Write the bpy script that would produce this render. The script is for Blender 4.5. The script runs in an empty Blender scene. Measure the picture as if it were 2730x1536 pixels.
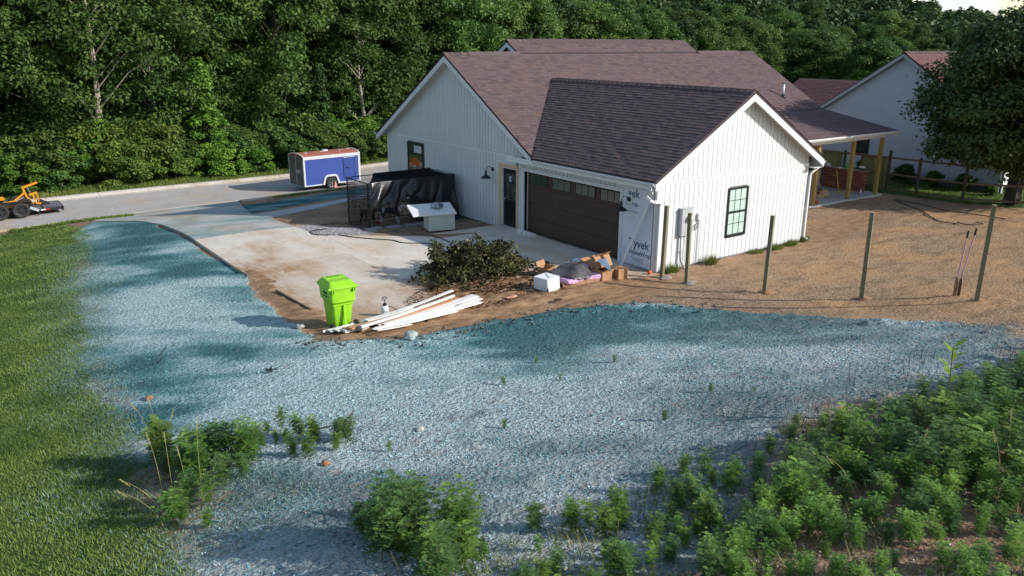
import bpy, bmesh, math, random
import numpy as np
from mathutils import Vector, Matrix, noise as mnoise
random.seed(7); rng=np.random.default_rng(7)
sc=bpy.context.scene; COL=sc.collection
# ---------------------------------------------------------------- camera
cam=bpy.data.cameras.new('camera'); camo=bpy.data.objects.new('camera',cam); COL.objects.link(camo)
CX,CY,CZ=-16.665,-15.976,6.459; YAW,PITCH,ROLL=0.6256,-0.2977,0.0037
_f=Vector((math.sin(YAW)*math.cos(PITCH),math.cos(YAW)*math.cos(PITCH),math.sin(PITCH)))
_r=Vector((math.cos(YAW),-math.sin(YAW),0)); _u=_r.cross(_f)
_r2=_r*math.cos(ROLL)+_u*math.sin(ROLL); _u2=-_r*math.sin(ROLL)+_u*math.cos(ROLL)
camo.matrix_world=Matrix(((_r2.x,_u2.x,-_f.x,CX),(_r2.y,_u2.y,-_f.y,CY),(_r2.z,_u2.z,-_f.z,CZ),(0,0,0,1)))
cam.lens=28.165; cam.sensor_width=36; cam.clip_end=3000; cam.clip_start=.1
sc.camera=camo
# ---------------------------------------------------------------- sky, sun, exposure
SUN_EL=math.radians(26.6); SUN_AZ=math.radians(140.5)     # azimuth clockwise from +Y
world=bpy.data.worlds.new('World'); sc.world=world; world.use_nodes=True
wn=world.node_tree; wn.nodes.clear()
wo=wn.nodes.new('ShaderNodeOutputWorld'); bg=wn.nodes.new('ShaderNodeBackground'); sky=wn.nodes.new('ShaderNodeTexSky')
sky.sky_type='NISHITA'; sky.sun_disc=False; sky.sun_elevation=SUN_EL; sky.sun_rotation=SUN_AZ; sky.altitude=200; sky.air_density=1.15; sky.dust_density=.6; sky.ozone_density=1.2
bg.inputs[1].default_value=0.15
geo=wn.nodes.new('ShaderNodeTexCoord'); mp=wn.nodes.new('ShaderNodeMapping'); mp.inputs['Scale'].default_value=(1,1,2.2)
cn=wn.nodes.new('ShaderNodeTexNoise'); cn.inputs['Scale'].default_value=7; cn.inputs['Detail'].default_value=9; cn.inputs['Roughness'].default_value=.55
cr=wn.nodes.new('ShaderNodeValToRGB'); cr.color_ramp.elements[0].position=.57; cr.color_ramp.elements[1].position=.68
cmix=wn.nodes.new('ShaderNodeMixRGB'); cmix.inputs['Color2'].default_value=(4.6,4.9,5.4,1)
wn.links.new(geo.outputs['Generated'],mp.inputs[0]); wn.links.new(mp.outputs[0],cn.inputs['Vector']); wn.links.new(cn.outputs[0],cr.inputs[0])
wn.links.new(cr.outputs[0],cmix.inputs['Fac']); wn.links.new(sky.outputs[0],cmix.inputs['Color1']); wn.links.new(cmix.outputs[0],bg.inputs[0]); wn.links.new(bg.outputs[0],wo.inputs[0])
sl=bpy.data.lights.new('sun','SUN'); so=bpy.data.objects.new('sun',sl); COL.objects.link(so)
sl.energy=4.3; sl.angle=math.radians(.5); sl.color=(1,.945,.875)
sd=Vector((math.sin(SUN_AZ)*math.cos(SUN_EL),math.cos(SUN_AZ)*math.cos(SUN_EL),math.sin(SUN_EL)))
so.rotation_euler=sd.to_track_quat('Z','Y').to_euler(); so.location=(20,-30,30)
sc.view_settings.view_transform='Standard'; sc.view_settings.look='None'; sc.view_settings.gamma=1; sc.view_settings.exposure=0.42
sc.cycles.max_bounces=6; sc.cycles.diffuse_bounces=3; sc.cycles.glossy_bounces=2; sc.cycles.transmission_bounces=3; sc.cycles.transparent_max_bounces=4
sc.cycles.use_denoising=True
# ---------------------------------------------------------------- helpers
def empty(name,loc=(0,0,0),rz=0):
    o=bpy.data.objects.new(name,None); COL.objects.link(o); o.location=loc; o.rotation_euler=(0,0,rz); o.empty_display_size=.2; return o
def tag(o,label=None,cat=None,group=None,kind=None):
    if label: o['label']=label
    if cat: o['category']=cat
    if group: o['group']=group
    if kind: o['kind']=kind
    return o
class MB:
    def __init__(s): s.v=[]; s.f=[]; s.m=[]; s.cur=0
    def add(s,vs,fs):
        n=len(s.v); s.v+= [tuple(v) for v in vs]; s.f+=[tuple(i+n for i in f) for f in fs]; s.m+=[s.cur]*len(fs); return s
    def box(s,lo,hi,M=None):
        x0,y0,z0=lo; x1,y1,z1=hi
        vs=[Vector(c) for c in ((x0,y0,z0),(x1,y0,z0),(x1,y1,z0),(x0,y1,z0),(x0,y0,z1),(x1,y0,z1),(x1,y1,z1),(x0,y1,z1))]
        if M is not None: vs=[M@v for v in vs]
        return s.add(vs,[(0,3,2,1),(4,5,6,7),(0,1,5,4),(1,2,6,5),(2,3,7,6),(3,0,4,7)])
    def hexa(s,b,t):   # 4 bottom pts, 4 top pts
        return s.add(list(b)+list(t),[(0,3,2,1),(4,5,6,7),(0,1,5,4),(1,2,6,5),(2,3,7,6),(3,0,4,7)])
    def bar(s,a,b,w,h,up=(0,0,1)):
        a=Vector(a);b=Vector(b);d=(b-a).normalized();u=Vector(up)
        if abs(d.dot(u))>.99: u=Vector((1,0,0))
        r=d.cross(u).normalized()*w/2; q=r.cross(d).normalized()*h/2
        return s.hexa([a-r-q,a+r-q,a+r+q,a-r+q],[b-r-q,b+r-q,b+r+q,b-r+q])
    def tube(s,pts,rad,n=8,caps=True):
        pts=[Vector(p) for p in pts]; rad=rad if hasattr(rad,'__len__') else [rad]*len(pts); vs=[];fs=[]; ref=None
        for i,p in enumerate(pts):
            d=(pts[min(i+1,len(pts)-1)]-pts[max(i-1,0)])
            d=d.normalized() if d.length>1e-9 else Vector((0,0,1))
            if ref is None: ref=Vector((0,0,1)) if abs(d.z)<.9 else Vector((1,0,0))
            a=d.cross(ref).normalized(); b=a.cross(d).normalized(); ref=b if abs(b.dot(d))<.9 else ref
            for k in range(n):
                t=2*math.pi*k/n; vs.append(p+(a*math.cos(t)+b*math.sin(t))*rad[i])
        for i in range(len(pts)-1):
            for k in range(n): fs.append((i*n+k,i*n+(k+1)%n,(i+1)*n+(k+1)%n,(i+1)*n+k))
        if caps: fs+=[tuple(range(n))[::-1],tuple((len(pts)-1)*n+k for k in range(n))]
        return s.add(vs,fs)
    def lathe(s,prof,n=20,M=None,capb=True,capt=True):
        vs=[];fs=[]
        for r,z in prof:
            for k in range(n):
                t=2*math.pi*k/n; v=Vector((r*math.cos(t),r*math.sin(t),z)); vs.append(M@v if M is not None else v)
        for i in range(len(prof)-1):
            for k in range(n): fs.append((i*n+k,i*n+(k+1)%n,(i+1)*n+(k+1)%n,(i+1)*n+k))
        if capb: fs.append(tuple(range(n))[::-1])
        if capt: fs.append(tuple((len(prof)-1)*n+k for k in range(n)))
        return s.add(vs,fs)
    def prism(s,poly,vec):
        vec=Vector(vec); a=[Vector(p) for p in poly]; n=len(a); b=[p+vec for p in a]
        return s.add(a+b,[tuple(range(n))[::-1],tuple(range(n,2*n))]+[(i,(i+1)%n,n+(i+1)%n,n+i) for i in range(n)])
    def mesh(s,name,mats,smooth=False,bev=0):
        me=bpy.data.meshes.new(name); me.from_pydata(s.v,[],s.f)
        for m in (mats if isinstance(mats,(list,tuple)) else [mats]): me.materials.append(m)
        me.polygons.foreach_set('material_index',s.m)
        bm=bmesh.new(); bm.from_mesh(me); bmesh.ops.recalc_face_normals(bm,faces=bm.faces)
        if bev:
            bmesh.ops.bevel(bm,geom=[e for e in bm.edges if len(e.link_faces)==2 and e.calc_face_angle(0)>.6],offset=bev,segments=2,affect='EDGES',profile=.7)
        bm.to_mesh(me); bm.free()
        if smooth: me.polygons.foreach_set('use_smooth',[True]*len(me.polygons))
        me.update(); return me
    def build(s,name,mats,parent=None,smooth=False,bev=0,loc=None):
        o=bpy.data.objects.new(name,s.mesh(name,mats,smooth,bev)); COL.objects.link(o)
        if parent is not None: o.parent=parent
        if loc is not None: o.location=loc
        return o
def link(name,me,parent=None,M=None):
    o=bpy.data.objects.new(name,me); COL.objects.link(o)
    if parent is not None: o.parent=parent
    if M is not None: o.matrix_local=M
    return o
def npmesh(name,V,F,mat,tone=None,smooth=False,k=4):
    V=np.asarray(V,np.float32); F=np.asarray(F,np.int32); me=bpy.data.meshes.new(name)
    me.vertices.add(len(V)); me.vertices.foreach_set('co',V.ravel()); n=len(F)
    me.loops.add(n*k); me.loops.foreach_set('vertex_index',F.ravel()); me.polygons.add(n)
    me.polygons.foreach_set('loop_start',np.arange(0,n*k,k,dtype=np.int32)); me.polygons.foreach_set('loop_total',np.full(n,k,np.int32))
    for m in (mat if isinstance(mat,(list,tuple)) else [mat]): me.materials.append(m)
    me.update(calc_edges=True)
    me.polygons.foreach_set('use_smooth',np.full(n,bool(smooth)))
    if tone is not None:
        a=me.attributes.new('tone','FLOAT','FACE'); a.data.foreach_set('value',np.asarray(tone,np.float32))
    return me
# ---------------------------------------------------------------- materials
def M_(name):
    m=bpy.data.materials.new(name); m.use_nodes=True; nt=m.node_tree; return m,nt,nt.nodes['Principled BSDF'],nt.nodes,nt.links
def mat(name,c,rough=.6,c2=None,scale=6,contrast=.5,bump=0,bscale=60,metal=0,spec=.4,detail=5,rnd=0,stretch=None,coord='Object'):
    m,nt,b,N,L=M_(name)
    b.inputs['Roughness'].default_value=rough; b.inputs['Metallic'].default_value=metal; b.inputs['Specular IOR Level'].default_value=spec
    b.inputs['Base Color'].default_value=(*c,1)
    tc=N.new('ShaderNodeTexCoord'); mpn=N.new('ShaderNodeMapping'); L.new(tc.outputs[coord],mpn.inputs[0])
    if stretch: mpn.inputs['Scale'].default_value=stretch
    col=None
    if c2 is not None:
        n=N.new('ShaderNodeTexNoise'); n.inputs['Scale'].default_value=scale; n.inputs['Detail'].default_value=detail; n.inputs['Roughness'].default_value=.6
        L.new(mpn.outputs[0],n.inputs['Vector']); r=N.new('ShaderNodeMapRange'); r.inputs[1].default_value=.5-contrast/2*.5; r.inputs[2].default_value=.5+contrast/2*.5
        L.new(n.outputs[0],r.inputs[0]); mx=N.new('ShaderNodeMixRGB'); mx.inputs[1].default_value=(*c,1); mx.inputs[2].default_value=(*c2,1); L.new(r.outputs[0],mx.inputs[0]); col=mx.outputs[0]
    if rnd:
        oi=N.new('ShaderNodeObjectInfo'); hs=N.new('ShaderNodeHueSaturation'); r=N.new('ShaderNodeMapRange'); r.inputs[3].default_value=1-rnd; r.inputs[4].default_value=1+rnd
        L.new(oi.outputs['Random'],r.inputs[0]); L.new(r.outputs[0],hs.inputs['Value'])
        if col: L.new(col,hs.inputs['Color'])
        else: hs.inputs['Color'].default_value=(*c,1)
        col=hs.outputs[0]
    if col: L.new(col,b.inputs['Base Color'])
    if bump:
        n=N.new('ShaderNodeTexNoise'); n.inputs['Scale'].default_value=bscale; n.inputs['Detail'].default_value=4; L.new(mpn.outputs[0],n.inputs['Vector'])
        bn=N.new('ShaderNodeBump'); bn.inputs['Strength'].default_value=bump; bn.inputs['Distance'].default_value=.02; L.new(n.outputs[0],bn.inputs['Height']); L.new(bn.outputs[0],b.inputs['Normal'])
    return m
def leafmat(name,ca,cb,trans=.25,cc=None,noise=1.2,rnd=.25,rough=.55):
    """foliage: colour varies with the face's own tone, clump noise and the individual"""
    m,nt,b,N,L=M_(name)
    at=N.new('ShaderNodeAttribute'); at.attribute_name='tone'
    tc=N.new('ShaderNodeTexCoord'); n=N.new('ShaderNodeTexNoise'); n.inputs['Scale'].default_value=noise; n.inputs['Detail'].default_value=2; L.new(tc.outputs['Object'],n.inputs['Vector'])
    ad=N.new('ShaderNodeMath'); ad.operation='MULTIPLY_ADD'; ad.inputs[1].default_value=.55; L.new(at.outputs['Fac'],ad.inputs[0]); 
    sb=N.new('ShaderNodeMath'); sb.operation='MULTIPLY_ADD'; sb.inputs[1].default_value=1.6; sb.inputs[2].default_value=-.55; L.new(n.outputs[0],sb.inputs[0]); L.new(sb.outputs[0],ad.inputs[2])
    mx=N.new('ShaderNodeValToRGB'); e=mx.color_ramp.elements; e[0].color=(*ca,1); e[1].color=(*cb,1); e[0].position=.05; e[1].position=.85
    if cc: q=mx.color_ramp.elements.new(.5); q.color=(*cc,1)
    L.new(ad.outputs[0],mx.inputs[0])
    oi=N.new('ShaderNodeObjectInfo'); hs=N.new('ShaderNodeHueSaturation'); r=N.new('ShaderNodeMapRange'); r.inputs[3].default_value=1-rnd; r.inputs[4].default_value=1+rnd; L.new(oi.outputs['Random'],r.inputs[0]); L.new(r.outputs[0],hs.inputs['Value'])
    r2=N.new('ShaderNodeMapRange'); r2.inputs[3].default_value=.485; r2.inputs[4].default_value=.515
    fr=N.new('ShaderNodeMath'); fr.operation='FRACT'; ml=N.new('ShaderNodeMath'); ml.operation='MULTIPLY'; ml.inputs[1].default_value=7.31; L.new(oi.outputs['Random'],ml.inputs[0]); L.new(ml.outputs[0],fr.inputs[0]); L.new(fr.outputs[0],r2.inputs[0]); L.new(r2.outputs[0],hs.inputs['Hue'])
    L.new(mx.outputs[0],hs.inputs['Color']); L.new(hs.outputs[0],b.inputs['Base Color']); b.inputs['Roughness'].default_value=rough; b.inputs['Specular IOR Level'].default_value=.25
    if trans:
        t=N.new('ShaderNodeBsdfTranslucent'); L.new(hs.outputs[0],t.inputs[0]); ms=N.new('ShaderNodeMixShader'); ms.inputs[0].default_value=trans
        L.new(b.outputs[0],ms.inputs[1]); L.new(t.outputs[0],ms.inputs[2]); L.new(ms.outputs[0],N['Material Output'].inputs[0])
    return m
WHITE=mat('white_siding',(.60,.605,.61),.5,(.56,.565,.565),3,.8,.04,90,rnd=.03)
TRIM=mat('white_trim',(.66,.66,.66),.45,(.62,.62,.61),5,.6)
GAP=mat('siding_groove',(.19,.19,.195),.8)
BLACK=mat('black_frame',(.012,.014,.016),.35)
DARK=mat('dark_interior',(.01,.011,.013),.5)
STEEL=mat('grey_steel',(.42,.45,.46),.45,(.36,.39,.4),8,.5,metal=.2)
CHROME=mat('bright_metal',(.6,.6,.6),.25,metal=.9)
RUBBER=mat('rubber',(.018,.018,.019),.8,(.035,.032,.028),12,.8)
CONC=None
CTRL=[(0.07,0.03,-0.05),(7.21,0.05,-0.08),(0.18,1.70,-0.02),(0.09,6.47,0.00),(-6.66,2.55,-0.02),(-9.43,1.17,0.00),(-8.18,1.68,0.00),(-6.13,0.21,0.03),(-3.84,0.28,0.03),(-1.68,0.43,0.00),(-0.29,7.91,-0.05),(-2.79,8.14,-0.03),(-4.78,9.25,-0.03),(0.25,11.25,-0.30),(-2.83,10.83,-0.22),(-4.03,12.10,-0.30),(-1.85,14.39,-0.35),(-4.66,13.65,-0.20),(0.55,17.92,-0.50),(-6.58,7.30,0.00),(-6.26,10.33,0.00),(-9.71,7.16,-0.03),(-9.72,12.38,-0.05),(-9.60,7.00,0.00),(-8.21,9.89,0.00),(-6.31,11.41,-0.02),(-7.02,14.17,-0.15),(-10.28,5.81,-0.06),(-10.14,14.03,-0.15),(-9.84,19.06,-0.55),(-11.45,17.68,-0.60),(-11.94,20.61,-0.85),(-13.78,20.45,-1.20),(-14.41,24.05,-1.38),(-15.03,16.03,-0.95),(-15.51,9.86,-0.60),(-15.63,5.28,-0.30),(-13.46,9.21,-0.35),(-14.12,5.00,-0.15),(-11.78,7.47,-0.10),(-10.94,6.35,-0.08),(-11.58,2.85,0.05),(-12.71,1.85,0.12),(-10.69,1.23,0.15),(-13.96,-0.36,0.30),(-16.12,-0.32,0.10),(-16.35,-3.11,0.35),(-16.46,-6.39,0.70),(-15.42,-4.93,0.60),(-13.11,-2.28,0.40),(-14.10,-5.68,0.80),(-14.47,-8.32,1.10),(-13.62,-9.34,1.25),(-10.86,-0.12,0.22),(-10.55,-0.84,0.36),(-9.84,-1.68,0.40),(-9.07,-1.89,0.38),(-8.40,-2.01,0.33),(-6.79,-1.36,0.12),(-4.86,-1.02,0.05),(-3.15,-1.21,0.03),(-2.35,-1.78,0.03),(-12.34,-2.07,0.50),(-11.25,-2.99,0.55),(-10.17,-3.89,0.60),(-8.25,-3.52,0.40),(-11.82,-6.87,0.90),(-10.78,-7.72,0.95),(-12.19,-10.05,1.30),(-7.52,-6.06,0.70),(-10.60,-9.48,1.15),(-6.32,-7.62,0.95),(-9.72,-10.51,1.35),(-4.18,-8.37,1.05),(-9.01,-11.52,1.60),(-10.38,-12.42,1.70),(-2.63,-10.23,1.30),(-7.82,-12.79,1.80),(-9.23,-13.57,1.90),(-0.30,-0.63,0.00),(-0.14,-1.42,0.00),(0.64,-3.43,0.10),(1.52,-5.67,0.35),(2.32,-7.98,0.75),(-2.91,-3.61,0.15),(-1.68,-4.83,0.25),(-1.12,-6.41,0.50),(-0.32,-8.46,0.85),(5.10,-2.33,0.00),(6.64,-3.85,0.10),(8.23,-6.31,0.40),(15.61,-3.20,0.00),(15.36,-0.54,-0.15),(15.80,1.25,-0.20),(19.83,4.24,-0.30),(20.16,0.85,-0.30),(21.23,-0.83,-0.30),(9.77,1.41,-0.10),(13.63,2.46,-0.15),(2.00,27.00,-1.22),(8.00,26.00,-0.95),(18.00,26.00,-0.60),(-14.00,26.50,-1.36),(-8.00,26.50,-1.30),(-22.00,27.00,-1.50),(-35.00,27.00,-1.80),(30.00,24.00,-0.50),(-9.50,24.00,-1.28),(-4.00,24.00,-1.20),(3.00,24.00,-1.08),(-14.00,32.00,-1.20),(0.00,32.00,-1.10),(14.00,32.00,-0.80),(-30.00,34.00,-1.30),(-10.00,38.00,-0.80),(10.00,38.00,-0.60),(30.00,36.00,-0.50),(-6.00,21.00,-0.95),(-1.00,21.00,-0.85),(-10.00,20.50,-0.85),(0.00,18.50,-0.60),(4.00,20.00,-0.70),(10.00,20.00,-0.60),(-20.00,10.00,-0.90),(-26.00,0.00,-0.60),(-30.00,14.00,-1.40),(-26.00,-12.00,0.20),(-20.00,-22.00,1.30),(-12.00,-20.00,1.90),(-4.00,-18.00,2.20),(6.00,-14.00,1.80),(16.00,-10.00,0.90),(26.00,-14.00,0.60),(-10.00,-30.00,2.50),(10.00,-30.00,2.20),(10.00,2.00,-0.12),(12.50,3.20,-0.05),(15.00,3.20,-0.06),(17.70,3.30,-0.10),(18.60,5.00,-0.30),(24.00,0.00,-0.40),(24.00,6.00,-0.40),(24.00,12.00,-0.40),(35.00,0.00,-0.30),(35.00,14.00,-0.40),(60.00,0.00,0.00),(60.00,25.00,-0.40),(10.00,12.00,-0.10),(4.00,12.00,-0.10),(-40.00,-20.00,0.00),(40.00,-30.00,1.00),(-60.00,10.00,-2.00),(-60.00,40.00,-2.00),(60.00,-40.00,1.00)]
# ---------------------------------------------------------------- terrain height
_A=np.array(CTRL); _X=_A[:,:2]
def _fit():
    D=np.linalg.norm(_X[:,None]-_X[None],axis=2); n=len(_A); M=np.zeros((n+3,n+3))
    M[:n,:n]=-D-np.eye(n)*.1; M[:n,n]=1; M[:n,n+1:]=_X; M[n,:n]=1; M[n+1:,:n]=_X.T
    b=np.zeros(n+3); b[:n]=_A[:,2]; return np.linalg.solve(M,b)
_W=_fit()
def hz(x,y):
    x=np.asarray(x,float); y=np.asarray(y,float); s=x.shape; x=x.ravel(); y=y.ravel(); out=np.empty(len(x))
    for i in range(0,len(x),20000):
        X=x[i:i+20000];Y=y[i:i+20000]
        D=np.sqrt((X[:,None]-_X[None,:,0])**2+(Y[:,None]-_X[None,:,1])**2+.25)
        out[i:i+20000]=-(D@_W[:-3])+_W[-3]+_W[-2]*X+_W[-1]*Y
    return out.reshape(s)
def H(x,y): return float(hz(np.array([x]),np.array([y]))[0])
def ss(a,b,x): t=np.clip((x-a)/(b-a),0,1); return t*t*(3-2*t)
def farz(x,y):
    dx=x-CX; dy=y-CY; d=np.hypot(dx,dy); az=np.degrees(np.arctan2(dx,dy))
    e=np.interp(az,[-40,0,30,42,52,60,66,70,90,130,180],[7,7.5,7.5,6.2,4.6,3.2,1.9,1.0,.4,1,1])
    zt=CZ+320*np.tan(np.radians(e))-11.5
    val=np.interp(az,[0,25,45,60,90],[1.5,.5,-2.0,-3.0,-1.5])
    z=-1.0+(val+1.0)*ss(50,100,d); z=z+(zt-z)*np.clip((d-95)/225,0,1)**1.15
    z=z*1.0 + ss(320,700,d)*10*np.clip(e-3,0,5)
    b=ss(120,170,np.abs(az-30)); return z*(1-b)+b*1.0
def ground(x,y):
    x=np.asarray(x,float);y=np.asarray(y,float)
    w=ss(34,44,y); w=np.maximum(w,ss(44,62,np.abs(x-2))); w=np.maximum(w,ss(28,44,-y))
    return hz(x,y)*(1-w)+farz(x,y)*w
def GZ(x,y): return float(ground(np.array([x]),np.array([y]))[0])
# value noise in numpy
_perm=rng.permutation(4096)
def vn(x,y,s,seed=0):
    x=x/s+seed*17.3; y=y/s+seed*9.1; i=np.floor(x).astype(int); j=np.floor(y).astype(int); fx=x-i; fy=y-j; fx=fx*fx*(3-2*fx); fy=fy*fy*(3-2*fy)
    h=lambda a,b: _perm[(_perm[a&4095]+b)&4095]/4095.
    return (h(i,j)*(1-fx)+h(i+1,j)*fx)*(1-fy)+(h(i,j+1)*(1-fx)+h(i+1,j+1)*fx)*fy
def fbm(x,y,s,o=4,seed=0):
    t=0;a=1;n=0
    for k in range(o): t=t+a*vn(x,y,s/2**k,seed+k); n+=a; a*=.55
    return t/n
def sdist(x,y,poly):
    """signed distance, positive inside"""
    P=np.array(poly); x=np.asarray(x,float); y=np.asarray(y,float); d=np.full(x.shape,1e9); ins=np.zeros(x.shape,bool)
    for k in range(len(P)):
        a=P[k]; b=P[(k+1)%len(P)]; e=b-a; t=np.clip(((x-a[0])*e[0]+(y-a[1])*e[1])/(e@e+1e-12),0,1)
        d=np.minimum(d,np.hypot(x-a[0]-t*e[0],y-a[1]-t*e[1]))
        c=((a[1]>y)!=(b[1]>y)); xi=a[0]+(y-a[1])*e[0]/(e[1] if e[1] else 1e-12); ins^=c&(x<xi)
    return np.where(ins,d,-d)
TEAL=[(-11.4,22.6),(-9.9,19.3),(-9.9,12.27),(-9.87,7.07),(-10.27,3.98),(-10.55,1.62),(-10.50,-0.56),(-9.18,-1.5),(-7.82,-1.3),(-6.69,-1.21),(-4.50,-1.32),(-2.47,-1.91),(-1.49,-3.54),(-0.61,-6.07),(0.19,-8.21),(0.38,-9.78),(-4.26,-11.64),(-5.57,-10.9),(-7.54,-10.3),(-9.5,-11.0),(-10.87,-11.6),(-12.12,-11.2),(-12.82,-11.2),(-15.3,-9.6),(-14.9,-7.6),(-14.5,-6.8),(-14.5,-5.6),(-14.85,-4.2),(-14.85,-1.51),(-15.03,1.96),(-14.53,3.91),(-13.94,9.31),(-13.1,13.06),(-12.7,18.9)]
TSTRIP=[(-7.85,22.0),(-7.05,16.8),(-6.40,16.9),(-3.76,18.87),(0.0,20.3),(4,22.0),(8,23.2),(3.4,23.5),(-.5,22.7),(-3.4,22.3),(-6.10,22.3)]
TROAD=[(-10.9,29.0),(-9.0,29.4),(-8.0,28.2),(-7.2,25.8),(-6.4,23.2),(-6.98,16.9),(-9.2,17.6),(-9.66,20.65),(-9.9,24.47)]
MUD=[(-9.85,7.6),(-9.5,7.4),(-9.2,6.2),(-9.25,5.0),(-9.4,4.0),(-9.5,2.6),(-9.2,1.6),(-8.8,0.5),(-8.07,0.2),(-6.96,0.94),(-6.67,2.24),(-6.14,2.9),(-5.35,1.9),(-2.84,2.1),(-2.69,0.75),(-1.27,0.0),(0.0,-0.2),(0.3,-1.35),(-2.35,-1.78),(-4.42,-1.43),(-6.66,-1.46),(-7.96,-1.56),(-9.12,-1.75),(-10.5,-0.62),(-10.6,1.70),(-10.35,4.04)]
GRAVEL=[(-6.5,12.0),(-5.7,12.3),(-4.4,11.0),(-4.2,9.6),(-4.9,9.0),(-6.3,10.0)]
DIRTK=[(-6.30,14.99),(-4.52,16.86),(-1.77,18.20),(0.37,18.87),(0.48,11.56),(-0.1,7.9),(-0.60,7.8),(-3.69,8.2),(-6.30,10.3)]
LAWN=[(-14.4,23.3),(-12.4,23.4),(-12.2,18),(-13.2,13),(-13.94,9.31),(-14.53,3.91),(-15.03,1.96),(-14.85,-1.51),(-15.05,-4.0),(-15.3,-6.4),(-15.4,-8),(-15.7,-12),(-18,-22),(-60,-22),(-60,23)]
YARD=[(1.0,-.3),(7.3,.05),(9,3.2),(18,3.2),(19.4,1.5),(20.2,-1),(22,-4),(30,-6),(30,-18),(4,-18),(.4,-9.78),(-.61,-6.07),(-1.49,-3.54),(-2.47,-1.9),(-.6,-1.2)]
STRAW=[(1.6,-2.2),(9.0,-1.0),(15.5,.6),(19.8,.6),(21.5,-2.5),(26,-6),(22,-14),(4,-14),(.6,-9),(-.3,-6)]
PATH=[(7.4,.3),(9.5,1.2),(14.25,2.2),(15.3,1.2),(9.5,-.5),(5,-1.5),(1.0,-1.42),(0.5,-0.46),(3,-.45)]
NLAWN=[(19.6,8),(19.4,1.8),(20.6,-1.2),(24,-3),(40,-3),(60,-1),(60,14),(30,16)]
BGRASS=[(-60,30.4),(-11,30.2),(0,30.1),(10,29.8),(60,29),(60,34),(-60,34)]
SLABS=[[(-9.85,-.3),(-.0,-.3),(-.0,7.95),(-2.85,8.0),(-4.84,9.1),(-6.35,10.4),(-6.35,16.9),(-9.85,16.9)],[(-9.85,16.9),(-6.35,16.9),(-4.6,24.1),(-11.6,24.1)],[(-6.35,14.6),(-1.9,17.5),(5,20.4),(5,21.4),(-2.4,18.6),(-6.35,16.3)],[(-60,24.1),(60,24.1),(60,29.9),(-60,29.9)],[(7.1,3.3),(17.75,3.3),(17.75,8),(7.1,8)]]
def masks(x,y):
    wob=(fbm(x,y,1.6,4,3)-.5)*1.3; wob2=(fbm(x,y,.35,3,9)-.5)*.5
    m={}
    d=sdist(x,y,TEAL); lft=ss(-12.6,-13.6,x); bot=ss(-8.6,-10.2,y)
    soft=.12+1.3*np.maximum(lft,bot)
    m['teal']=ss(-soft,soft,d+wob*np.maximum(.32,np.maximum(lft,bot)*1.1)+wob2*.9)
    m['teal']=np.maximum(m['teal'],ss(-.25,.25,sdist(x,y,TSTRIP)+wob2))
    m['teal']=np.maximum(m['teal'],.5*ss(-.5,.5,sdist(x,y,TROAD)+wob))
    m['mud']=ss(-.35,.45,sdist(x,y,MUD)+wob*.55+wob2*.9)*(1-ss(.3,.7,m['teal']))
    m['mud']=np.maximum(m['mud'],.75*ss(-.5,.5,sdist(x,y,PATH)+wob*.7+wob2)*(1-ss(.3,.7,m['teal'])))
    m['gravel']=ss(-.35,.35,sdist(x,y,GRAVEL)+wob*.6)
    m['lawn']=ss(-.35,.35,sdist(x,y,LAWN)+wob*.7+wob2)
    m['lawn']=np.maximum(m['lawn'],ss(-.2,.2,sdist(x,y,NLAWN)+wob2)); m['lawn']=np.maximum(m['lawn'],ss(-.3,.3,sdist(x,y,BGRASS)+wob2))
    m['straw']=ss(-.7,.7,sdist(x,y,STRAW)+wob)
    return m
# colour strength of the sprayed dye: streaks, with paler and deeper patches
PALE=[(-12.72,10.52,.9),(-13.06,7.01,1.3),(-12.70,1.86,1.6),(-13.48,3.91,1.4),(-11.74,1.74,.9),(-12.32,-2.01,1.6),(-12.14,-3.42,1.4),(-11.91,-5.86,1.4),(-10.40,-4.96,1.6),(-10.24,-2.2,.9),(-7.29,-6.31,1.8),(-5.90,-5.88,1.4),(-9.4,-7.5,1.6),(-4.9,-8.0,1.0)]
DEEP=[(-10.6,14.24,2.4),(-10.25,8.76,1.3),(-10.44,5.00,1.0),(-11.30,8.13,.9),(-5.71,-2.79,1.3),(-3.90,-3.0,1.2),(-3.27,-5.0,1.3),(-2.29,-6.27,1.0),(-7.10,-2.4,1.1),(-14.6,-.4,.9),(-13.9,-1.9,.8),(-9.38,-3.22,.7),(-1.2,-7.5,.8),(-11.24,-1.11,.7),(-3.5,20.3,3),(-11.9,11.5,1.0),(-12,-.2,.7)]
def dye(x,y):
    u=x*.81-y*.586; v=x*.586+y*.81
    n=(fbm(u*.45,v*1.15,1.1,5,21)-.5)*2.1
    t=.52+n*1.35
    for a,b,r in PALE: t=t-.42*np.exp(-((x-a)**2+(y-b)**2)/r**2)
    for a,b,r in DEEP: t=t+.58*np.exp(-((x-a)**2+(y-b)**2)/r**2)
    return np.clip(t,0,1)
def gaxis(lo,hi,segs):
    out=[lo]
    while out[-1]<hi:
        p=out[-1]; st=8
        for a,b,s in segs:
            dd=max(a-p,p-b,0); st=min(st,s+dd*.10)
        out.append(p+st)
    return np.array(out)
gx=gaxis(-420,560,[(-17,4,.095),(-20,22,.25)]); gy=gaxis(-160,620,[(-13,1.2,.095),(-14,26,.2)])
XX,YY=np.meshgrid(gx,gy); ZZ=ground(XX,YY)
near=(XX>-30)&(XX<32)&(YY>-20)&(YY<36)
mk={k:np.zeros(XX.shape) for k in ('teal','mud','gravel','lawn','straw','dye')}
mm=masks(XX[near],YY[near])
for k,v in mm.items(): mk[k][near]=v
mk['dye'][near]=dye(XX[near],YY[near])
far=~near; mk['lawn'][far]=.8
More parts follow.
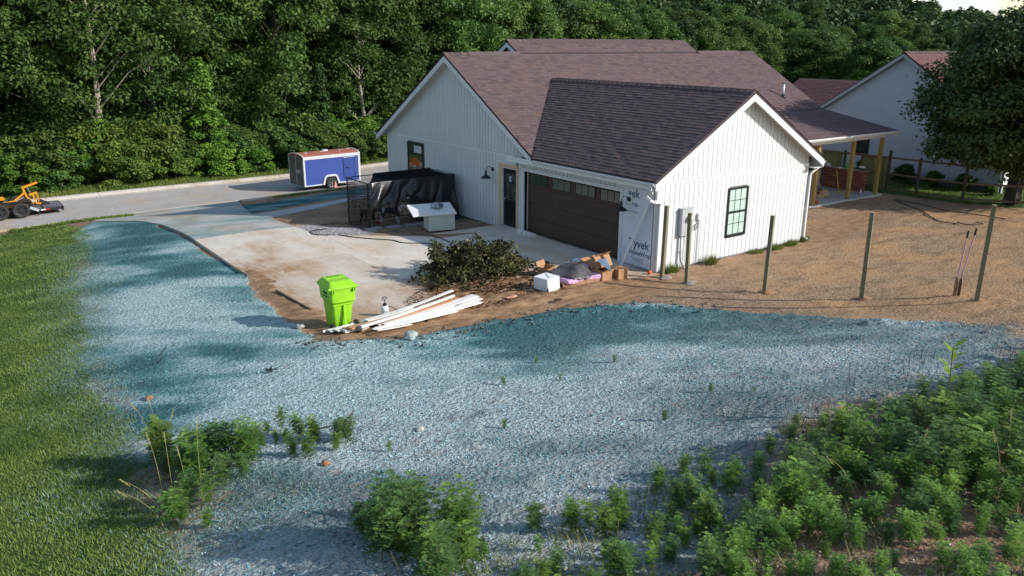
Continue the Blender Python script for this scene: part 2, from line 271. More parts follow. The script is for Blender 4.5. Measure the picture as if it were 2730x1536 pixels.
# real relief: clods, ruts, rills
xn,yn=XX[near],YY[near]; rough=np.clip(mm['teal']*(sdist(xn,yn,TEAL)>-.6)*.9+.25*mm['straw'],0,1)*(.35+.65*ss(4,-3,yn))
rel=(fbm(xn,yn,.42,3,31)-.5)*.15+(fbm(xn,yn,.19,2,36)-.5)*.06+(np.abs(fbm(xn,yn,.9,2,41)-.5))*-.06+(rng.random(len(xn))-.5)*.022
dz=rel*rough + mm['mud']*((fbm(xn*1.2-yn*.3,yn*2.2,.6,3,51)-.5)*.07)+(1-rough)*(1-mm['mud'])*((fbm(xn,yn,.7,3,61)-.5)*.03+(xn>.2)*((fbm(xn*.8+yn*.6,(yn*.8-xn*.6)*1.8,1.1,4,64)-.5)*.15+(np.abs(fbm(xn,yn*1.5,.5,3,67)-.5)-.1)*-.10)*(xn<20))
# ridge-like ruts where the tracks ran along the bank's upper edge
rut=np.exp(-((sdist(xn,yn,TEAL)-.45)/.35)**2)*(xn>-9)*(yn<0); dz+=rut*(fbm(xn*.6+yn*.5,yn*1.5-xn*.5,.25,3,77)-.42)*.26
inslab=np.zeros(len(xn))
for i,S in enumerate(SLABS):
    inslab=np.maximum(inslab,ss(.0,.16,sdist(xn,yn,S)))
mudcov=np.clip(mm['mud'],0,1)*(yn<7.6)*(xn<1)
coast=sdist(xn,yn,TROAD)
inner=np.full(len(xn),-9.)
for S_ in SLABS: inner=np.maximum(inner,sdist(xn,yn,S_))
dz=dz*(1-inslab)+inslab*(-.10)
mc=mudcov*ss(-.45,-.05,inner); dz=dz*(1-mc)+mc*(.052+(fbm(xn*.7+yn*.6,yn*1.4-xn*.5,.45,4,88)-.42)*.13)
cover=ss(-.5,-.1,sdist(xn,yn,TEAL))*(yn<.5)*(xn>-10.5)*(inner>-.4); dz=np.maximum(dz,cover*.06)
hzoff=.03
# pull the soil a little below the paving outside its left edge
dz-=.06*np.exp(-((xn+9.95)/.25)**2)*(yn>6.9)*(yn<17)
ZZ[near]+=dz
ny,nx=XX.shape; idx=np.arange(nx*ny).reshape(ny,nx)
F=np.stack([idx[:-1,:-1],idx[:-1,1:],idx[1:,1:],idx[1:,:-1]],-1).reshape(-1,4)
# ground material
def ground_material():
    m,nt,b,N,L=M_('soil_and_hydroseed')
    def A(n):
        a=N.new('ShaderNodeAttribute'); a.attribute_name=n; return a.outputs['Fac']
    tc=N.new('ShaderNodeTexCoord'); P=tc.outputs['Object']
    def nz(scale,det=5,rough=.6,st=None):
        n=N.new('ShaderNodeTexNoise'); n.inputs['Scale'].default_value=scale; n.inputs['Detail'].default_value=det; n.inputs['Roughness'].default_value=rough
        if st:
            q=N.new('ShaderNodeMapping'); q.inputs['Rotation'].default_value=(0,0,.62); q.inputs['Scale'].default_value=st; L.new(P,q.inputs[0]); L.new(q.outputs[0],n.inputs['Vector'])
        else: L.new(P,n.inputs['Vector'])
        return n.outputs[0]
    def rng_(x,a,b_,c=0,d=1):
        r=N.new('ShaderNodeMapRange'); r.inputs[1].default_value=a; r.inputs[2].default_value=b_; r.inputs[3].default_value=c; r.inputs[4].default_value=d; L.new(x,r.inputs[0]); return r.outputs[0]
    def mix(f,c1,c2):
        x=N.new('ShaderNodeMixRGB')
        L.new(f,x.inputs[0]) if not isinstance(f,float) else setattr(x.inputs[0],'default_value',f)
        for i,c in ((1,c1),(2,c2)):
            if isinstance(c,tuple): x.inputs[i].default_value=(*c,1)
            else: L.new(c,x.inputs[i])
        return x.outputs[0]
    def math_(op,a,b_):
        x=N.new('ShaderNodeMath'); x.operation=op; x.use_clamp=op!='MULTIPLY'
        for i,c in ((0,a),(1,b_)):
            if isinstance(c,(int,float)): x.inputs[i].default_value=c
            else: L.new(c,x.inputs[i])
        return x.outputs[0]
    fine=nz(38,6,.7); mid=nz(6,5,.65); big=nz(.9,4); speck=nz(75,3,.7)
    soil=mix(rng_(mid,.35,.65),(.22,.14,.085),(.38,.27,.185)); soil=mix(rng_(fine,.45,.68,0,.7),soil,(.10,.06,.035)); soil=mix(rng_(nz(7,3,.6,(1,1.8,1)),.44,.34,0,.65),soil,(.10,.055,.03)); soil=mix(rng_(nz(.5,4,.6),.48,.62,0,.6),soil,(.42,.27,.15)); soil=mix(rng_(speck,.62,.75,0,.6),soil,(.42,.33,.25))
    mud=mix(rng_(nz(1.6,7,.7,(1,3,1)),.38,.62),(.19,.105,.05),(.36,.225,.125)); mud=mix(rng_(nz(7,6,.75,(1,2,1)),.52,.66,0,.6),mud,(.12,.07,.038)); mud=mix(rng_(nz(18,4,.8),.60,.68,0,.7),mud,(.08,.05,.03)); mud=mix(rng_(fine,.55,.75,0,.5),mud,(.14,.08,.04))
    straw=mix(rng_(nz(10,2.5,.55,(1,2,1)),.44,.36,0,.0),straw,(.1,.06,.04)) if False else mix(rng_(nz(3.2,7,.8,(1,3,1)),.38,.62),(.24,.145,.075),(.47,.34,.21)); straw=mix(rng_(nz(15,5,.8,(1,2.6,1)),.47,.62,0,.8),straw,(.105,.065,.04)); straw=mix(rng_(nz(9,2.5,.6,(1,2.6,1)),.42,.32,0,.5),straw,(.15,.09,.05)); straw=mix(rng_(nz(12,2.5,.6,(1,2.2,1)),.58,.70,0,.35),straw,(.56,.46,.33)); straw=mix(rng_(nz(.35,4,.6),.44,.58,0,.85),straw,(.40,.235,.115)); straw=mix(rng_(nz(.9,5,.65,(1,2.4,1)),.50,.66,0,.65),straw,(.17,.105,.062))
    grav=mix(rng_(nz(45,3,.8),.4,.6),(.13,.12,.12),(.34,.33,.34))
    lawn=mix(rng_(nz(3,5),.35,.65),(.035,.075,.016),(.085,.13,.028)); lawn=mix(rng_(fine,.45,.7,0,.6),lawn,(.02,.04,.01))
    # dye: strength from streaks and patches, broken by grain of the mulch
    gr=nz(24,6,.75,(1,1.6,1)); d=A('dye'); dd=math_('ADD',math_('MULTIPLY',d,1.0),rng_(gr,.25,.75,-.38,.38))
    r=N.new('ShaderNodeValToRGB'); e=r.color_ramp.elements; e[0].position=0; e[0].color=(.43,.555,.55,1); e[1].position=1; e[1].color=(.04,.13,.14,1)
    for p_,c in ((.3,(.29,.43,.43)),(.55,(.165,.315,.32)),(.78,(.075,.21,.215))): q=e.new(p_); q.color=(*c,1)
    L.new(dd,r.inputs[0]); teal=r.outputs[0]
           # clod specks are mixed in after the thin cover
    # thinner cover lets grey-pink stones through nearer the weeds
    sep=N.new('ShaderNodeSeparateXYZ'); L.new(P,sep.inputs[0])
    thin=rng_(sep.outputs[1],-2.5,-9.0); thin2=math_('MULTIPLY',thin,rng_(nz(52,4,.8),.36,.58)); teal=mix(math_('MULTIPLY',thin2,.68),teal,(.40,.365,.345)); 
    teal=mix(math_('MULTIPLY',thin,rng_(nz(60,3,.75),.56,.68)),teal,(.09,.075,.07))
    teal=mix(rng_(nz(16,2,.5,(1,1.6,1)),.42,.34,0,.72),teal,(.055,.085,.085)); teal=mix(rng_(nz(8,2.5,.55,(1,1.9,1)),.40,.31,0,.75),teal,(.05,.085,.085)); teal=mix(rng_(nz(14,2,.5,(1.3,1.6,1)),.60,.68,0,.25),teal,(.46,.58,.60))  # specks paint the shade between clods and their lit tops into the colour
    teal=mix(math_('MULTIPLY',rng_(sep.outputs[1],-3.0,-7.5),rng_(nz(1.3,6,.75,(1,1.7,1)),.56,.66,0,.8)),teal,mix(rng_(nz(20,3,.6),.4,.6),(.20,.15,.125),(.36,.30,.27)))
    teal=mix(rng_(nz(1.9,5,.7,(.6,2.2,1)),.54,.68,0,.55),teal,(.075,.17,.175))
    c=mix(A('straw'),soil,straw); c=mix(A('mud'),c,mud); c=mix(A('gravel'),c,grav); c=mix(A('lawn'),c,lawn)
    tl=math_('ADD',A('teal'),0.0); tn=rng_(nz(14,6,.7),.3,.7,-.35,.35); tl=math_('MULTIPLY',rng_(math_('ADD',A('teal'),math_('MULTIPLY',tn,rng_(A('teal'),0,.15))),.3,.7),1.0)
    c=mix(tl,c,teal); L.new(c,b.inputs['Base Color']); b.inputs['Roughness'].default_value=.92; b.inputs['Specular IOR Level'].default_value=.15
    L.new(rng_(A('mud'),0,1,.95,.62),b.inputs['Roughness'])
    bn=N.new('ShaderNodeBump'); bn.inputs['Distance'].default_value=.16; bn.inputs['Strength'].default_value=1.0
    h=math_('MULTIPLY',nz(13,4,.6),rng_(A('mud'),0,1,1,.25)); h=math_('MULTIPLY',h,rng_(A('teal'),0,1,.3,1)); L.new(h,bn.inputs['Height']); L.new(bn.outputs[0],b.inputs['Normal'])
    return m
GROUND=ground_material()
me=npmesh('ground',np.stack([XX,YY,ZZ],-1).reshape(-1,3),F,GROUND,smooth=True)
for k,v in mk.items():
    a=me.attributes.new(k,'FLOAT','POINT'); a.data.foreach_set('value',v.ravel().astype(np.float32))
tag(link('ground',me),kind='structure')
# ---------------------------------------------------------------- paving
def concmat(name,c,c2,stain,amt,tealamt=0):
    m,nt,b,N,L=M_(name); tc=N.new('ShaderNodeTexCoord'); P=tc.outputs['Object']
    def nz(s,d=5,r=.6,st=None):
        n=N.new('ShaderNodeTexNoise'); n.inputs['Scale'].default_value=s; n.inputs['Detail'].default_value=d; n.inputs['Roughness'].default_value=r
        if st: q=N.new('ShaderNodeMapping'); q.inputs['Scale'].default_value=st; q.inputs['Rotation'].default_value=(0,0,.3); L.new(P,q.inputs[0]); L.new(q.outputs[0],n.inputs['Vector'])
        else: L.new(P,n.inputs['Vector'])
        return n.outputs[0]
    def rr(x,a,b_,c=0,d=1): r=N.new('ShaderNodeMapRange'); r.inputs[1].default_value=a; r.inputs[2].default_value=b_; r.inputs[3].default_value=c; r.inputs[4].default_value=d; L.new(x,r.inputs[0]); return r.outputs[0]
    def mix(f,a,b_):
        x=N.new('ShaderNodeMixRGB'); L.new(f,x.inputs[0])
        for i,c_ in ((1,a),(2,b_)):
            if isinstance(c_,tuple): x.inputs[i].default_value=(*c_,1)
            else: L.new(c_,x.inputs[i])
        return x.outputs[0]
    col=mix(rr(nz(1.1,6,.6),.35,.65),c,c2); col=mix(rr(nz(40,4),.4,.7,0,.25),col,(.2,.19,.18))
    col=mix(rr(nz(.55,6,.65,(1,.45,1)),.47,.68,0,amt),col,stain); col=mix(rr(nz(2.2,6,.7,(1.5,.6,1)),.58,.72,0,amt),col,tuple(k*.7 for k in stain)); col=mix(rr(nz(5,6,.75,(1,.4,1)),.66,.74,0,.5*amt),col,(.12,.08,.05))
    at=N.new('ShaderNodeAttribute'); at.attribute_name='stain'; mu=N.new('ShaderNodeMath'); mu.operation='MULTIPLY'; L.new(at.outputs['Fac'],mu.inputs[0]); L.new(rr(nz(3.5,7,.75,(1.6,.6,1)),.30,.58),mu.inputs[1]); col=mix(mu.outputs[0],col,(.34,.205,.105))
    if tealamt: col=mix(rr(nz(.5,5,.6,(.6,1,1)),.40,.62,0,tealamt),col,(.14,.24,.23))
    L.new(col,b.inputs['Base Color']); b.inputs['Roughness'].default_value=.85; b.inputs['Specular IOR Level'].default_value=.25
    bn=N.new('ShaderNodeBump'); bn.inputs['Distance'].default_value=.004; bn.inputs['Strength'].default_value=.4; L.new(nz(90,3),bn.inputs['Height']); L.new(bn.outputs[0],b.inputs['Normal'])
    return m
CONC=concmat('driveway_concrete',(.56,.50,.42),(.66,.60,.51),(.45,.30,.17),.75)
CONC2=concmat('muddy_concrete',(.50,.43,.35),(.60,.53,.44),(.40,.27,.16),.95)
CONCT=concmat('sprayed_concrete',(.42,.41,.40),(.46,.45,.42),(.34,.24,.13),.7,.9)
WALK=concmat('walk_concrete',(.38,.39,.40),(.42,.43,.43),(.34,.30,.26),.3)
ROADM=concmat('road_asphalt',(.36,.34,.33),(.42,.395,.37),(.42,.33,.24),.8)
KERBM=concmat('kerb_concrete',(.46,.42,.36),(.52,.48,.42),(.34,.24,.13),.8)
def slab(name,poly,matl,parent,step=.2,thick=.13,gap=.006,off=.03,zf=None,kind=None):
    """a paving slab whose top follows the ground: grid clipped to a convex polygon"""
    P=[Vector((a,b)) for a,b in poly]; cx=sum(p.x for p in P)/len(P); cy=sum(p.y for p in P)/len(P)
    x0=min(p.x for p in P);x1=max(p.x for p in P);y0=min(p.y for p in P);y1=max(p.y for p in P)
    nx_=max(1,int((x1-x0)/step)); ny_=max(1,int((y1-y0)/step)); bm=bmesh.new()
    g=[[bm.verts.new((x0+(x1-x0)*i/nx_,y0+(y1-y0)*j/ny_,0)) for i in range(nx_+1)] for j in range(ny_+1)]
    for j in range(ny_):
        for i in range(nx_): bm.faces.new((g[j][i],g[j][i+1],g[j+1][i+1],g[j+1][i]))
    for k in range(len(P)):
        a=P[k];b=P[(k+1)%len(P)]; e=(b-a).normalized(); n=Vector((e.y,-e.x)); 
        if n.dot(Vector((cx,cy))-a)>0: n=-n
        o=a-n*gap
        bmesh.ops.bisect_plane(bm,geom=bm.verts[:]+bm.edges[:]+bm.faces[:],plane_co=(o.x,o.y,0),plane_no=(n.x,n.y,0),clear_outer=True)
    vs=np.array([v.co[:2] for v in bm.verts]); zz=(ground(vs[:,0],vs[:,1]) if zf is None else zf(vs[:,0],vs[:,1]))+off
    for v,z in zip(bm.verts,zz): v.co.z=z
    r=bmesh.ops.extrude_face_region(bm,geom=bm.faces[:]);  
    for v in [q for q in r['geom'] if isinstance(q,bmesh.types.BMVert)]: v.co.z-=thick
    bmesh.ops.recalc_face_normals(bm,faces=bm.faces)
    m=bpy.data.meshes.new(name); bm.to_mesh(m); bm.free(); m.materials.append(matl)
    if parent is not None and parent.name=='driveway':
        co=np.array([v.co[:2] for v in m.vertices]); at=m.attributes.new('stain','FLOAT','POINT'); wv=(fbm(co[:,0],co[:,1],1.3,4,71)-.5)*2.6
        at.data.foreach_set('value',(ss(-1.5,.4,sdist(co[:,0],co[:,1],MUD)+wv)+.55*ss(-.3,.6,(fbm(co[:,0]*1.6-co[:,1]*.5,co[:,1]*.35,1.2,4,72)-.52)*6-np.abs(co[:,0]+8.7)*.9)*(co[:,1]>6)).astype(np.float32))
    o=link(name,m,parent)
    if kind: tag(o,kind=kind)
    return o
dw=tag(empty('driveway'),kind='structure')
ys=[-.3,3.5,7.18]
for a,b in ((0,1),(1,2)):
    slab('slab',[(-9.85,ys[a]),(-6.5,ys[a]),(-6.5,ys[b]),(-9.85,ys[b])],CONC2,dw)
    slab('slab',[(-6.5,ys[a]),(-3.1,ys[a]),(-3.1,ys[b]),(-6.5,ys[b])],CONC2 if a==0 else CONC,dw)
    slab('slab',[(-3.1,ys[a]),(-.02,ys[a]),(-.02,ys[b]),(-3.1,ys[b])],CONC,dw)
slab('slab',[(-6.1,7.18),(-3.1,7.18),(-3.1,8.15),(-4.84,9.1),(-6.1,10.15)],CONC,dw)
slab('slab',[(-3.1,7.18),(-.02,7.18),(-.02,7.98),(-2.85,8.03),(-3.1,8.15)],CONC,dw)
for y0,y1 in ((7.18,9.9),(9.9,11.95),(11.95,14.4),(14.4,16.9)):
    slab('slab',[(-9.85,y0),(-6.1 if y1<10.5 else -6.3,y0),(-6.1 if y1<10.5 else -6.3,y1),(-9.85,y1)],CONCT if y0>11 else CONC,dw)
slab('slab',[(-9.85,16.9),(-6.3,16.9),(-5.5,20.3),(-10.6,20.3)],CONCT,dw); slab('slab',[(-10.6,20.3),(-5.5,20.3),(-4.6,24.0),(-11.6,24.0)],CONCT,dw)
sw=tag(empty('sidewalk'),kind='structure')
wl=[(-6.3,14.75,16.5),(-4.2,16.2,17.55),(-2.0,17.55,18.65),(0.0,18.7,19.6),(2.2,19.7,20.5),(4.4,20.6,21.35)]
for a,b in zip(wl,wl[1:]): slab('slab',[(a[0],a[1]),(b[0],b[1]),(b[0],b[2]),(a[0],a[2])],WALK,sw)
slab('road',[(-60,24.3),(60,24.3),(60,29.4),(-60,29.4)],ROADM,None,1.5,.1,0,.035,kind='structure')
# gutter strip and rolled kerb
def strip(name,ya,yb,x0,x1,n,matl,prof):
    pr_=tag(empty(name),kind='structure')
    for k in range(n):
        xa=x0+(x1-x0)*k/n+.008; xb=x0+(x1-x0)*(k+1)/n-.008; vs=[];fs=[];m_=3
        xs=[xa,(xa+xb)/2,xb]; pn=len(prof)
        for x in xs:
            for t,dz_ in prof:
                y=ya+(yb-ya)*t; vs.append((x,y,H(x,y)+dz_))
        for i in range(len(xs)-1):
            for j in range(pn): fs.append((i*pn+j,i*pn+(j+1)%pn,(i+1)*pn+(j+1)%pn,(i+1)*pn+j))
        fs+=[tuple(range(pn)),tuple((len(xs)-1)*pn+j for j in range(pn))]
        mb=MB(); mb.add(vs,fs); mb.build('kerb_segment',matl,pr_)
strip('far_kerb',29.4,30.0,-34,38,30,KERBM,[(0,-.1),(0,.04),(.35,.06),(.6,.16),(1,.17),(1,-.1)])
strip('near_gutter',23.85,24.3,-34,-11.8,9,KERBM,[(0,-.1),(0,.10),(.4,.08),(1,.04),(1,-.1)])
strip('near_gutter',23.85,24.3,-4.5,27.5,14,KERBM,[(0,-.1),(0,.10),(.4,.08),(1,.04),(1,-.1)])
slab('patio_slab',[(7.1,3.3),(17.8,3.3),(17.8,6.3),(7.1,6.3)],WALK,None,2,.35,0,0,zf=lambda x,y:x*0,kind='structure')
slab('garage_floor',[(0.02,.15),(6.9,.15),(6.9,9),(0.02,9)],WALK,None,3,.12,0,0,zf=lambda x,y:x*0-.01,kind='structure')
# ================================================================ HOUSE
S=.583
def shingle_mat(name,attr,c1,c2,c3,c4):
    m,nt,b,N,L=M_(name)
    if attr: s=N.new('ShaderNodeAttribute'); s.attribute_name='tone'; src=s.outputs['Fac']
    else: s=N.new('ShaderNodeObjectInfo'); src=s.outputs['Random']
    r=N.new('ShaderNodeValToRGB'); r.color_ramp.interpolation='LINEAR'; e=r.color_ramp.elements; e[0].color=(*c1,1); e[1].color=(*c4,1)
    for p_,c in ((.35,c2),(.7,c3)): q=e.new(p_); q.color=(*c,1)
    L.new(src,r.inputs[0]); tc=N.new('ShaderNodeTexCoord'); n=N.new('ShaderNodeTexNoise'); n.inputs['Scale'].default_value=160; n.inputs['Detail'].default_value=3; L.new(tc.outputs['Object'],n.inputs['Vector'])
    mr=N.new('ShaderNodeMapRange'); mr.inputs[3].default_value=.75; mr.inputs[4].default_value=1.25; L.new(n.outputs[0],mr.inputs[0])
    mx=N.new('ShaderNodeVectorMath'); mx.operation='SCALE'; L.new(r.outputs[0],mx.inputs[0]); L.new(mr.outputs[0],mx.inputs['Scale']); L.new(mx.outputs[0],b.inputs['Base Color'])
    b.inputs['Roughness'].default_value=.95; b.inputs['Specular IOR Level'].default_value=.2
    bn=N.new('ShaderNodeBump'); N.remove(bn)
    return m
SC=[(.086,.063,.065),(.108,.074,.074),(.134,.090,.082),(.104,.080,.085)]
SH_A=shingle_mat('shingles_field',True,*SC); SH_O=shingle_mat('shingle_single',False,*SC)
DECK=mat('roof_deck',(.05,.038,.04),.95)
def shingles(parent,P0,A,Up,La,Ls,inside,expo=.143,singles=None,seed=1,name='shingle_field',matA=SH_A):
    """P0 = low left corner, A = unit vector along the eave, Up = unit vector up the slope"""
    r=random.Random(seed); A=Vector(A).normalized(); Up=Vector(Up).normalized(); Nn=A.cross(Up).normalized()
    flip=Nn.z<0
    if flip: Nn=-Nn
    V=[];Fc=[];T=[]; cand=[]
    nrow=int(Ls/expo)
    for j in range(nrow):
        s0=j*expo; a=-r.random()*.3
        while a<La:
            w=r.choice((.17,.22,.27,.33)); a0=max(a,0); a1=min(a+w,La); full=(a0==a and a1==a+w); a+=w
            if a1-a0<.03: continue
            if not inside((a0+a1)/2,s0+expo/2): continue
            t=min(max(r.gauss(.5,.27),0),1); th=.008+r.random()*.0095
            cand.append((a0,a1,s0,t,th,full,w))
    picks=set()
    if singles:
        order=sorted((i for i,c in enumerate(cand) if c[5]),key=lambda i:singles(P0+A*cand[i][0]+Up*cand[i][2]))
        picks=set(order[:298])
    cache={}
    for i,(a0,a1,s0,t,th,full,w) in enumerate(cand):
        L0=expo*1.12
        if i in picks:
            kv=(w,r.randrange(4)); t4=(.008,.011,.014,.0175)[kv[1]]
            if kv not in cache:
                mb=MB(); g=.002; mb.hexa([(g,0,0),(w-g,0,0),(w-g,L0,-.004),(g,L0,-.004)],[(g,0,t4),(w-g,0,t4),(w-g,L0,.001),(g,L0,.001)])
                cache[kv]=mb.mesh('shingle',SH_O)
            B=-A if flip else A; p=P0+A*(a0+(w if flip else 0))+Up*s0; M=Matrix(((B.x,Up.x,Nn.x,p.x),(B.y,Up.y,Nn.y,p.y),(B.z,Up.z,Nn.z,p.z),(0,0,0,1)))
            link('shingle',cache[kv],parent,M); continue
        if singles:
            g=.002; n=len(V); bb=[P0+A*(a0+g)+Up*s0,P0+A*(a1-g)+Up*s0]; cc_=[q+Up*L0 for q in bb]
            V+=[bb[0],bb[1],cc_[1]-Nn*.004,cc_[0]-Nn*.004,bb[0]+Nn*th,bb[1]+Nn*th,cc_[1]+Nn*.001,cc_[0]+Nn*.001]
            Fc+=[tuple(n+k for k in f) for f in ((0,3,2,1),(4,5,6,7),(0,1,5,4),(1,2,6,5),(2,3,7,6),(3,0,4,7))]; T+=[t]*6; continue
        g=.002; n=len(V); b0=P0+A*(a0+g)+Up*s0; b1=P0+A*(a1-g)+Up*s0; c0=b0+Up*L0; c1=b1+Up*L0
        V+=[b0,b1,b0+Nn*th,b1+Nn*th,c0+Nn*.001,c1+Nn*.001]
        Fc+=[(n,n+1,n+3,n+2),(n+2,n+3,n+5,n+4),(n,n+2,n+4,n+4),(n+1,n+3,n+5,n+5)]; T+=[t]*4
    Fq=[f for f in Fc if len(set(f))==4]; Tq=[t for f,t in zip(Fc,T) if len(set(f))==4]
    if flip: Fq=[f[::-1] for f in Fq]
    me=npmesh(name,[tuple(v) for v in V],Fq,matA,Tq); o=link(name,me,parent); tag(o,kind='stuff'); return o
house=tag(empty('farmhouse'),'white board-sided farmhouse with brown shingle roof and attached garage','house')
def zg(x): return 5.11-S*abs(x-3.56)
def zm(y): return 6.05-S*abs(y-11.06)
def deck(name,pts,down=.09,parent=house):
    mb=MB(); P=[Vector(p) for p in pts]; mb.prism([p-Vector((0,0,.012)) for p in P],(0,0,-down)); return mb.build(name,DECK,parent)
GYF=-.34
# garage roof
gr=deck('garage_roof',[(-.44,GYF,zg(-.44)),(3.56,GYF,zg(3.56)),(3.56,9.45,zg(3.56)),(-.44,5.45,zg(-.44))])
mb=MB(); mb.prism([Vector(p)-Vector((0,0,.012)) for p in [(3.56,GYF,5.11),(7.46,GYF,zg(7.46)),(7.46,5.5,zg(7.46)),(3.56,9.45,5.11)]],(0,0,-.09)); mb.build('roof_deck',DECK,gr)
sl_=math.sqrt(1+S*S)
camv=Vector((CX,CY,CZ))
# left slope: along = -y ... use A=+y, up = +x
shingles(gr,Vector((-.47,GYF-.02,zg(-.47))),(0,1,0),(1,0,S),9.9,(3.56+.47)*sl_,lambda a,s:(a+GYF)<(5.45+(s/sl_)*1.0-.02),singles=lambda p:(p-camv).length,seed=3)
shingles(gr,Vector((7.49,GYF-.02,zg(7.49))),(0,1,0),(-1,0,S),9.9,(7.49-3.56)*sl_,lambda a,s:(a+GYF)<(5.5+(s/sl_)),seed=4)
# ridge caps
def caps(name,p0,p1,axis,n,parent,drop=.05,w=.15,matl=SH_O):
    p0=Vector(p0);p1=Vector(p1); d=(p1-p0)/n; e=d.normalized(); side=Vector((-e.y,e.x,0))*w
    mb=MB(); L0=d.length*1.06
    T_=[Vector((0,0,.03)),Vector((0,0,.012))]
    for sgn in (1,-1):
        a=e*0; s=side*sgn-Vector((0,0,w*S))
        mb.hexa([a,a+e*L0,a+e*L0+s,a+s],[a+T_[0],a+e*L0+T_[1],a+e*L0+s+T_[1],a+s+T_[0]])
    me=mb.mesh(name,matl)
    for i in range(n): link(name,me,parent,Matrix.Translation(p0+d*i+Vector((0,0,.012))))
caps('ridge_cap',(3.56,-.36,5.11),(3.56,9.3,5.11),0,40,gr)
# raised ridge vent on the garage ridge
mb=MB(); mb.prism([(3.40,.3,5.04),(3.56,.3,5.145),(3.72,.3,5.04),(3.72,.3,5.01),(3.56,.3,5.1),(3.40,.3,5.01)],(0,8.9,0)); mb.build('ridge_vent',DECK,gr)
# main roof
X0,X1=-.35,17.70
mr=deck('main_roof',[(X0,6.73,zm(6.73)),(X1,6.73,zm(6.73)),(X1,11.06,6.05),(X0,11.06,6.05)])
def md(pts): mb=MB(); mb.prism([Vector(p)-Vector((0,0,.012)) for p in pts],(0,0,-.09)); mb.build('roof_deck',DECK,mr)
md([(X0,5.45,zm(5.45)),(2.4,5.45,zm(5.45)),(3.4,6.73,zm(6.73)),(X0,6.73,zm(6.73))])
md([(X0,11.06,6.05),(X1,11.06,6.05),(X1,17.02,zm(17.02)),(X0,17.02,zm(17.02))])
zu=lambda y:6.05+S*.85-S*abs(y-11.91)
md([(3.17,11.06,6.05),(13.61,11.06,6.05),(13.61,11.91,zu(11.91)),(3.17,11.91,zu(11.91))])
md([(3.17,11.91,zu(11.91)),(13.61,11.91,zu(11.91)),(13.61,16.9,zu(16.9)),(3.17,16.9,zu(16.9))])
PS=.178
zp=lambda y:zm(6.73)-PS*(6.73-y)
md([(6.35,2.9,zp(2.9)),(17.70,2.9,zp(2.9)),(17.70,6.73,zp(6.73)),(6.35,6.73,zp(6.73))])
def in_main(a,s):
    x=X0-.03+a; y=5.38+s/sl_
    if x<3.5: return y>5.45-.1 and (x<0 or y>5.40+x*1.0+.0)
    return y>max(6.73,min(9.5,5.45+(x+.44))) if x<3.56 else (y>6.73 and y>9.45-(x-3.56)*1.0-.1)
shingles(mr,Vector((X0-.03,5.38,zm(5.38))),(1,0,0),(0,1,S),X1-X0+.06,(11.06-5.38)*sl_,in_main,seed=5)
shingles(mr,Vector((3.12,11.06,6.05)),(1,0,0),(0,1,S),10.54,.86*sl_,lambda a,s:True,seed=6)
sp_=math.sqrt(1+PS*PS)
shingles(mr,Vector((6.35,2.86,zp(2.86))),(1,0,0),(0,1,PS),11.38,(6.73-2.86)*sp_,lambda a,s:zp(2.86+s/sp_)>zg(6.35+a)-.02,seed=7)
shingles(mr,Vector((X0-.03,17.05,zm(17.05))),(1,0,0),(0,-1,S),X1-X0+.06,5.9*sl_,lambda a,s:True,seed=8,expo=.29)
caps('ridge_cap',(X0-.03,11.06,6.05),(3.17,11.06,6.05),0,14,mr); caps('ridge_cap',(13.61,11.06,6.05),(17.72,11.06,6.05),0,16,mr); caps('ridge_cap',(3.14,11.91,6.545),(13.64,11.91,6.545),0,40,mr)
for (xa,xb,y,z) in ((.7,3.1,11.06,6.05),(4.3,12.6,11.91,6.545),(13.7,16.6,11.06,6.05)):
    mb=MB(); mb.prism([(xa,y-.17,z-.055),(xa,y,z+.055),(xa,y+.17,z-.055),(xa,y+.17,z-.1),(xa,y,z),(xa,y-.17,z-.1)],(xb-xa,0,0)); mb.build('ridge_vent',SH_O,mr)
# ---- trim: rake boards, fascia, soffit
trim=tag(empty('roof_trim')); trim.parent=house
def rake(pa,pb,h=.2,t=.03,drop=.10,dirn=(0,-1,0),nm='rake_board'):
    pa=Vector(pa)-Vector((0,0,drop)); pb=Vector(pb)-Vector((0,0,drop)); mb=MB(); mb.prism([pa,pb,pb-Vector((0,0,h)),pa-Vector((0,0,h))],Vector(dirn)*t); return mb.build(nm,TRIM,trim)
def zz_(f,k): return f(k)
rake((-.44,GYF+.02,zg(-.44)),(3.56,GYF+.02,5.11)); rake((3.56,GYF+.02,5.11),(7.46,GYF+.02,zg(7.46)))
rake((X0+.02,5.40,zm(5.40)),(X0+.02,11.06,6.05),dirn=(-1,0,0)); rake((X0+.02,11.06,6.05),(X0+.02,17.02,zm(17.02)),dirn=(-1,0,0))
rake((3.19,11.1,zu(11.1)),(3.19,11.91,zu(11.91)),dirn=(-1,0,0),h=.17); rake((3.19,11.91,zu(11.91)),(3.19,16.9,zu(16.9)),dirn=(-1,0,0),h=.17)
rake((17.68,2.9,zp(2.9)),(17.68,6.73,zp(6.73)),dirn=(1,0,0),h=.15); rake((17.68,6.73,zm(6.73)),(17.68,11.06,6.05),dirn=(1,0,0))
def soffit(pts,down=.02): mb=MB(); mb.prism(pts,(0,0,-down)); mb.build('soffit',TRIM,trim)
dz_=.16
soffit([(-.40,GYF+.02,zg(-.40)-dz_),(3.56,GYF+.02,5.11-dz_),(3.56,0.0,5.11-dz_),(-.40,0,zg(-.40)-dz_)]); soffit([(3.56,GYF+.02,5.11-dz_),(7.44,GYF+.02,zg(7.44)-dz_),(7.44,0,zg(7.44)-dz_),(3.56,0,5.11-dz_)])
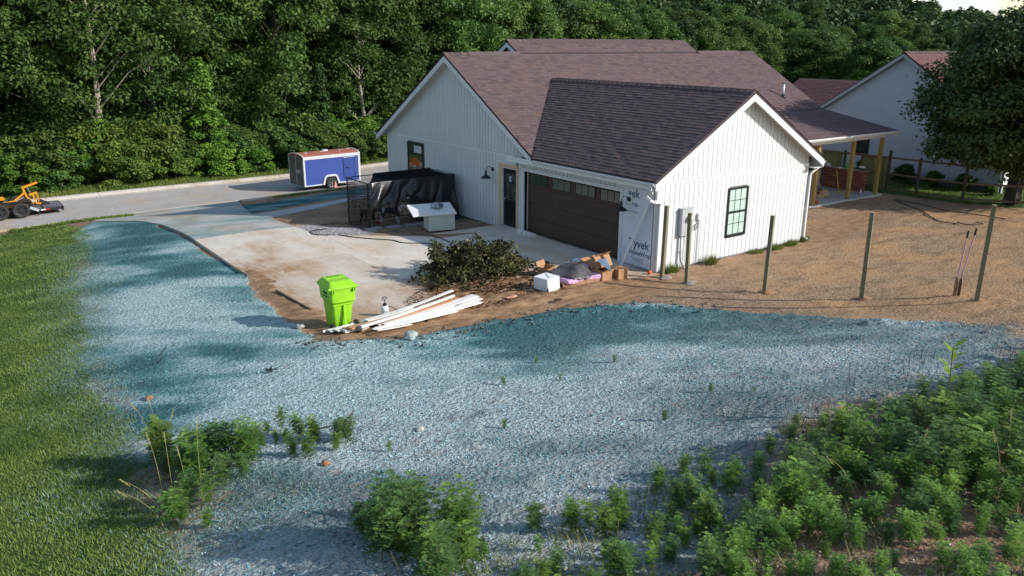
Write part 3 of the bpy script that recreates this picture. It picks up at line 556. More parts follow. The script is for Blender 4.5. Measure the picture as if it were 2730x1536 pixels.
soffit([(X0+.02,5.4,zm(5.4)-dz_),(X0+.02,11.06,6.05-dz_),(0,11.06,6.05-dz_),(0,5.4,zm(5.4)-dz_)]); soffit([(X0+.02,11.06,6.05-dz_),(X0+.02,17.0,zm(17)-dz_),(0,17.0,zm(17)-dz_),(0,11.06,6.05-dz_)])
# horizontal soffit and fascia at the garage eave (left), ending by the main gable
mb=MB(); mb.box((-.40,-.30,2.50),(0.0,6.9,2.52)); mb.build('soffit',TRIM,trim)
mb=MB(); mb.box((-.43,-.32,2.50),(-.402,6.9,zg(-.43)-.10)); mb.build('fascia',TRIM,trim)
mb=MB(); mb.box((7.0,-.30,2.50),(7.44,3.0,2.52)); mb.box((7.43,-.32,2.5),(7.46,2.8,zg(7.46)-.1)); mb.build('fascia',TRIM,trim)
# gutters: K profile
def gutter(pa,pb,out,nm='gutter',sc_=1):
    pa=Vector(pa);pb=Vector(pb);o=Vector(out); prof=[(0,0),(.0,-.09),(.055,-.09),(.085,-.05),(.105,-.035),(.105,0),(.09,0),(.09,-.03),(.05,-.08),(.012,-.08),(.012,0)]
    mb=MB(); mb.prism([pa+o*a*sc_+Vector((0,0,b*sc_)) for a,b in prof],pb-pa); return mb.build(nm,TRIM,trim)
gutter((-.43,-.34,2.70),(-.43,5.3,2.70),(-1,0,0)); gutter((7.46,-.34,2.71),(7.46,2.9,2.71),(1,0,0)); gutter((7.2,2.88,zp(2.9)-.01),(17.75,2.88,zp(2.9)-.01),(0,-1,0),sc_=1.15)
gutter((X0,17.03,zm(17.03)),(17.7,17.03,zm(17.03)),(0,1,0))
# ---- walls
def backing(name,pts,vec,parent=house,m=GAP): mb=MB(); mb.prism(pts,vec); return mb.build(name,m,parent)
def boards_x(parent,xs,xe,y,zlo,zhi,skip=(),out=-1,pitch=.2016,t=.018):
    """vertical boards on a wall facing -y; zlo/zhi functions of x"""
    n=round((xe-xs)/pitch); pitch=(xe-xs)/n; cache={}
    for i in range(n):
        a=xs+i*pitch; b=a+pitch; segs=[(zlo,zhi)]; c=(a+b)/2
        for (sa,sb,sz0,sz1) in skip:
            if c>sa and c<sb: segs=[(zlo,lambda q,z=sz0:z),(lambda q,z=sz1:z,zhi)]
        for lo,hi in segs:
            z0,z1,h0,h1=lo(a),lo(b),hi(a),hi(b)
            if min(h0-z0,h1-z1)<0.01: 
                if max(h0-z0,h1-z1)<.03: continue
                h0=max(h0,z0+.005);h1=max(h1,z1+.005)
            key=(round(z0,3),round(z1-z0,3),round(h0,3),round(h1,3))
            if key not in cache:
                g=.010; mb=MB(); mb.hexa([(g,-t,z0),(pitch-g,-t,z1),(pitch-g,0,z1),(g,0,z0)],[(g,-t,h0),(pitch-g,-t,h1),(pitch-g,0,h1),(g,0,h0)]); cache[key]=mb.mesh('siding_board',WHITE)
            link('siding_board',cache[key],parent,Matrix.Translation((a,y,0)))
gw=backing('garage_gable_wall',[(0.0,0,-.05),(7.075,0,-.05),(7.075,0,zg(7.075)-.13),(3.56,0,zg(3.56)-.13),(0,0,zg(0)-.13)],(0,.12,0))
win_skip=[(3.05,4.02,.60,2.22)]
boards_x(gw,.09,6.985,-.001,lambda x:0.0,lambda x:2.545,win_skip)
boards_x(gw,.0,7.07,-.001,lambda x:2.655,lambda x:zg(x)-.15)
mb=MB(); mb.box((-.02,-.035,2.55),(7.1,-.001,2.65)); mb.box((-.02,-.06,2.635),(7.1,-.035,2.652)); mb.build('band_board',TRIM,gw)
for a,b in ((-.025,.088),(6.987,7.10)): mb=MB(); mb.box((a,-.028,-.02),(b,-.001,2.55)); mb.build('corner_board',TRIM,gw)
mb=MB(); mb.box((-.03,.02,-.6),(7.08,.14,-.052)); mb.build('foundation',mat('block_foundation',(.36,.25,.17),.9,(.42,.36,.30),5,.8,.3,30),house)
# main gable wall (plane x=0), y 6.4 .. 16.6
RY=Matrix.Rotation(-math.pi/2,4,'Z')   # local +x -> -y ; local -y -> -x
mg=backing('main_gable_wall',[(0,7.95,-.11),(0,16.6,-.11),(0,16.6,zm(16.6)-.13),(0,11.06,6.05-.13),(0,5.6,zm(5.6)-.13),(0,5.6,2.3),(0,6.72,2.3),(0,6.72,2.16),(0,7.95,2.16)],(.12,0,0))
def boards_y(parent,ya,yb,zlo,zhi,skip=(),x=-.001,pitch=.2016,t=.018):
    n=round((yb-ya)/pitch); pitch=(yb-ya)/n; cache={}
    for i in range(n):
        a=ya+i*pitch; b=a+pitch; c=(a+b)/2; segs=[(zlo,zhi)]
        for (sa,sb,s0,s1) in skip:
            if sa<c<sb: segs=[(zlo,lambda q,z=s0:z),(lambda q,z=s1:z,zhi)]
        for lo,hi in segs:
            z0,z1,h0,h1=lo(a),lo(b),hi(a),hi(b)
            if min(h0-z0,h1-z1)<.01:
                if max(h0-z0,h1-z1)<.03: continue
                h0=max(h0,z0+.005);h1=max(h1,z1+.005)
            key=(round(z0,3),round(z1-z0,3),round(h0,3),round(h1,3))
            if key not in cache:
                g=.008; mb=MB(); mb.hexa([(-t,g,z0),(-t,pitch-g,z1),(0,pitch-g,z1),(0,g,z0)],[(-t,g,h0),(-t,pitch-g,h1),(0,pitch-g,h1),(0,g,h0)]); cache[key]=mb.mesh('siding_board',WHITE)
            link('siding_board',cache[key],parent,Matrix.Translation((x,a,0)))
boards_y(mg,7.93,16.50,lambda y:-.10,lambda y:2.545,[(13.4,14.78,.9,2.44)])
boards_y(mg,6.85,7.93,lambda y:2.19,lambda y:2.545)
boards_y(mg,5.75,16.6,lambda y:2.655,lambda y:zm(y)-.15)
mb=MB(); mb.box((-.035,6.5,2.55),(-.001,16.62,2.65)); mb.build('band_board',TRIM,mg)
mb=MB(); mb.box((-.028,16.5,-.1),(-.001,16.62,2.55)); mb.build('corner_board',TRIM,mg)
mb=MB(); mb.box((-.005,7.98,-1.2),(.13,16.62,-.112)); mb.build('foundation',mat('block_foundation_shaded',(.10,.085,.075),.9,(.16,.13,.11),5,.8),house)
# left and rear closure walls
backing('rear_wall',[(0.0,16.6,-1.2),(17.35,16.6,-1.2),(17.35,16.6,zm(16.6)-.12),(0,16.6,zm(16.6)-.12)],(0,-.12,0),m=WHITE)
backing('far_gable_wall',[(17.35,6.2,-.6),(17.35,16.6,-.6),(17.35,16.6,zm(16.6)-.13),(17.35,11.06,5.92),(17.35,6.2,zm(6.2)-.2)],(-.12,0,0),m=WHITE)
backing('garage_side_wall',[(7.075,.12,-.5),(7.075,6.2,-.5),(7.075,6.2,2.6),(7.075,.12,2.6)],(-.12,0,0),m=WHITE)
pw=backing('porch_wall',[(7.1,6.3,0),(17.35,6.3,0),(17.35,6.3,3.3),(7.1,6.3,3.3)],(0,.12,0))
boards_x(pw,7.1,17.25,6.299,lambda x:0.02,lambda x:2.9,[(15.6,17.0,.72,2.3)])
mb=MB(); mb.box((17.25,6.27,0.0),(17.37,6.299,3.0)); mb.build('corner_board',TRIM,pw)
# small upper gable face, louvred look of plain boards
ug=backing('upper_gable_wall',[(3.5,11.0,5.95),(3.5,11.91,zu(11.91)-.12),(3.5,16.6,zu(16.6)-.12),(3.5,16.6,zm(16.6)),(3.5,11.06,5.98)],(.1,0,0))
boards_y(ug,11.15,13.4,lambda y:5.2,lambda y:zu(y)-.15,x=3.499,pitch=.2)
# porch beam, posts
WOODY=mat('treated_post',(.36,.235,.06),.7,(.24,.15,.035),4,.8,.2,40,stretch=(1,1,.15))
WOODC=mat('treated_post_pale',(.34,.235,.075),.7,(.25,.16,.045),4,.8,.2,40,stretch=(1,1,.15))
mb=MB(); mb.box((7.1,3.30,2.52),(17.5,3.44,2.72)); mb.build('porch_beam',TRIM,house); mb=MB(); mb.box((7.1,2.9,2.70),(17.66,6.3,2.72)); mb.build('porch_ceiling',TRIM,house)
for x in (12.75,15.25,17.42): mb=MB(); mb.box((-.07,-.07,0),(.07,.07,2.52)); mb.build('porch_post',WOODC,house,loc=(x,3.4,0),bev=.006)
# ---- windows
def glassmat(name,c,r=.08,spec=.6): return mat(name,c,r,spec=spec)
BLIND=mat('window_with_blinds',(.36,.50,.44),.12,(.50,.62,.56),5,.6,stretch=(.2,.2,9),spec=.7)
def window_y(x0,x1,z0,z1,y,cols,rows,parent,pane,both=True,nm='window'):
    w=MB(); f=.055; d=.05
    w.box((x0-.02,y-d,z0),(x0+f,y,z1)); w.box((x1-f,y-d,z0),(x1+.02,y,z1)); w.box((x0+f,y-d,z1-f),(x1-f,y,z1)); w.box((x0+f,y-d-.012,z0-.01),(x1-f,y,z0+f+.02)); zm_=(z0+z1)/2; w.box((x0+f,y-d+.004,zm_-.03),(x1-f,y,zm_+.03))
    o=w.build(nm,BLACK,parent)
    cw=(x1-x0-2*f)/cols; rh=((z1-z0-2*f)/2-.03)/(rows/2)
    for sidx,zb in enumerate((z0+f+.02,zm_+.03)):
        for i in range(cols):
            for j in range(rows//2):
                mb=MB(); a=x0+f+i*cw; c=zb+j*rh*.985; mb.box((a+.008,y-.028,c+.008),(a+cw-.008,y-.022,c+rh-.012)); mb.build('pane',pane,o)
    mb=MB()
    for i in range(1,cols): mb.box((x0+f+i*cw-.009,y-.036,z0+f),(x0+f+i*cw+.009,y-.020,z1-f))
    for sidx,zb in enumerate((z0+f+.02,zm_+.03)):
        for j in range(1,rows//2): mb.box((x0+f,y-.035,zb+j*rh*.985-.009),(x1-f,y-.021,zb+j*rh*.985+.009))
    mb.build('muntin_grid',BLACK,o); mb=MB(); mb.box((x0,y-.019,z0+.02),(x1,y-.010,z1-.02)); mb.build('window_back',DARK,o); return o
window_y(3.09,4.01,.62,2.18,-.002,3,4,house,BLIND)
window_y(15.62,16.95,.80,2.28,6.297,3,4,house,mat('porch_window_glass',(.20,.36,.32),.1,(.40,.55,.50),2,.8,spec=.7))
# gable window, dark glass with taped paper and scattered orange triangles
w=MB(); y0,y1,z0,z1=13.45,14.73,.62,2.40
w.box((-.05,y0-.02,z0),(-.002,y0+.05,z1)); w.box((-.05,y1-.05,z0),(-.002,y1+.02,z1)); w.box((-.05,y0+.05,z1-.05),(-.002,y1-.05,z1)); w.box((-.05,y0+.05,z0),(-.002,y1-.05,z0+.05)); gwn=w.build('window',BLACK,house)
GL=mat('dark_glass',(.020,.030,.024),.07,(.06,.07,.05),2.2,.6,spec=.7)
mb=MB(); mb.box((-.026,y0+.05,z0+.05),(-.02,y1-.05,z1-.05)); mb.build('pane',GL,gwn)
mb=MB(); mb.box((-.034,13.56,1.98),(-.028,14.18,2.28)); mb.build('taped_paper',mat('paper',(.62,.58,.62),.5,(.45,.42,.47),3,.6),gwn)
mb=MB(); r_=random.Random(4)
for k in range(60):
    y=13.75+r_.random()*.72; z=1.48+r_.random()*.2-(14.4-y)*.06; q=r_.random()*6.28; l=.08+r_.random()*.11
    mb.add([(-.031,y,z),(-.031,y+l*math.cos(q),z+l*math.sin(q)),(-.031,y+l*.6*math.cos(q+.7),z+l*.6*math.sin(q+.7))],[(0,1,2)])
mb.build('orange_pieces',mat('orange_piece',(.95,.17,.015),.5),gwn)
mb=MB(); 
for k in range(16):
    y=13.6+r_.random()*1.0; z=1.18+r_.random()*.22; l=.06+r_.random()*.08; mb.box((-.031,y,z),(-.029,y+l,z+l*.6))
mb.build('stacked_items',mat('dim_brown',(.16,.11,.07),.6),gwn)
# ---- door wall of the garage
WRAP=mat('house_wrap',(.66,.68,.74),.4,(.60,.62,.69),3,.7,.35,14)
BROWN=mat('garage_door_brown',(.060,.030,.019),.62,(.078,.041,.026),6,.7,.3,70,stretch=(1,1,.3))
GLD=mat('garage_door_glass',(.030,.055,.045),.1,(.055,.085,.06),1.3,.6,spec=.6)
dwall=backing('garage_front_wall',[(0.02,0,-.05),(0.02,1.5,-.05),(0.02,1.5,2.18),(0.02,6.38,2.18),(0.02,6.38,-.05),(0.02,6.82,-.05),(0.02,6.82,2.3),(0.02,6.82,2.6),(0.02,0,2.6)],(.10,0,0),m=mat('sheathing',(.5,.5,.52),.8))
mb=MB(); mb.box((-.006,.10,.03),(.018,1.38,2.50)); wrapo=mb.build('house_wrap',WRAP,house)
mb=MB(); mb.box((-.012,1.38,2.30),(.018,1.75,2.50)); mb.build('house_wrap',WRAP,house)
boards_y(dwall,1.78,6.45,lambda y:2.30,lambda y:2.50,pitch=.2)
boards_y(dwall,6.45,6.70,lambda y:-.03,lambda y:2.50,pitch=.125)
for bx in (((-.03,1.38,0),(.018,1.5,2.29)),((-.03,6.38,0),(.018,6.5,2.29)),((-.03,1.5,2.17),(.018,6.38,2.29))):
    mb=MB(); mb.box(*bx); mb.build('door_casing',TRIM,dwall)
for bx in (((.02,1.47,0),(.24,1.5,2.17)),((.02,6.38,0),(.24,6.41,2.17)),((.02,1.5,2.17),(.24,6.38,2.2))):
    mb=MB(); mb.box(*bx); mb.build('door_jamb',TRIM,dwall)
gd=empty('garage_door'); gd.parent=house
sec=2.17/4
for k in range(4):
    mb=MB(); z=k*sec; mb.box((.17,1.5,z+.004),(.21,6.38,z+sec-.006))
    s=mb.build('door_section',BROWN,gd)
    if k<3:
        for j in range(4):
            a=1.5+j*1.22+.12; mb=MB()
            b_=a+.98
            # raised frame round a recessed panel
            for q in (((.160,a,z+.06),(.17,b_,z+.085)),((.160,a,z+sec-.085),(.17,b_,z+sec-.06)),((.160,a,z+.085),(.17,a+.03,z+sec-.085)),((.160,b_-.03,z+.085),(.17,b_,z+sec-.085))): mb.box(*q)
    else:
        for j in range(4):
            a=1.5+j*1.22+.14; b_=a+.94; mb=MB()
            for q in (((.145,a-.03,z+.09),(.17,b_+.03,z+.12)),((.145,a-.03,z+sec-.10),(.17,b_+.03,z+sec-.07)),((.145,a-.03,z+.12),(.17,a,z+sec-.10)),((.145,b_,z+.12),(.17,b_+.03,z+sec-.10))): mb.box(*q)
            for t in (1/3,2/3): mb.box((.150,a+.94*t-.01,z+.12),(.168,a+.94*t+.01,z+sec-.10))
            mb.build('window_frame',BROWN,gd)
            for t in range(3):
                mb=MB(); mb.box((.158,a+.313*t+.01,z+.12),(.163,a+.313*(t+1)-.01,z+sec-.10)); mb.build('window_pane',GLD,gd)
mb=MB(); mb.box((.15,1.5,0.005),(.21,6.38,.05)); mb.build('bottom_seal',RUBBER,gd)
# entry door
PINE=mat('raw_pine_casing',(.56,.36,.19),.6,(.62,.42,.24),4,.7,stretch=(1,1,.2))
ed=empty('entry_door'); ed.parent=house
for bx in (((-.028,6.72,0),(.0,6.84,2.17)),((-.028,7.78,0),(.0,7.93,2.17)),((-.028,6.72,2.17),(.0,7.93,2.29))): mb=MB(); mb.box(*bx); mb.build('casing',PINE,ed)
for bx in (((.0,6.82,.02),(.12,6.85,2.17)),((.0,7.72,.02),(.12,7.78,2.17)),((.0,6.85,2.13),(.12,7.72,2.17))): mb=MB(); mb.box(*bx); mb.build('jamb',TRIM,ed)
mb=MB(); mb.box((.06,6.85,.03),(.10,7.72,2.13)); dl=mb.build('door_leaf',mat('black_door',(.010,.011,.012),.3,spec=.5),ed)
for i in range(2):
    for j in range(3):
        mb=MB(); mb.box((.052,6.98+i*.31,.98+j*.33),(.059,6.98+i*.31+.29,.98+j*.33+.31)); mb.build('door_light',mat('door_glass',(.03,.035,.035),.06,(.09,.08,.08),3,.5,spec=.7) if i+j==0 else bpy.data.materials['door_glass'],ed)
mb=MB(); mb.box((.047,7.22,1.66),(.0505,7.36,1.86)); mb.build('door_notice',mat('notice_paper',(.6,.6,.6),.6,(.1,.1,.1),22,.4),ed)
mb=MB(); mb.lathe([(.0,0),(.028,0),(.03,.02),(.02,.05),(0,.05)],10,Matrix.Translation((.058,7.63,1.0))@Matrix.Rotation(-math.pi/2,4,'Y')); mb.build('door_knob',STEEL,ed)
mb=MB(); mb.box((-.02,6.85,.0),(.12,7.72,.03)); mb.build('threshold',STEEL,ed)
# barn wall lamps
def lamp(y):
    L_=empty('wall_lamp'); L_.parent=house; bx=-.006
    mb=MB(); mb.box((bx-.012,y-.13,1.86),(bx-.0,y+.10,2.13)); mb.build('mounting_block',TRIM,L_)
    mb=MB(); mb.lathe([(.0,0),(.075,0),(.075,.02),(.05,.035),(0,.04)],16,Matrix.Translation((bx-.012,y,2.0))@Matrix.Rotation(-math.pi/2,4,'Y')); mb.build('canopy',BLACK,L_)
    mb=MB(); pts=[(bx-.03,y,2.0)]+[(bx-.10-.11*(1-math.cos(t)),y+.0,2.0+.06+.08*math.sin(t)-.03) for t in np.linspace(-.4,math.pi*.95,12)]+[(bx-.335,y,1.97)]
    mb.tube(pts,.011,8); mb.build('gooseneck_arm',BLACK,L_,smooth=True)
    mb=MB(); c=Matrix.Translation((bx-.335,y,1.70)); mb.lathe([(.20,0),(.195,.012),(.12,.075),(.06,.10),(.045,.17),(.04,.25),(.02,.28)],24,c,capb=False); mb.build('shade',BLACK,L_,smooth=True)
lamp(8.28); lamp(1.12)
# meter box, conduit, junction box
ms_=empty('electric_meter'); ms_.parent=house
mb=MB(); mb.box((.92,-.17,.98),(1.38,-.02,1.80)); mb.build('cabinet',STEEL,ms_,bev=.008); mb=MB(); mb.box((.90,-.19,1.785),(1.40,-.02,1.81)); mb.build('cabinet_cap',STEEL,ms_)
mb=MB(); mb.lathe([(.095,0),(.095,.04),(.085,.05),(.08,.12),(.06,.135),(0,.14)],20,Matrix.Translation((1.20,-.17,1.50))@Matrix.Rotation(math.pi/2,4,'X')); mb.build('meter_dial',CHROME,ms_,smooth=True)
mb=MB(); mb.tube([(1.02,-.09,.99),(1.02,-.09,.42),(1.03,-.11,.2),(1.12,-.16,.02),(1.16,-.18,-.08)],.035,10); mb.build('conduit',STEEL,ms_,smooth=True)
mb=MB(); mb.lathe([(.045,0),(.045,.05)],12,Matrix.Translation((1.02,-.09,.45))); mb.build('conduit_coupling',STEEL,ms_)
mb=MB(); mb.tube([(1.16,-.04,.95),(1.22,-.04,.90),(1.22,-.04,0)],.008,6); mb.build('ground_wire',STEEL,ms_)
jb=empty('cable_box'); jb.parent=house
mb=MB(); mb.box((1.70,-.10,1.36),(1.92,-.02,1.56)); mb.build('box_cover',mat('pale_plastic',(.55,.55,.58),.5),jb,bev=.01)
mb=MB(); mb.tube([(1.76,-.05,1.36),(1.74,-.06,1.2),(1.66,-.05,1.05),(1.60,-.05,1.1),(1.62,-.05,1.22),(1.72,-.05,1.25)],.012,6); mb.build('coiled_cable',BLACK,jb,smooth=True)
mb=MB(); mb.tube([(1.80,-.04,1.36),(1.80,-.04,-.03)],.011,6); mb.build('cable_riser',STEEL,jb)
# downspouts
def dspout(pts,w=.075,d=.06,nm='downspout'):
    mb=MB()
    for a,b in zip(pts,pts[1:]): mb.bar(a,b,w,d)
    return mb.build(nm,TRIM,trim)
dspout([(-.50,-.22,2.64),(-.50,-.22,2.50),(-.42,-.17,2.38)],.09,.07)
dspout([(-.46,-.02,2.30),(-.40,-.09,2.20),(-.24,-.14,2.13),(-.06,-.13,2.12),(.05,-.075,2.02),(.05,-.075,.02)],.10,.08)
dspout([(7.50,-.2,2.63),(7.48,-.15,2.5),(7.2,-.09,2.32),(7.16,-.07,2.2),(7.16,-.07,.1),(7.24,-.2,.02)],.08,.06)
mb=MB(); mb.box((-.05,.0,.02),(-.005,.05,2.5)); mb.build('corner_post',TRIM,house); mb=MB(); mb.box((-.03,.085,.02),(-.004,.11,2.5)); mb.build('corner_post',mat('aluminium_channel',(.30,.29,.32),.5),house)
# vent pipe on main roof
vp=empty('vent_pipe'); vp.parent=house; vx,vy=12.7,7.9
def vent_at():
    return None
# lettering
def text(s,size,loc,ex=.003,m=None,parent=None,rot=None,nm='printed_lettering',sx=1,bold=.0):
    cu=bpy.data.curves.new('t','FONT'); cu.body=s; cu.size=size; cu.extrude=ex; cu.offset=bold; o=bpy.data.objects.new('t',cu); COL.objects.link(o)
    dg=bpy.context.evaluated_depsgraph_get(); me=bpy.data.meshes.new_from_object(o.evaluated_get(dg)); bpy.data.objects.remove(o); me.name=nm
    me.materials.clear(); me.materials.append(m); me.transform(Matrix.Diagonal((sx,1,1,1))); t=link(nm,me,parent); t.matrix_local=Matrix.Translation(loc)@rot; return t
RW=Matrix(((0,0,-1,0),(-1,0,0,0),(0,1,0,0),(0,0,0,1)))   # reads towards -y, stands up z, faces -x
INK=mat('wrap_ink',(.035,.10,.17),.5)
text('Tyvek',.36,(-.009,1.06,.60),m=INK,parent=wrapo,rot=RW,bold=.003,sx=.95); text('HomeWrap',.19,(-.009,1.03,.37),m=INK,parent=wrapo,rot=RW,bold=.001,sx=.98)
text('vek',.36,(-.009,1.18,2.08),m=INK,parent=wrapo,rot=RW,bold=.003,sx=.95); text('eWrap.',.19,(-.009,1.28,1.83),m=INK,parent=wrapo,rot=RW,bold=.001,sx=.98)
mb=MB(); 
for i in range(4): mb.box((-.0085,.42,.27-i*.035),(-.0065,.98-i*.05,.277-i*.035))
for i in range(2): mb.box((-.0085,.75,1.66-i*.035),(-.0065,1.22,1.667-i*.035))
mb.build('small_print',INK,wrapo)
mb=MB(); r_=random.Random(2)
for k in range(26):
    y=.2+r_.random()*1.1; z=.1+r_.random()*2.3; mb.box((-.009,y,z),(-.0065,y+.022,z+.022))
mb.build('cap_nails',INK,wrapo)
mb=MB(); mb.lathe([(.05,0),(.05,.66)],14,Matrix.Translation((15.93,7.68,4.02))); mb.build('pipe',CHROME if False else mat('white_pipe',(.7,.7,.7),.3,metal=.3),vp,smooth=True); mb=MB(); mb.lathe([(.16,0),(.09,.06),(.06,.16)],14,Matrix.Translation((15.93,7.68,4.04))); mb.build('flashing',BLACK,vp,smooth=True)
mb=MB(); mb.lathe([(.056,.64),(.056,.68)],14,Matrix.Translation((15.93,7.68,4.02))); mb.build('cap',BLACK,vp)
# brick counter on the porch: bricks laid one by one on the side that shows
BR=mat('red_brick',(.22,.065,.045),.85,(.30,.11,.075),9,.8,.3,60,rnd=.35); MORT=mat('mortar',(.16,.10,.085),.9)
bc=empty('brick_counter'); tag(bc,'low red brick counter wall at the end of the covered porch','wall')
mb=MB(); mb.box((17.28,3.95,0),(17.46,6.05,.93)); mb.build('mortar_core',MORT,bc)
mb=MB(); mb.box((0,0,0),(.012,.205,.062)); brm=mb.mesh('brick',BR); mb=MB(); mb.box((0,0,0),(.205,.012,.062)); brm2=mb.mesh('brick',BR)
for j in range(12):
    o_=0 if j%2 else .107; y=3.96-o_
    while y<6.03:
        if y>=3.94 and y+.2<=6.06: link('brick',brm,bc,Matrix.Translation((17.268,y,j*.0765+.01)))
        y+=.216
    if j%2==0: link('brick',brm,bc,Matrix.Translation((17.262,3.86,j*.0765+.01)))
for j in range(12): link('brick',brm2,bc,Matrix.Translation((17.262+(.012 if j%2 else 0),3.938,j*.0765+.01)))
mb=MB(); mb.box((17.2,3.85,.93),(17.5,6.1,.965)); mb.build('counter_top',mat('block_top',(.34,.22,.17),.8),bc)
def simple(name,mb,m,label,cat,group=None,smooth=False,bev=0,loc=None):
    o=mb.build(name,m,None,smooth,bev,loc); tag(o,label,cat,group); return o
# things on the counter and porch
def lump(r,sx,sy,sz,seed,n=2,base=True,amp=.35):
    """irregular lump mesh from an icosphere"""
    bm=bmesh.new(); bmesh.ops.create_icosphere(bm,subdivisions=n,radius=r); 
    for v in bm.verts:
        k=1+amp*(mnoise.noise(v.co/r*1.3+Vector((seed*3.7,seed,0))))+amp*.4*mnoise.noise(v.co/r*3.5+Vector((seed,0,0)))
        v.co=Vector((v.co.x*sx*k,v.co.y*sy*k,v.co.z*sz*k))
        if base: v.co.z=max(v.co.z,-r*sz*.35)
    mb=MB(); mb.add([v.co.copy() for v in bm.verts],[[q.index for q in f.verts] for f in bm.faces]); bm.free(); return mb
PLW=mat('white_plastic_bag',(.62,.66,.74),.4,(.45,.50,.62),9,.8)
simple('plastic_bag',lump(.14,1,1,.8,1),PLW,'crumpled white plastic bag on the counter beside the porch wall','bag',loc=(17.33,5.85,1.01))
simple('cloth_rag',lump(.12,1.3,1,.25,2),mat('rag_white',(.62,.62,.62),.8),'flat white rag lying on the middle of the brick counter','cloth',loc=(17.33,5.2,.975))
bt=empty('green_bottle',(17.33,4.85,.965)); tag(bt,'bright green spray bottle standing on the brick counter','bottle')
mb=MB(); mb.lathe([(.045,0),(.05,.02),(.05,.15),(.02,.2),(.02,.22)],12); mb.build('bottle_body',mat('green_plastic',(.08,.55,.08),.4),bt); mb=MB(); mb.box((-.02,-.07,.22),(.02,.03,.26)); mb.build('spray_head',mat('green_plastic_dark',(.05,.4,.06),.4),bt)
hd=empty('paint_tub',(17.33,4.12,.965)); tag(hd,'white tub with a dark rim at the near end of the brick counter','tub')
mb=MB(); mb.lathe([(.10,0),(.12,.02),(.135,.14)],16); mb.build('tub_body',mat('tub_dark',(.05,.05,.06),.5),hd); mb=MB(); mb.lathe([(.14,.13),(.15,.15),(.13,.19),(0,.2)],16); mb.build('tub_lid',mat('tub_white',(.7,.7,.7),.5),hd)
bag=empty('feed_bag',(14.9,4.35,0)); tag(bag,'slumped tan paper bag by the middle porch post','bag')
lump(.26,1.3,1.1,.9,5).build('bag_body',mat('tan_paper',(.45,.30,.20),.8,(.36,.23,.15),6,.7),bag,smooth=True,loc=(0,0,.09)); lump(.2,1.1,.9,.6,7).build('bag_fold',mat('tan_paper_dark',(.40,.26,.17),.8),bag,smooth=True,loc=(-.36,-.05,.05))
mb=MB(); mb.tube([(-.25+.10*math.cos(t),-.02+.02*t,.26+.09*math.sin(t)) for t in np.linspace(0,5.4,14)],.018,6); simple('hose_coil',mb,BLACK,'small black hose loop resting on the tan bag','hose',loc=(14.9,4.35,0))
mb=MB(); mb.bar((16.1,4.35,.02),(16.9,5.1,.92),.03,.06); simple('yellow_level',mb,mat('yellow_plastic',(.62,.36,.02),.5),'long yellow level leaning against the brick counter','tool')
mb=MB(); mb.bar((16.2,4.75,.02),(17.05,4.15,.02),.05,.02); simple('yellow_board',mb,mat('yellow_stick',(.55,.33,.04),.6),'thin yellow strip lying on the porch floor before the bricks','tool')
mb=MB(); mb.lathe([(.035,0),(.035,.1),(.015,.15),(.015,.17)],10,Matrix.Translation((0,0,0))); mb.lathe([(.03,0),(.03,.12),(.012,.16)],10,Matrix.Translation((.12,.06,0))); simple('caulk_bottles',mb,mat('pale_bottle',(.6,.55,.68),.4),'pair of pale lilac bottles on the slab by the last porch post','bottles',loc=(17.0,3.85,0))
lump(.18,2,1.1,.12,9).build('blue_sheet',mat('aqua_plastic',(.10,.33,.36),.5,(.25,.45,.47),12,.8),None,loc=(15.4,5.4,.02)); tag(bpy.data.objects['blue_sheet'],'scrap of aqua plastic sheet on the porch floor by the wall','sheet')
lump(.10,1.1,1,1.3,11).build('clay_planter',mat('clay_planter',(.26,.08,.04),.8),None,loc=(12.95,3.36,.1)); tag(bpy.data.objects['clay_planter'],'small heap of broken red bricks at the foot of the corner porch post','rubble')
# ---- lime wheelie bin
LIME=mat('lime_plastic',(.28,.60,.014),.42,(.22,.47,.02),5,.9,spec=.45)
bn_=empty('wheeled_bin',(-9.66,.55,.05),math.radians(-2)); tag(bn_,'lime green wheeled garbage bin with closed lid on the driveway','garbage bin')
mb=MB()
def rr_(hx,hy,z,yo=0,c=.06,xo=0):
    pts=[]
    for sx,sy,a0 in ((1,1,0),(-1,1,90),(-1,-1,180),(1,-1,270)):
        for a in (0,30,60,90):
            t=math.radians(a0+a); pts.append(Vector((xo+sx*(hx-c)+c*math.cos(t),yo+sy*(hy-c)+c*math.sin(t),z)))
    return pts
def loft(mb,rings,capb=True,capt=True):
    n=len(rings[0]); vs=[p for r in rings for p in r]; fs=[(i*n+k,i*n+(k+1)%n,(i+1)*n+(k+1)%n,(i+1)*n+k) for i in range(len(rings)-1) for k in range(n)]
    if capb: fs.append(tuple(range(n))[::-1])
    if capt: fs.append(tuple((len(rings)-1)*n+k for k in range(n)))
    mb.add(vs,fs)
loft(mb,[rr_(.20,.24,0,.04),rr_(.215,.26,.03,.04),rr_(.265,.335,.66,.01),rr_(.315,.385,.72,0),rr_(.33,.40,.97,0),rr_(.35,.42,.975,0),rr_(.35,.42,1.01,0)])
b_=mb.build('bin_body',LIME,bn_,smooth=False)
for p in b_.data.polygons: p.use_smooth=True
m_=b_.modifiers.new('edge','EDGE_SPLIT') if False else None
b_.data.set_sharp_from_angle(angle=math.radians(35)) if hasattr(b_.data,'set_sharp_from_angle') else None
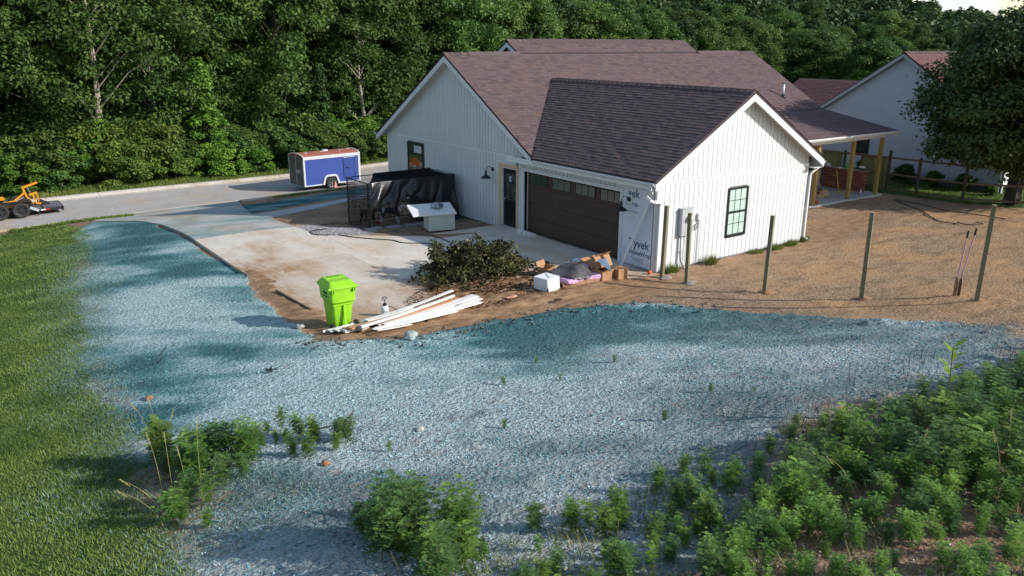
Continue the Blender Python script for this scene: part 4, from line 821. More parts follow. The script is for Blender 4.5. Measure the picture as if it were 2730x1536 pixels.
# raised rear spine with recess and lower step
mb=MB(); loft(mb,[[Vector((sx*.035+.03,-.335-dy,z)) for sx,dy in ((-1,0),(1,0),(1,.025),(-1,.025))] for z in (.12,.66)]); mb.box((-.26,-.345,.64),(.27,-.30,.67)); mb.build('rear_spine',LIME,bn_)
mb=MB(); mb.hexa([(-.18,-.29,.02),(.18,-.29,.02),(.18,-.22,.02),(-.18,-.22,.02)],[(-.18,-.36,.12),(.2,-.36,.12),(.2,-.30,.14),(-.18,-.30,.14)]); mb.build('foot_step',LIME,bn_)
mb=MB(); loft(mb,[rr_(.37,.44,1.005,0,.07),rr_(.375,.445,1.03,0,.07),rr_(.34,.40,1.06,0,.06)],capt=False); loft(mb,[rr_(.34,.40,1.06,0,.06),rr_(.27,.27,1.14,.04,.04)],capb=False); mb.build('bin_lid',LIME,bn_)
mb=MB(); mb.box((-.25,.06,1.140),(.25,.10,1.153)); mb.box((-.30,-.30,1.07),(.30,-.27,1.10)); mb.build('lid_rib',LIME,bn_)
mb=MB(); mb.tube([(-.40,-.43,1.03),(.40,-.43,1.03)],.022,10)
for x in (-.27,.27): mb.box((x-.035,-.455,.93),(x-.015,-.40,1.05)); mb.box((x+.015,-.455,.93),(x+.035,-.40,1.05))
mb.build('hinge_bar',LIME,bn_)
for x in (-.31,.31):
    w_=empty('wheel',(x,-.36,.14)); w_.parent=bn_; mb=MB(); mb.lathe([(.06,-.035),(.135,-.035),(.145,-.02),(.145,.02),(.135,.035),(.06,.035)],24,Matrix.Rotation(math.pi/2,4,'Y')); mb.build('tyre',RUBBER,w_,smooth=False); mb=MB(); mb.lathe([(.0,-.025),(.065,-.025),(.065,.025),(0,.025)],16,Matrix.Rotation(math.pi/2,4,'Y')); mb.build('wheel_hub',RUBBER,w_)
INKB=mat('bin_print',(.012,.03,.008),.6)
RL=Matrix(((0,0,-1,0),(-1,0,0,0),(0,1,0,0),(0,0,0,1)))
mb=MB()
for i in range(3): mb.box((-.3315,.02-i*.10,.87),(-.3295,.10-i*.10,.91))
mb.box((-.3315,-.18,.80),(-.3295,.12,.83)); mb.build('printed_panel',INKB,bn_)
mb=MB()
for i in range(5): mb.box((-.17+i*.07,.20,1.1415),(-.125+i*.07,.245,1.1435))
mb.build('lid_embossing',INKB,bn_)
bn_.scale=(.92,.95,1.10)
# ---- pump sprayer
sp=empty('pump_sprayer',(-8.34,.83,.04)); tag(sp,'white hand pump garden sprayer with black ring handle beside the boards','sprayer')
mb=MB(); mb.lathe([(.085,0),(.095,.015),(.095,.12),(.088,.13),(.095,.14),(.095,.235),(.07,.275),(.045,.29)],24); mb.build('tank',mat('white_tank',(.72,.74,.76),.35),sp,smooth=True)
mb=MB(); mb.lathe([(.04,.28),(.05,.29),(.05,.33),(.025,.345)],16); mb.build('collar',BLACK,sp); mb=MB(); mb.tube([(0,0,.34),(0,0,.45)],.010,8); mb.tube([(.06*math.cos(t),.01*math.sin(t),.47+.028*math.sin(t)) for t in np.linspace(0,2*math.pi,17)],.012,8,False); mb.build('pump_handle',BLACK,sp)
mb=MB()
for i in range(8): mb.box((-.02,-.0975,.06+i*.015),(-.02+.04+(.02 if i%3 else 0),-.0955,.064+i*.015))
mb.build('tank_scale',INK,sp)
mb=MB(); mb.tube([(.06,-.04,.265),(.12,-.12,.27),(.17,-.35,.22),(.14,-.6,.18),(.2,-.9,.16),(.30,-1.1,.16)],.009,6); mb.bar((.28,-1.05,.165),(.45,-1.3,.165),.03,.03); mb.build('spray_hose',BLACK,sp,smooth=False)
# ---- lumber pile on a pallet
WP=mat('white_primed_board',(.74,.73,.71),.6,(.64,.60,.55),6,.8,.1,30,stretch=(.3,1,1),rnd=.06); TANB=mat('tan_board',(.46,.25,.13),.7,(.37,.19,.10),5,.8,stretch=(.3,1,1)); PAL=mat('pallet_wood',(.36,.20,.12),.85,(.28,.15,.09),8,.8,.3,30)
def pallet(o,lx,ly,label,group='wooden pallets under the rubbish'):
    tag(o,label,'pallet',group)
    for k in range(3): mb=MB(); mb.box((0,k*(ly-.04)/2,.02),(lx,k*(ly-.04)/2+.04,.11)); mb.build('stringer',PAL,o)
    n=int(lx/.17); me_=None; mb=MB(); mb.box((0,0,0),(.10,ly,.018)); me_=mb.mesh('deck_slat',PAL)
    for k in range(n): link('deck_slat',me_,o,Matrix.Translation((k*(lx-.1)/(n-1),0,.112))); link('deck_slat',me_,o,Matrix.Translation((k*(lx-.1)/(n-1),0,.0)))
p1=empty('pallet',(-9.05,-.42,.06),math.radians(6)); pallet(p1,2.45,.85,'long brown pallet lying under the pile of white boards')
p1.rotation_euler=(0,math.radians(-.0),math.radians(8))
LB='boards heaped on the pallet beside the bin'
def plank(a,b,w,t,m,label,up=(0,0,1)):
    mb=MB(); A=Vector(a);B=Vector(b); mid=(A+B)/2; d=(B-A); r=Vector((-d.y,d.x,0)).normalized()*w/2; n=7; vs=[];fs=[]
    for i in range(n):
        p=A+d*(i/(n-1)); sag=-.03*math.sin(math.pi*i/(n-1))*(d.length/4); z=Vector((0,0,sag)); vs+=[p-r+z,p+r+z,p+r+z+Vector((0,0,t)),p-r+z+Vector((0,0,t))]
    for i in range(n-1):
        for k in range(4): fs.append((i*4+k,i*4+(k+1)%4,(i+1)*4+(k+1)%4,(i+1)*4+k))
    fs+=[(3,2,1,0),tuple((n-1)*4+k for k in range(4))]; mb.add(vs,fs); return simple('lumber_board',mb,m,label,'board',LB)
pl_=[((-10.25,.10,.25),(-7.95,.34,.27),.03,.05,WP,'thin white strip along the bin side of the board heap, short of the far end'),
((-10.15,-.0,.29),(-7.7,.26,.24),.20,.02,WP,'pale worn board just inside the thin strip next to the bin'),
((-10.05,-.16,.33),(-7.4,.14,.22),.20,.02,WP,'second pale board from the bin with a grey stain on it'),
((-9.9,-.30,.37),(-6.5,.44,.28),.20,.02,TANB,'tan brown board running the length of the heap in its middle'),
((-9.85,-.44,.41),(-6.8,.34,.27),.17,.035,TANB,'thick tan board with a rounded end nearest the bin'),
((-9.25,-.10,.36),(-6.42,.82,.36),.10,.02,WP,'narrow white board angled upward to the left of the tan boards'),
((-9.30,-.12,.40),(-7.9,.30,.33),.16,.02,WP,'short white board with blue green smears on top of the heap'),
((-9.65,-.62,.45),(-6.6,.44,.34),.05,.05,WP,'slim white stick crossing the heap diagonally from its near corner'),
((-9.1,-.30,.30),(-6.05,.38,.28),.14,.02,WP,'white board at the top right end of the heap, farthest from the camera'),
((-9.0,-.40,.32),(-6.02,.26,.29),.14,.02,WP,'wide white board second from the far side at the right end'),
((-8.9,-.50,.31),(-6.0,.14,.25),.14,.02,WP,'wide white board third from the far side at the right end'),
((-9.0,-.62,.34),(-6.08,.02,.20),.14,.02,WP,'white board along the near side of the right end, over the pallet slats'),
((-9.35,-.72,.40),(-6.9,-.15,.17),.12,.02,WP,'lowest white board beside the mud on the near side of the heap'),
((-9.45,-.78,.42),(-8.0,-.42,.24),.07,.02,WP,'short splintered strip poking out at the near left corner of the heap'),
((-9.4,-.9,.42),(-8.4,-.62,.27),.05,.015,WP,'thin offcut lying on the mud in front of the heap'),
((-9.95,-.38,.33),(-9.3,-.22,.28),.10,.06,WP,'stubby white offcut wedged under the tan boards at the bin end')]
for q in pl_: plank(*q)
for (x,y,l,w_,lab) in ((-6.75,.02,.24,.10,'broken grey brown block at the right end of the pallet'),(-9.55,-.5,.22,.12,'grey crushed carton scrap between the tan boards and the mud')):
    mb=MB(); mb.box((-l/2,-w_/2,0),(l/2,w_/2,.11),Matrix.Rotation(.5,4,'Z')); simple('wood_block',mb,mat('block_grey',(.24,.18,.16),.8,(.4,.34,.3),9,.8),lab,'block',loc=(x,y,.17 if x>-9 else .36))
# half buried form board
mb=MB(); mb.bar((-9.80,4.3,.07),(-9.68,2.2,.075),.04,.09); simple('form_board',mb,mat('muddy_plank',(.10,.065,.045),.9),'dark muddy plank half buried along the driveway edge','board')
# ---- white carton
cb=empty('white_carton',(0,0,0)); tag(cb,'white cardboard carton with a torn corner on the mud','box')
CW=mat('white_cardboard',(.74,.74,.76),.7,(.66,.66,.68),6,.7)
b4=[(-4.05,.46),(-3.95,-.02),(-3.45,.10),(-3.53,.58)]
mb=MB(); mb.hexa([(x,y,.02) for x,y in b4],[(x-.03,y,.44) for x,y in b4]); mb.build('carton_body',CW,cb,bev=.006)
mb=MB(); 
for z in (.30,.27,.33): mb.add([(-4.048,.40,z),(-4.005,.16,z),(-4.006,.16,z+.012),(-4.049,.40,z+.012)],[(0,1,2,3)])
mb.build('printed_lines',mat('carton_ink',(.25,.26,.32),.7),cb)
mb=MB(); mb.tube([(-3.995+.002*math.sin(t)-.004*math.cos(t),.13+.06*math.cos(t),.20+.075*math.sin(t)) for t in np.linspace(.5,5.9,16)],.005,4); mb.build('printed_mark',bpy.data.materials['carton_ink'],cb)
mb=MB(); mb.bar((-3.95,-.028,.35),(-3.47,.092,.375),.004,.004); mb.bar((-3.72,-.47*0+.30-.0,.446),(-3.74,.31,.446),.5,.004,up=(0,0,1)); mb.build('carton_seam',bpy.data.materials['carton_ink'],cb)
mb=MB(); mb.hexa([(-3.99,-.04,.02),(-3.93,-.05,.02),(-3.93,-.01,.02),(-3.98,-.0,.02)],[(-3.975,-.035,.2),(-3.945,-.03,.2),(-3.945,-.01,.2),(-3.965,-.0,.2)]); mb.build('torn_corner',DARK,cb)
# ---- pallet with insulation packs and black sheet
p2=empty('pallet',(-3.32,.12,.05),math.radians(-4)); pallet(p2,1.35,.75,'short pallet under the pink insulation packs beside the white carton')
PINK=mat('pink_wrap',(.60,.36,.52),.35,(.42,.27,.46),7,.8,.5,20); CARD=mat('cardboard',(.38,.205,.10),.75,(.31,.165,.08),5,.7)
def pack(x,y,z,sx,sy,sz,rz,lab,sd):
    o=lump(.5,1,1,1,sd,3,False,.10); 
    vs=[]
    for v in o.v: vs.append((math.copysign(min(abs(v[0])*1.5,.5),v[0])*sx,math.copysign(min(abs(v[1])*1.5,.5),v[1])*sy,math.copysign(min(abs(v[2])*1.5,.5),v[2])*sz))
    o.v=vs; q=simple('insulation_pack',o,PINK,lab,'insulation','pink insulation packs on the pallet',smooth=True,loc=(x,y,z)); q.rotation_euler=(0,0,rz); return q
pack(-2.95,.36,.21,.62,.62,.13,.1,'pink wrapped insulation pack at the left of the pallet by the white carton',21)
pack(-2.22,.32,.20,.60,.55,.13,-.15,'pink wrapped insulation pack at the right side under the black sheet',22)
pack(-2.05,.68,.34,.5,.3,.12,.3,'thin pink pack poking out behind the black sheet',23)
# black folded sheet: displaced grid
def cloth(name,corners,nu,nv,hf,m,label,cat,thick=.01):
    c=[Vector(p) for p in corners]; vs=[];fs=[]
    for j in range(nv+1):
        for i in range(nu+1):
            u=i/nu;v=j/nv; p=(c[0]*(1-u)+c[1]*u)*(1-v)+(c[3]*(1-u)+c[2]*u)*v; vs.append(p+Vector(hf(u,v)))
    for j in range(nv):
        for i in range(nu): a=j*(nu+1)+i; fs.append((a,a+1,a+nu+2,a+nu+1))
    mb=MB(); mb.add(vs,fs); o=mb.build(name,m,None,smooth=True); s=o.modifiers.new('s','SOLIDIFY'); s.thickness=thick; 
    if label: tag(o,label,cat)
    return o
TARPG=mat('grey_black_sheet',(.045,.045,.052),.55,(.085,.075,.075),4,.7,.3,12)
cloth('black_sheet',[(-3.40,.80,.33),(-3.02,.02,.26),(-2.15,.05,.27),(-2.20,.95,.50)],18,18,lambda u,v:(.03*math.sin(7*v),0,.16*math.sin(math.pi*u)*math.sin(math.pi*v)+.035*math.sin(9*u+4*v)+.02*math.sin(17*v)),TARPG,'dark grey rubber sheet folded over the pink insulation','sheet')
# ---- cardboard boxes
def carton(x,y,z,lx,ly,lz,rz,lab,open_=True,tilt=0):
    o=empty('cardboard_box',(x,y,z),rz); o.rotation_euler=(tilt,0,rz); tag(o,lab,'box','brown cardboard boxes by the garage corner'); t=.008
    mb=MB(); mb.box((0,0,0),(lx,ly,t)); mb.box((0,0,t),(t,ly,lz)); mb.box((lx-t,0,t),(lx,ly,lz)); mb.box((t,0,t),(lx-t,t,lz)); mb.box((t,ly-t,t),(lx-t,ly,lz)); 
    if not open_: mb.box((0,0,lz),(lx,ly,lz+t))
    mb.build('box_walls',CARD,o)
    if open_:
        mb=MB(); mb.hexa([(0,0,lz),(lx,0,lz),(lx,.008,lz),(0,.008,lz)],[(.02,-.12,lz+.04),(lx-.02,-.12,lz+.04),(lx-.02,-.112,lz+.045),(.02,-.112,lz+.045)]); mb.build('flap',CARD,o)
        mb=MB(); mb.hexa([(0,ly-.008,lz),(lx,ly-.008,lz),(lx,ly,lz),(0,ly,lz)],[(0,ly+.05,lz+.13),(lx,ly+.05,lz+.13),(lx,ly+.058,lz+.13),(0,ly+.058,lz+.13)]); mb.build('flap',CARD,o)
    mb=MB(); 
    for zz,hh in ((.62,.006),(.80,.006)): mb.box((lx*.35,-.002,lz*zz),(lx*.75,.0,lz*zz+hh))
    for xx in (.35,.75): mb.box((lx*xx,-.002,lz*.62),(lx*xx+.006,.0,lz*.80))
    mb.build('printed_mark',mat('card_ink',(.16,.08,.04),.8) if 'card_ink' not in bpy.data.materials else bpy.data.materials['card_ink'],o); return o
carton(-2.02,-.02,.03,.48,.45,.32,.12,'open brown box in front, directly below the blue slats',True)
carton(-1.50,-.12,.02,.38,.34,.30,.05,'small closed brown box nearest the house corner',False)
c3=carton(-1.95,.25,.36,.62,.50,.34,.1,'large bent brown box lying on top, spilling blue slats',True,-.5)
carton(-3.05,1.15,.03,.42,.35,.30,.35,'open brown box behind the dark rubber sheet',True)
SLAT=mat('blue_slats',(.10,.17,.25),.6,(.06,.10,.16),9,.8,rnd=.25)
vs_=empty('blue_slat_bundle',(-2.03,.12,.32)); tag(vs_,'fanned bundle of slate blue slats leaning out of the big box','slats')
for k in range(11):
    a=-.55+k*.085; mb=MB(); d=Vector((math.sin(a)*.5,-.12+.01*k,math.cos(a)*.30-.02)); q=Vector((-.02+k*.030,0,.02)); mb.bar(q+Vector((.05,.1,.28)),q+Vector((.05,.1,.28))-Vector((d.x*.7-.12,.22,.30)),.05,.012,up=(0,1,0)); mb.build('slat',SLAT,vs_)
RUB=['crumpled white plastic scrap on the concrete, left of its two neighbours','clear crumpled plastic ball on the concrete behind the cartons','small clear plastic scrap nearest the garage door behind the cartons']
for (x,y,s,lab) in ((-1.60,1.85,.11,RUB[0]),(-1.20,2.05,.14,RUB[1]),(-1.10,1.75,.09,RUB[2])):
    simple('plastic_scrap',lump(s,1.2,1,.6,int(s*100),2),PLW,lab,'litter','plastic scraps behind the cartons',loc=(x,y,.09))
mb=MB(); 
for k,(x,y,a,l) in enumerate(((-1.9,1.3,.3,.7),(-1.7,1.1,.5,.55),(-2.1,1.0,.15,.5),(-1.5,.95,.8,.35))): mb.bar((x,y,.06+k*.012),(x+l*math.cos(a),y+l*math.sin(a),.07+k*.012),.07,.012)
simple('trim_offcuts',mb,mat('weathered_offcut',(.30,.22,.18),.8,(.45,.40,.36),5,.8),'loose heap of brown trim offcuts behind the dark sheet','offcuts')
# shoes
def shoe(x,y,rz,lab):
    o=empty('shoe',(x,y,.035),rz); tag(o,lab,'shoe','pale shoes left by the garage door'); o.scale=(1.25,1.15,1.3); mb=MB()
    loft(mb,[[Vector((sx*w,yy,0)) for sx,w in ((-1,w0),(1,w0))]+[Vector((w0*.8,yy,h)),Vector((-w0*.8,yy,h))] for yy,w0,h in ((-.14,.03,.03),(-.10,.045,.05),(-.02,.045,.075),(.04,.038,.10),(.12,.038,.105),(.14,.03,.09))]); mb.build('upper',mat('shoe_canvas',(.66,.62,.60),.7,(.75,.74,.72),20,.9) if 'shoe_canvas' not in bpy.data.materials else bpy.data.materials['shoe_canvas'],o,bev=.008)
    mb=MB(); mb.box((-.05,-.15,-.022),(.05,.15,0)); mb.build('sole',TRIM,o,bev=.008)
shoe(-.22,6.22,.9,'pale shoe nearest the entry door, by the garage door'); shoe(-.20,6.02,1.1,'pale shoe second from the entry door'); shoe(-.27,5.80,1.5,'pale shoe third from the entry door with a dark toe'); shoe(-.22,5.62,1.3,'pale shoe farthest from the entry door along the garage door')
# orange ball toy, rocks
mb=lump(.065,1.2,1,1,31,2,False,.15); simple('orange_funnel',mb,mat('orange_plastic',(.75,.10,.02),.4),'small red orange plastic piece on the soil at the house corner','toy',smooth=True,loc=(-.26,-.12,.06))
def rock(x,y,s,lab,m,sd,dz=.3): simple('rock',lump(s,1.25,1,.8,sd,3,True,.5),m,lab,'rock','loose rocks on the sprayed bank',smooth=True,loc=(x,y,H(x,y)+s*dz+.02))
RK=mat('teal_grey_rock',(.22,.27,.26),.9,(.36,.40,.37),7,.9,.6,20); RK2=mat('pale_rock',(.50,.46,.43),.9,(.38,.34,.30),7,.9,.5,20); RK3=mat('brown_rock',(.24,.11,.06),.9,(.32,.17,.10),8,.9,.5,20)
rock(-8.95,-1.55,.13,'fist shaped grey clod on the bank lip below the boards',RK,41)
rock(-10.45,.95,.09,'grey clod at the bank edge left of the bin wheels',RK,42)
rock(-11.38,-6.3,.05,'small white stone alone on the bare gravelly slope',RK2,43); rock(-14.25,-1.6,.055,'reddish brown clod on the sprayed ground near the lawn edge',RK3,44)
rock(-13.0,-6.55,.05,'orange tan stone at the foot of the left weed clump',RK3,45)
# black scrap of plastic and twig on the sprayed ground
mb=MB(); 
for k in range(5): a=k*1.3; mb.add([(0,0,.02),(.13*math.cos(a),.13*math.sin(a),.05),(.10*math.cos(a+.5),.10*math.sin(a+.5),.01)],[(0,1,2)])
simple('black_scrap',mb,BLACK,'black leaf shaped scrap lying on the pale blue green ground','litter',loc=(-12.12,-1.93,H(-12.12,-1.93)+.02)); bpy.data.objects['black_scrap'].modifiers.new('s','SOLIDIFY').thickness=.01
def twig(pts,r,lab,nm='twig'): 
    mb=MB(); mb.tube([(x,y,H(x,y)+z) for x,y,z in pts],r,5); return simple(nm,mb,mat('dark_twig',(.07,.055,.05),.9) if 'dark_twig' not in bpy.data.materials else bpy.data.materials['dark_twig'],lab,'twig','twigs stuck in the sprayed ground')
twig([(-13.70,.35,.02),(-13.60,.22,.14),(-13.66,.15,.22),(-13.52,.10,.40)],.010,'forked grey twig standing in the pale ground near the lawn')
twig([(-12.66,-5.2,.03),(-12.2,-5.35,.06),(-11.95,-5.2,.15)],.012,'twig lying on the ground right of the left weed clump')
# ---- fence posts in a row
PT=mat('green_treated_post',(.20,.18,.10),.8,(.13,.12,.07),5,.8,.4,30,stretch=(1,1,.1)); PTT=mat('post_end_grain',(.34,.25,.14),.9)
PG=[(-.28,-.62,2.12,'weathered fence post nearest the house corner, left of the meter cabinet'),(-.13,-1.42,2.02,'weathered fence post in front of the meter cabinet, second from the house'),(.65,-3.44,2.1,'third fence post from the house, in front of the siding\'s right half'),(1.5,-5.67,2.2,'fourth fence post, standing alone in the open dirt yard'),(2.32,-7.99,2.28,'tallest looking fence post at the right, beside the digging tool')]
for i,(x,y,h,lab) in enumerate(PG):
    o=empty('fence_post',(x,y,H(x,y)),math.radians((12,16,20,22,22)[i])); tag(o,lab,'post','row of bare fence posts across the yard')
    mb=MB(); mb.box((-.048,-.048,-.3),(.048,.048,h)); mb.build('post_shaft',PT,o,bev=.004); mb=MB(); mb.box((-.046,-.046,h),(.046,.046,h+.003)); mb.build('post_top',PTT,o)
    o.rotation_euler=(math.radians((.5,-.6,.4,-.5,.3)[i]),math.radians((.6,-.5,.8,.7,.9)[i]),o.rotation_euler[2])
    lump(.16,1.5,1.2,.22,50+i).build('soil_heap',mat('turned_soil_%s'%('grey' if i<2 else 'orange'),(.20,.16,.14) if i<2 else (.26,.13,.06),.95,(.3,.26,.23) if i<2 else (.33,.18,.08),9,.8,.6,30),o,loc=(.12,-.05,.02))
# post hole digger
gx_,gy_=2.80,-7.32; dg_=empty('post_hole_digger',(gx_,gy_,H(gx_,gy_))); tag(dg_,'post hole digger with pink handles standing in the dirt beside the last post','tool')
pk=mat('faded_pink_handle',(.46,.26,.30),.6); rr2=Vector((.81,-.586,0))
for sx,h in ((-1,1.62),(1,1.68)):
    a=rr2*(.045*sx)+Vector((0,0,.45)); b=rr2*((.02 if sx<0 else .20))+Vector((0,0,h)); mb=MB(); mb.tube([a,b],.017,8); mb.build('handle',pk,dg_); d=(b-a).normalized(); mb=MB(); mb.tube([b-d*.16,b+d*.01],.024,8); mb.build('grip',BLACK,dg_)
    mb=MB(); c=rr2*(.075*sx); vs=[];n=7
    for z,w_ in ((.48,.03),(.36,.055),(.04,.05),(-.02,.02)):
        for k in range(n):
            t=math.pi*(k/(n-1)-.5); vs.append(c+rr2*(sx*.035*math.cos(t)-sx*.03)+Vector((.586,.81,0))*math.sin(t)*w_*1.3+Vector((0,0,z)))
    mb.add(vs,[(i*n+k,i*n+k+1,(i+1)*n+k+1,(i+1)*n+k) for i in range(3) for k in range(n-1)]); q=mb.build('blade',mat('rusty_blade',(.30,.19,.10),.7,(.16,.09,.05),9,.8) if 'rusty_blade' not in bpy.data.materials else bpy.data.materials['rusty_blade'],dg_); q.modifiers.new('s','SOLIDIFY').thickness=.006
# ---- leaning white board at the corner
mb=MB(); mb.bar((-.42,.95,.03),(-.08,.20,2.10),.09,.03,up=(1,0,0)); simple('leaning_trim_board',mb,TRIM,'long white trim board leaning against the house wrap at the corner','board')
# ---- dog kennel
KM=mat('black_kennel_tube',(.012,.012,.013),.45); KW=KM
kn=empty('dog_kennel'); tag(kn,'black wire dog kennel with tarp over its right half','kennel')
kx0,kx1,ky0,ky1=-4.05,-.55,10.45,12.25; kz0=-.26; kh=1.80
def panel(ax,ay,bx,by):
    a=Vector((ax,ay,kz0+.05));b=Vector((bx,by,kz0+.05)); u=(b-a); L0=u.length; u/=L0; up=Vector((0,0,1)); pn=empty('wire_panel'); pn.parent=kn; mb=MB(); r=.019
    mb.tube([a,a+up*(kh-.05)],r,6); mb.tube([b,b+up*(kh-.05)],r,6); mb.tube([a,b],r,6); mb.tube([a+up*(kh-.05),b+up*(kh-.05)],r,6); mb.tube([a+up*.95,b+up*.95],.013,6); mb.build('panel_frame',KM,pn)
    mb=MB(); n=int(L0/.055)
    for i in range(1,n): p=a+u*(L0*i/n); mb.bar(p,p+up*(kh-.06),.007,.007)
    for j in range(1,12): p=up*(j*(kh-.06)/12); mb.bar(a+p,b+p,.006,.006)
    w_=mb.build('wire_mesh',KW,pn); w_['kind']='stuff'
for i in range(2):
    xa=kx0+(kx1-kx0)*i/2; xb=kx0+(kx1-kx0)*(i+1)/2; panel(xa+.03,ky0,xb-.03,ky0); panel(xa+.03,ky1,xb-.03,ky1)
panel(kx0,ky0+.03,kx0,ky1-.03); panel(kx1,ky0+.03,kx1,ky1-.03)
mb=MB(); mb.tube([(kx0,ky0,kz0+kh),(kx0,ky1,kz0+kh)],.019,6); mb.build('top_rail',KM,kn)
# tarps
TP=mat('black_tarp',(.008,.008,.009),.34,(.012,.012,.014),5,.6,.3,9,spec=.42)
def tf(u,v):
    w=.09*math.sin(u*26+v*2)*v+.05*math.sin(u*47+1)*v; return (0.02*math.sin(9*v+5*u),-abs(w)-.04*v,.0)
def tarp_front():
    nu,nv=60,22; vs=[];fs=[]
    for j in range(nv+1):
        for i in range(nu+1):
            u=i/nu; v=j/nv; x=kx0+.06+u*(kx1-kx0+.11)
            hang=np.interp(u,[0,.05,.12,.2,.25,.32,.45,.53,.60,.72,.85,1],[.80,.95,.98,.78,1.15,.74,.62,.66,1.1,1.45,1.60,1.62])
            y=ky0-.05; z=kz0+kh+.05-v*hang; f=.15*math.sin(u*17+1.5+v*2.6)+.06*math.sin(u*43+v*3)
            y-= (abs(f)*1.1+.02)*min(1,v*1.5); x+= .05*math.sin(v*5+u*9) - .05*v*(1-u)**2
            vs.append((x,y,z))
    for j in range(nv):
        for i in range(nu): a=j*(nu+1)+i; fs.append((a,a+1,a+nu+2,a+nu+1))
    # roof part
    mb=MB(); mb.add(vs,fs); mb.cur=1; n0=len(mb.v); vs=[];fs=[]; 
    for j in range(13):
        for i in range(nu+1):
            u=i/nu; v=j/12; x=kx0+.06+u*(kx1-kx0+.11)+1.1*v*(1-u); vs.append((x,ky0-.05+v*(ky1-ky0+.1),kz0+kh+.05+.06*math.sin(math.pi*v)*math.sin(u*11)-.05*math.sin(math.pi*v)))
    for j in range(12):
        for i in range(nu): a=j*(nu+1)+i; fs.append((a,a+1,a+nu+2,a+nu+1))
    mb.add(vs,fs); o=mb.build('black_tarp',[TP,mat('dull_tarp_top',(.006,.006,.007),.9,spec=.06)],None,smooth=True); o.modifiers.new('s','SOLIDIFY').thickness=.006; return tag(o,'glossy black plastic tarp draped over the dog kennel','tarp')
tarp_front()
cloth('grey_blanket',[(-.38,ky0-.1,kz0+kh+.02),(-.32,ky1,kz0+kh+.02),(-.22,ky1,.55),(-.25,ky0+.1,.50)],12,12,lambda u,v:(.06*math.sin(9*u)*v,0,.02*math.sin(12*u)),mat('grey_blanket_cloth',(.16,.15,.14),.9,(.24,.23,.21),12,.8),'dull grey blanket hanging at the wall end of the kennel','blanket')
cloth('blue_tarp',[(-.62,ky0-.16,.55),(-.28,ky0+.0,.62),(-.20,ky0+.1,-.22),(-.86,ky0-.26,-.22)],10,10,lambda u,v:(.03*math.sin(8*v),.05*math.sin(10*u+3*v),0),mat('blue_tarp_plastic',(.03,.11,.34),.4,(.05,.16,.42),6,.7),'bright blue tarp hanging below the black one at the wall','tarp')
mb=MB(); mb.box((-1.5,ky0+.25,kz0),(-.62,ky1-.2,kz0+.85)); simple('dog_house',mb,mat('dark_green_plastic',(.014,.020,.022),.6),'dark dog house inside the kennel behind the tarp','dog house')
PAV=mat('grey_paver',(.24,.22,.23),.9,(.33,.31,.31),8,.8,.3,30)
for i,(x,y,a,l,lab) in enumerate(((-3.95,10.32,.5,.62,'grey concrete paver under the near left kennel corner'),(-3.15,10.28,.1,.6,'grey concrete paver along the kennel front, right of the corner one'),(-2.45,10.25,-.2,.42,'tilted grey paver chunk in front of the black and white dog'),(-1.85,10.3,.12,.62,'grey concrete paver along the kennel front below the tarp'))):
    mb=MB(); mb.box((-l/2,-.18,-.03),(l/2,.18,.03)); o=simple('paver',mb,PAV,lab,'paver','pavers along the kennel front',loc=(x,y,H(x,y)+.03)); o.rotation_euler=(0,.02,a)
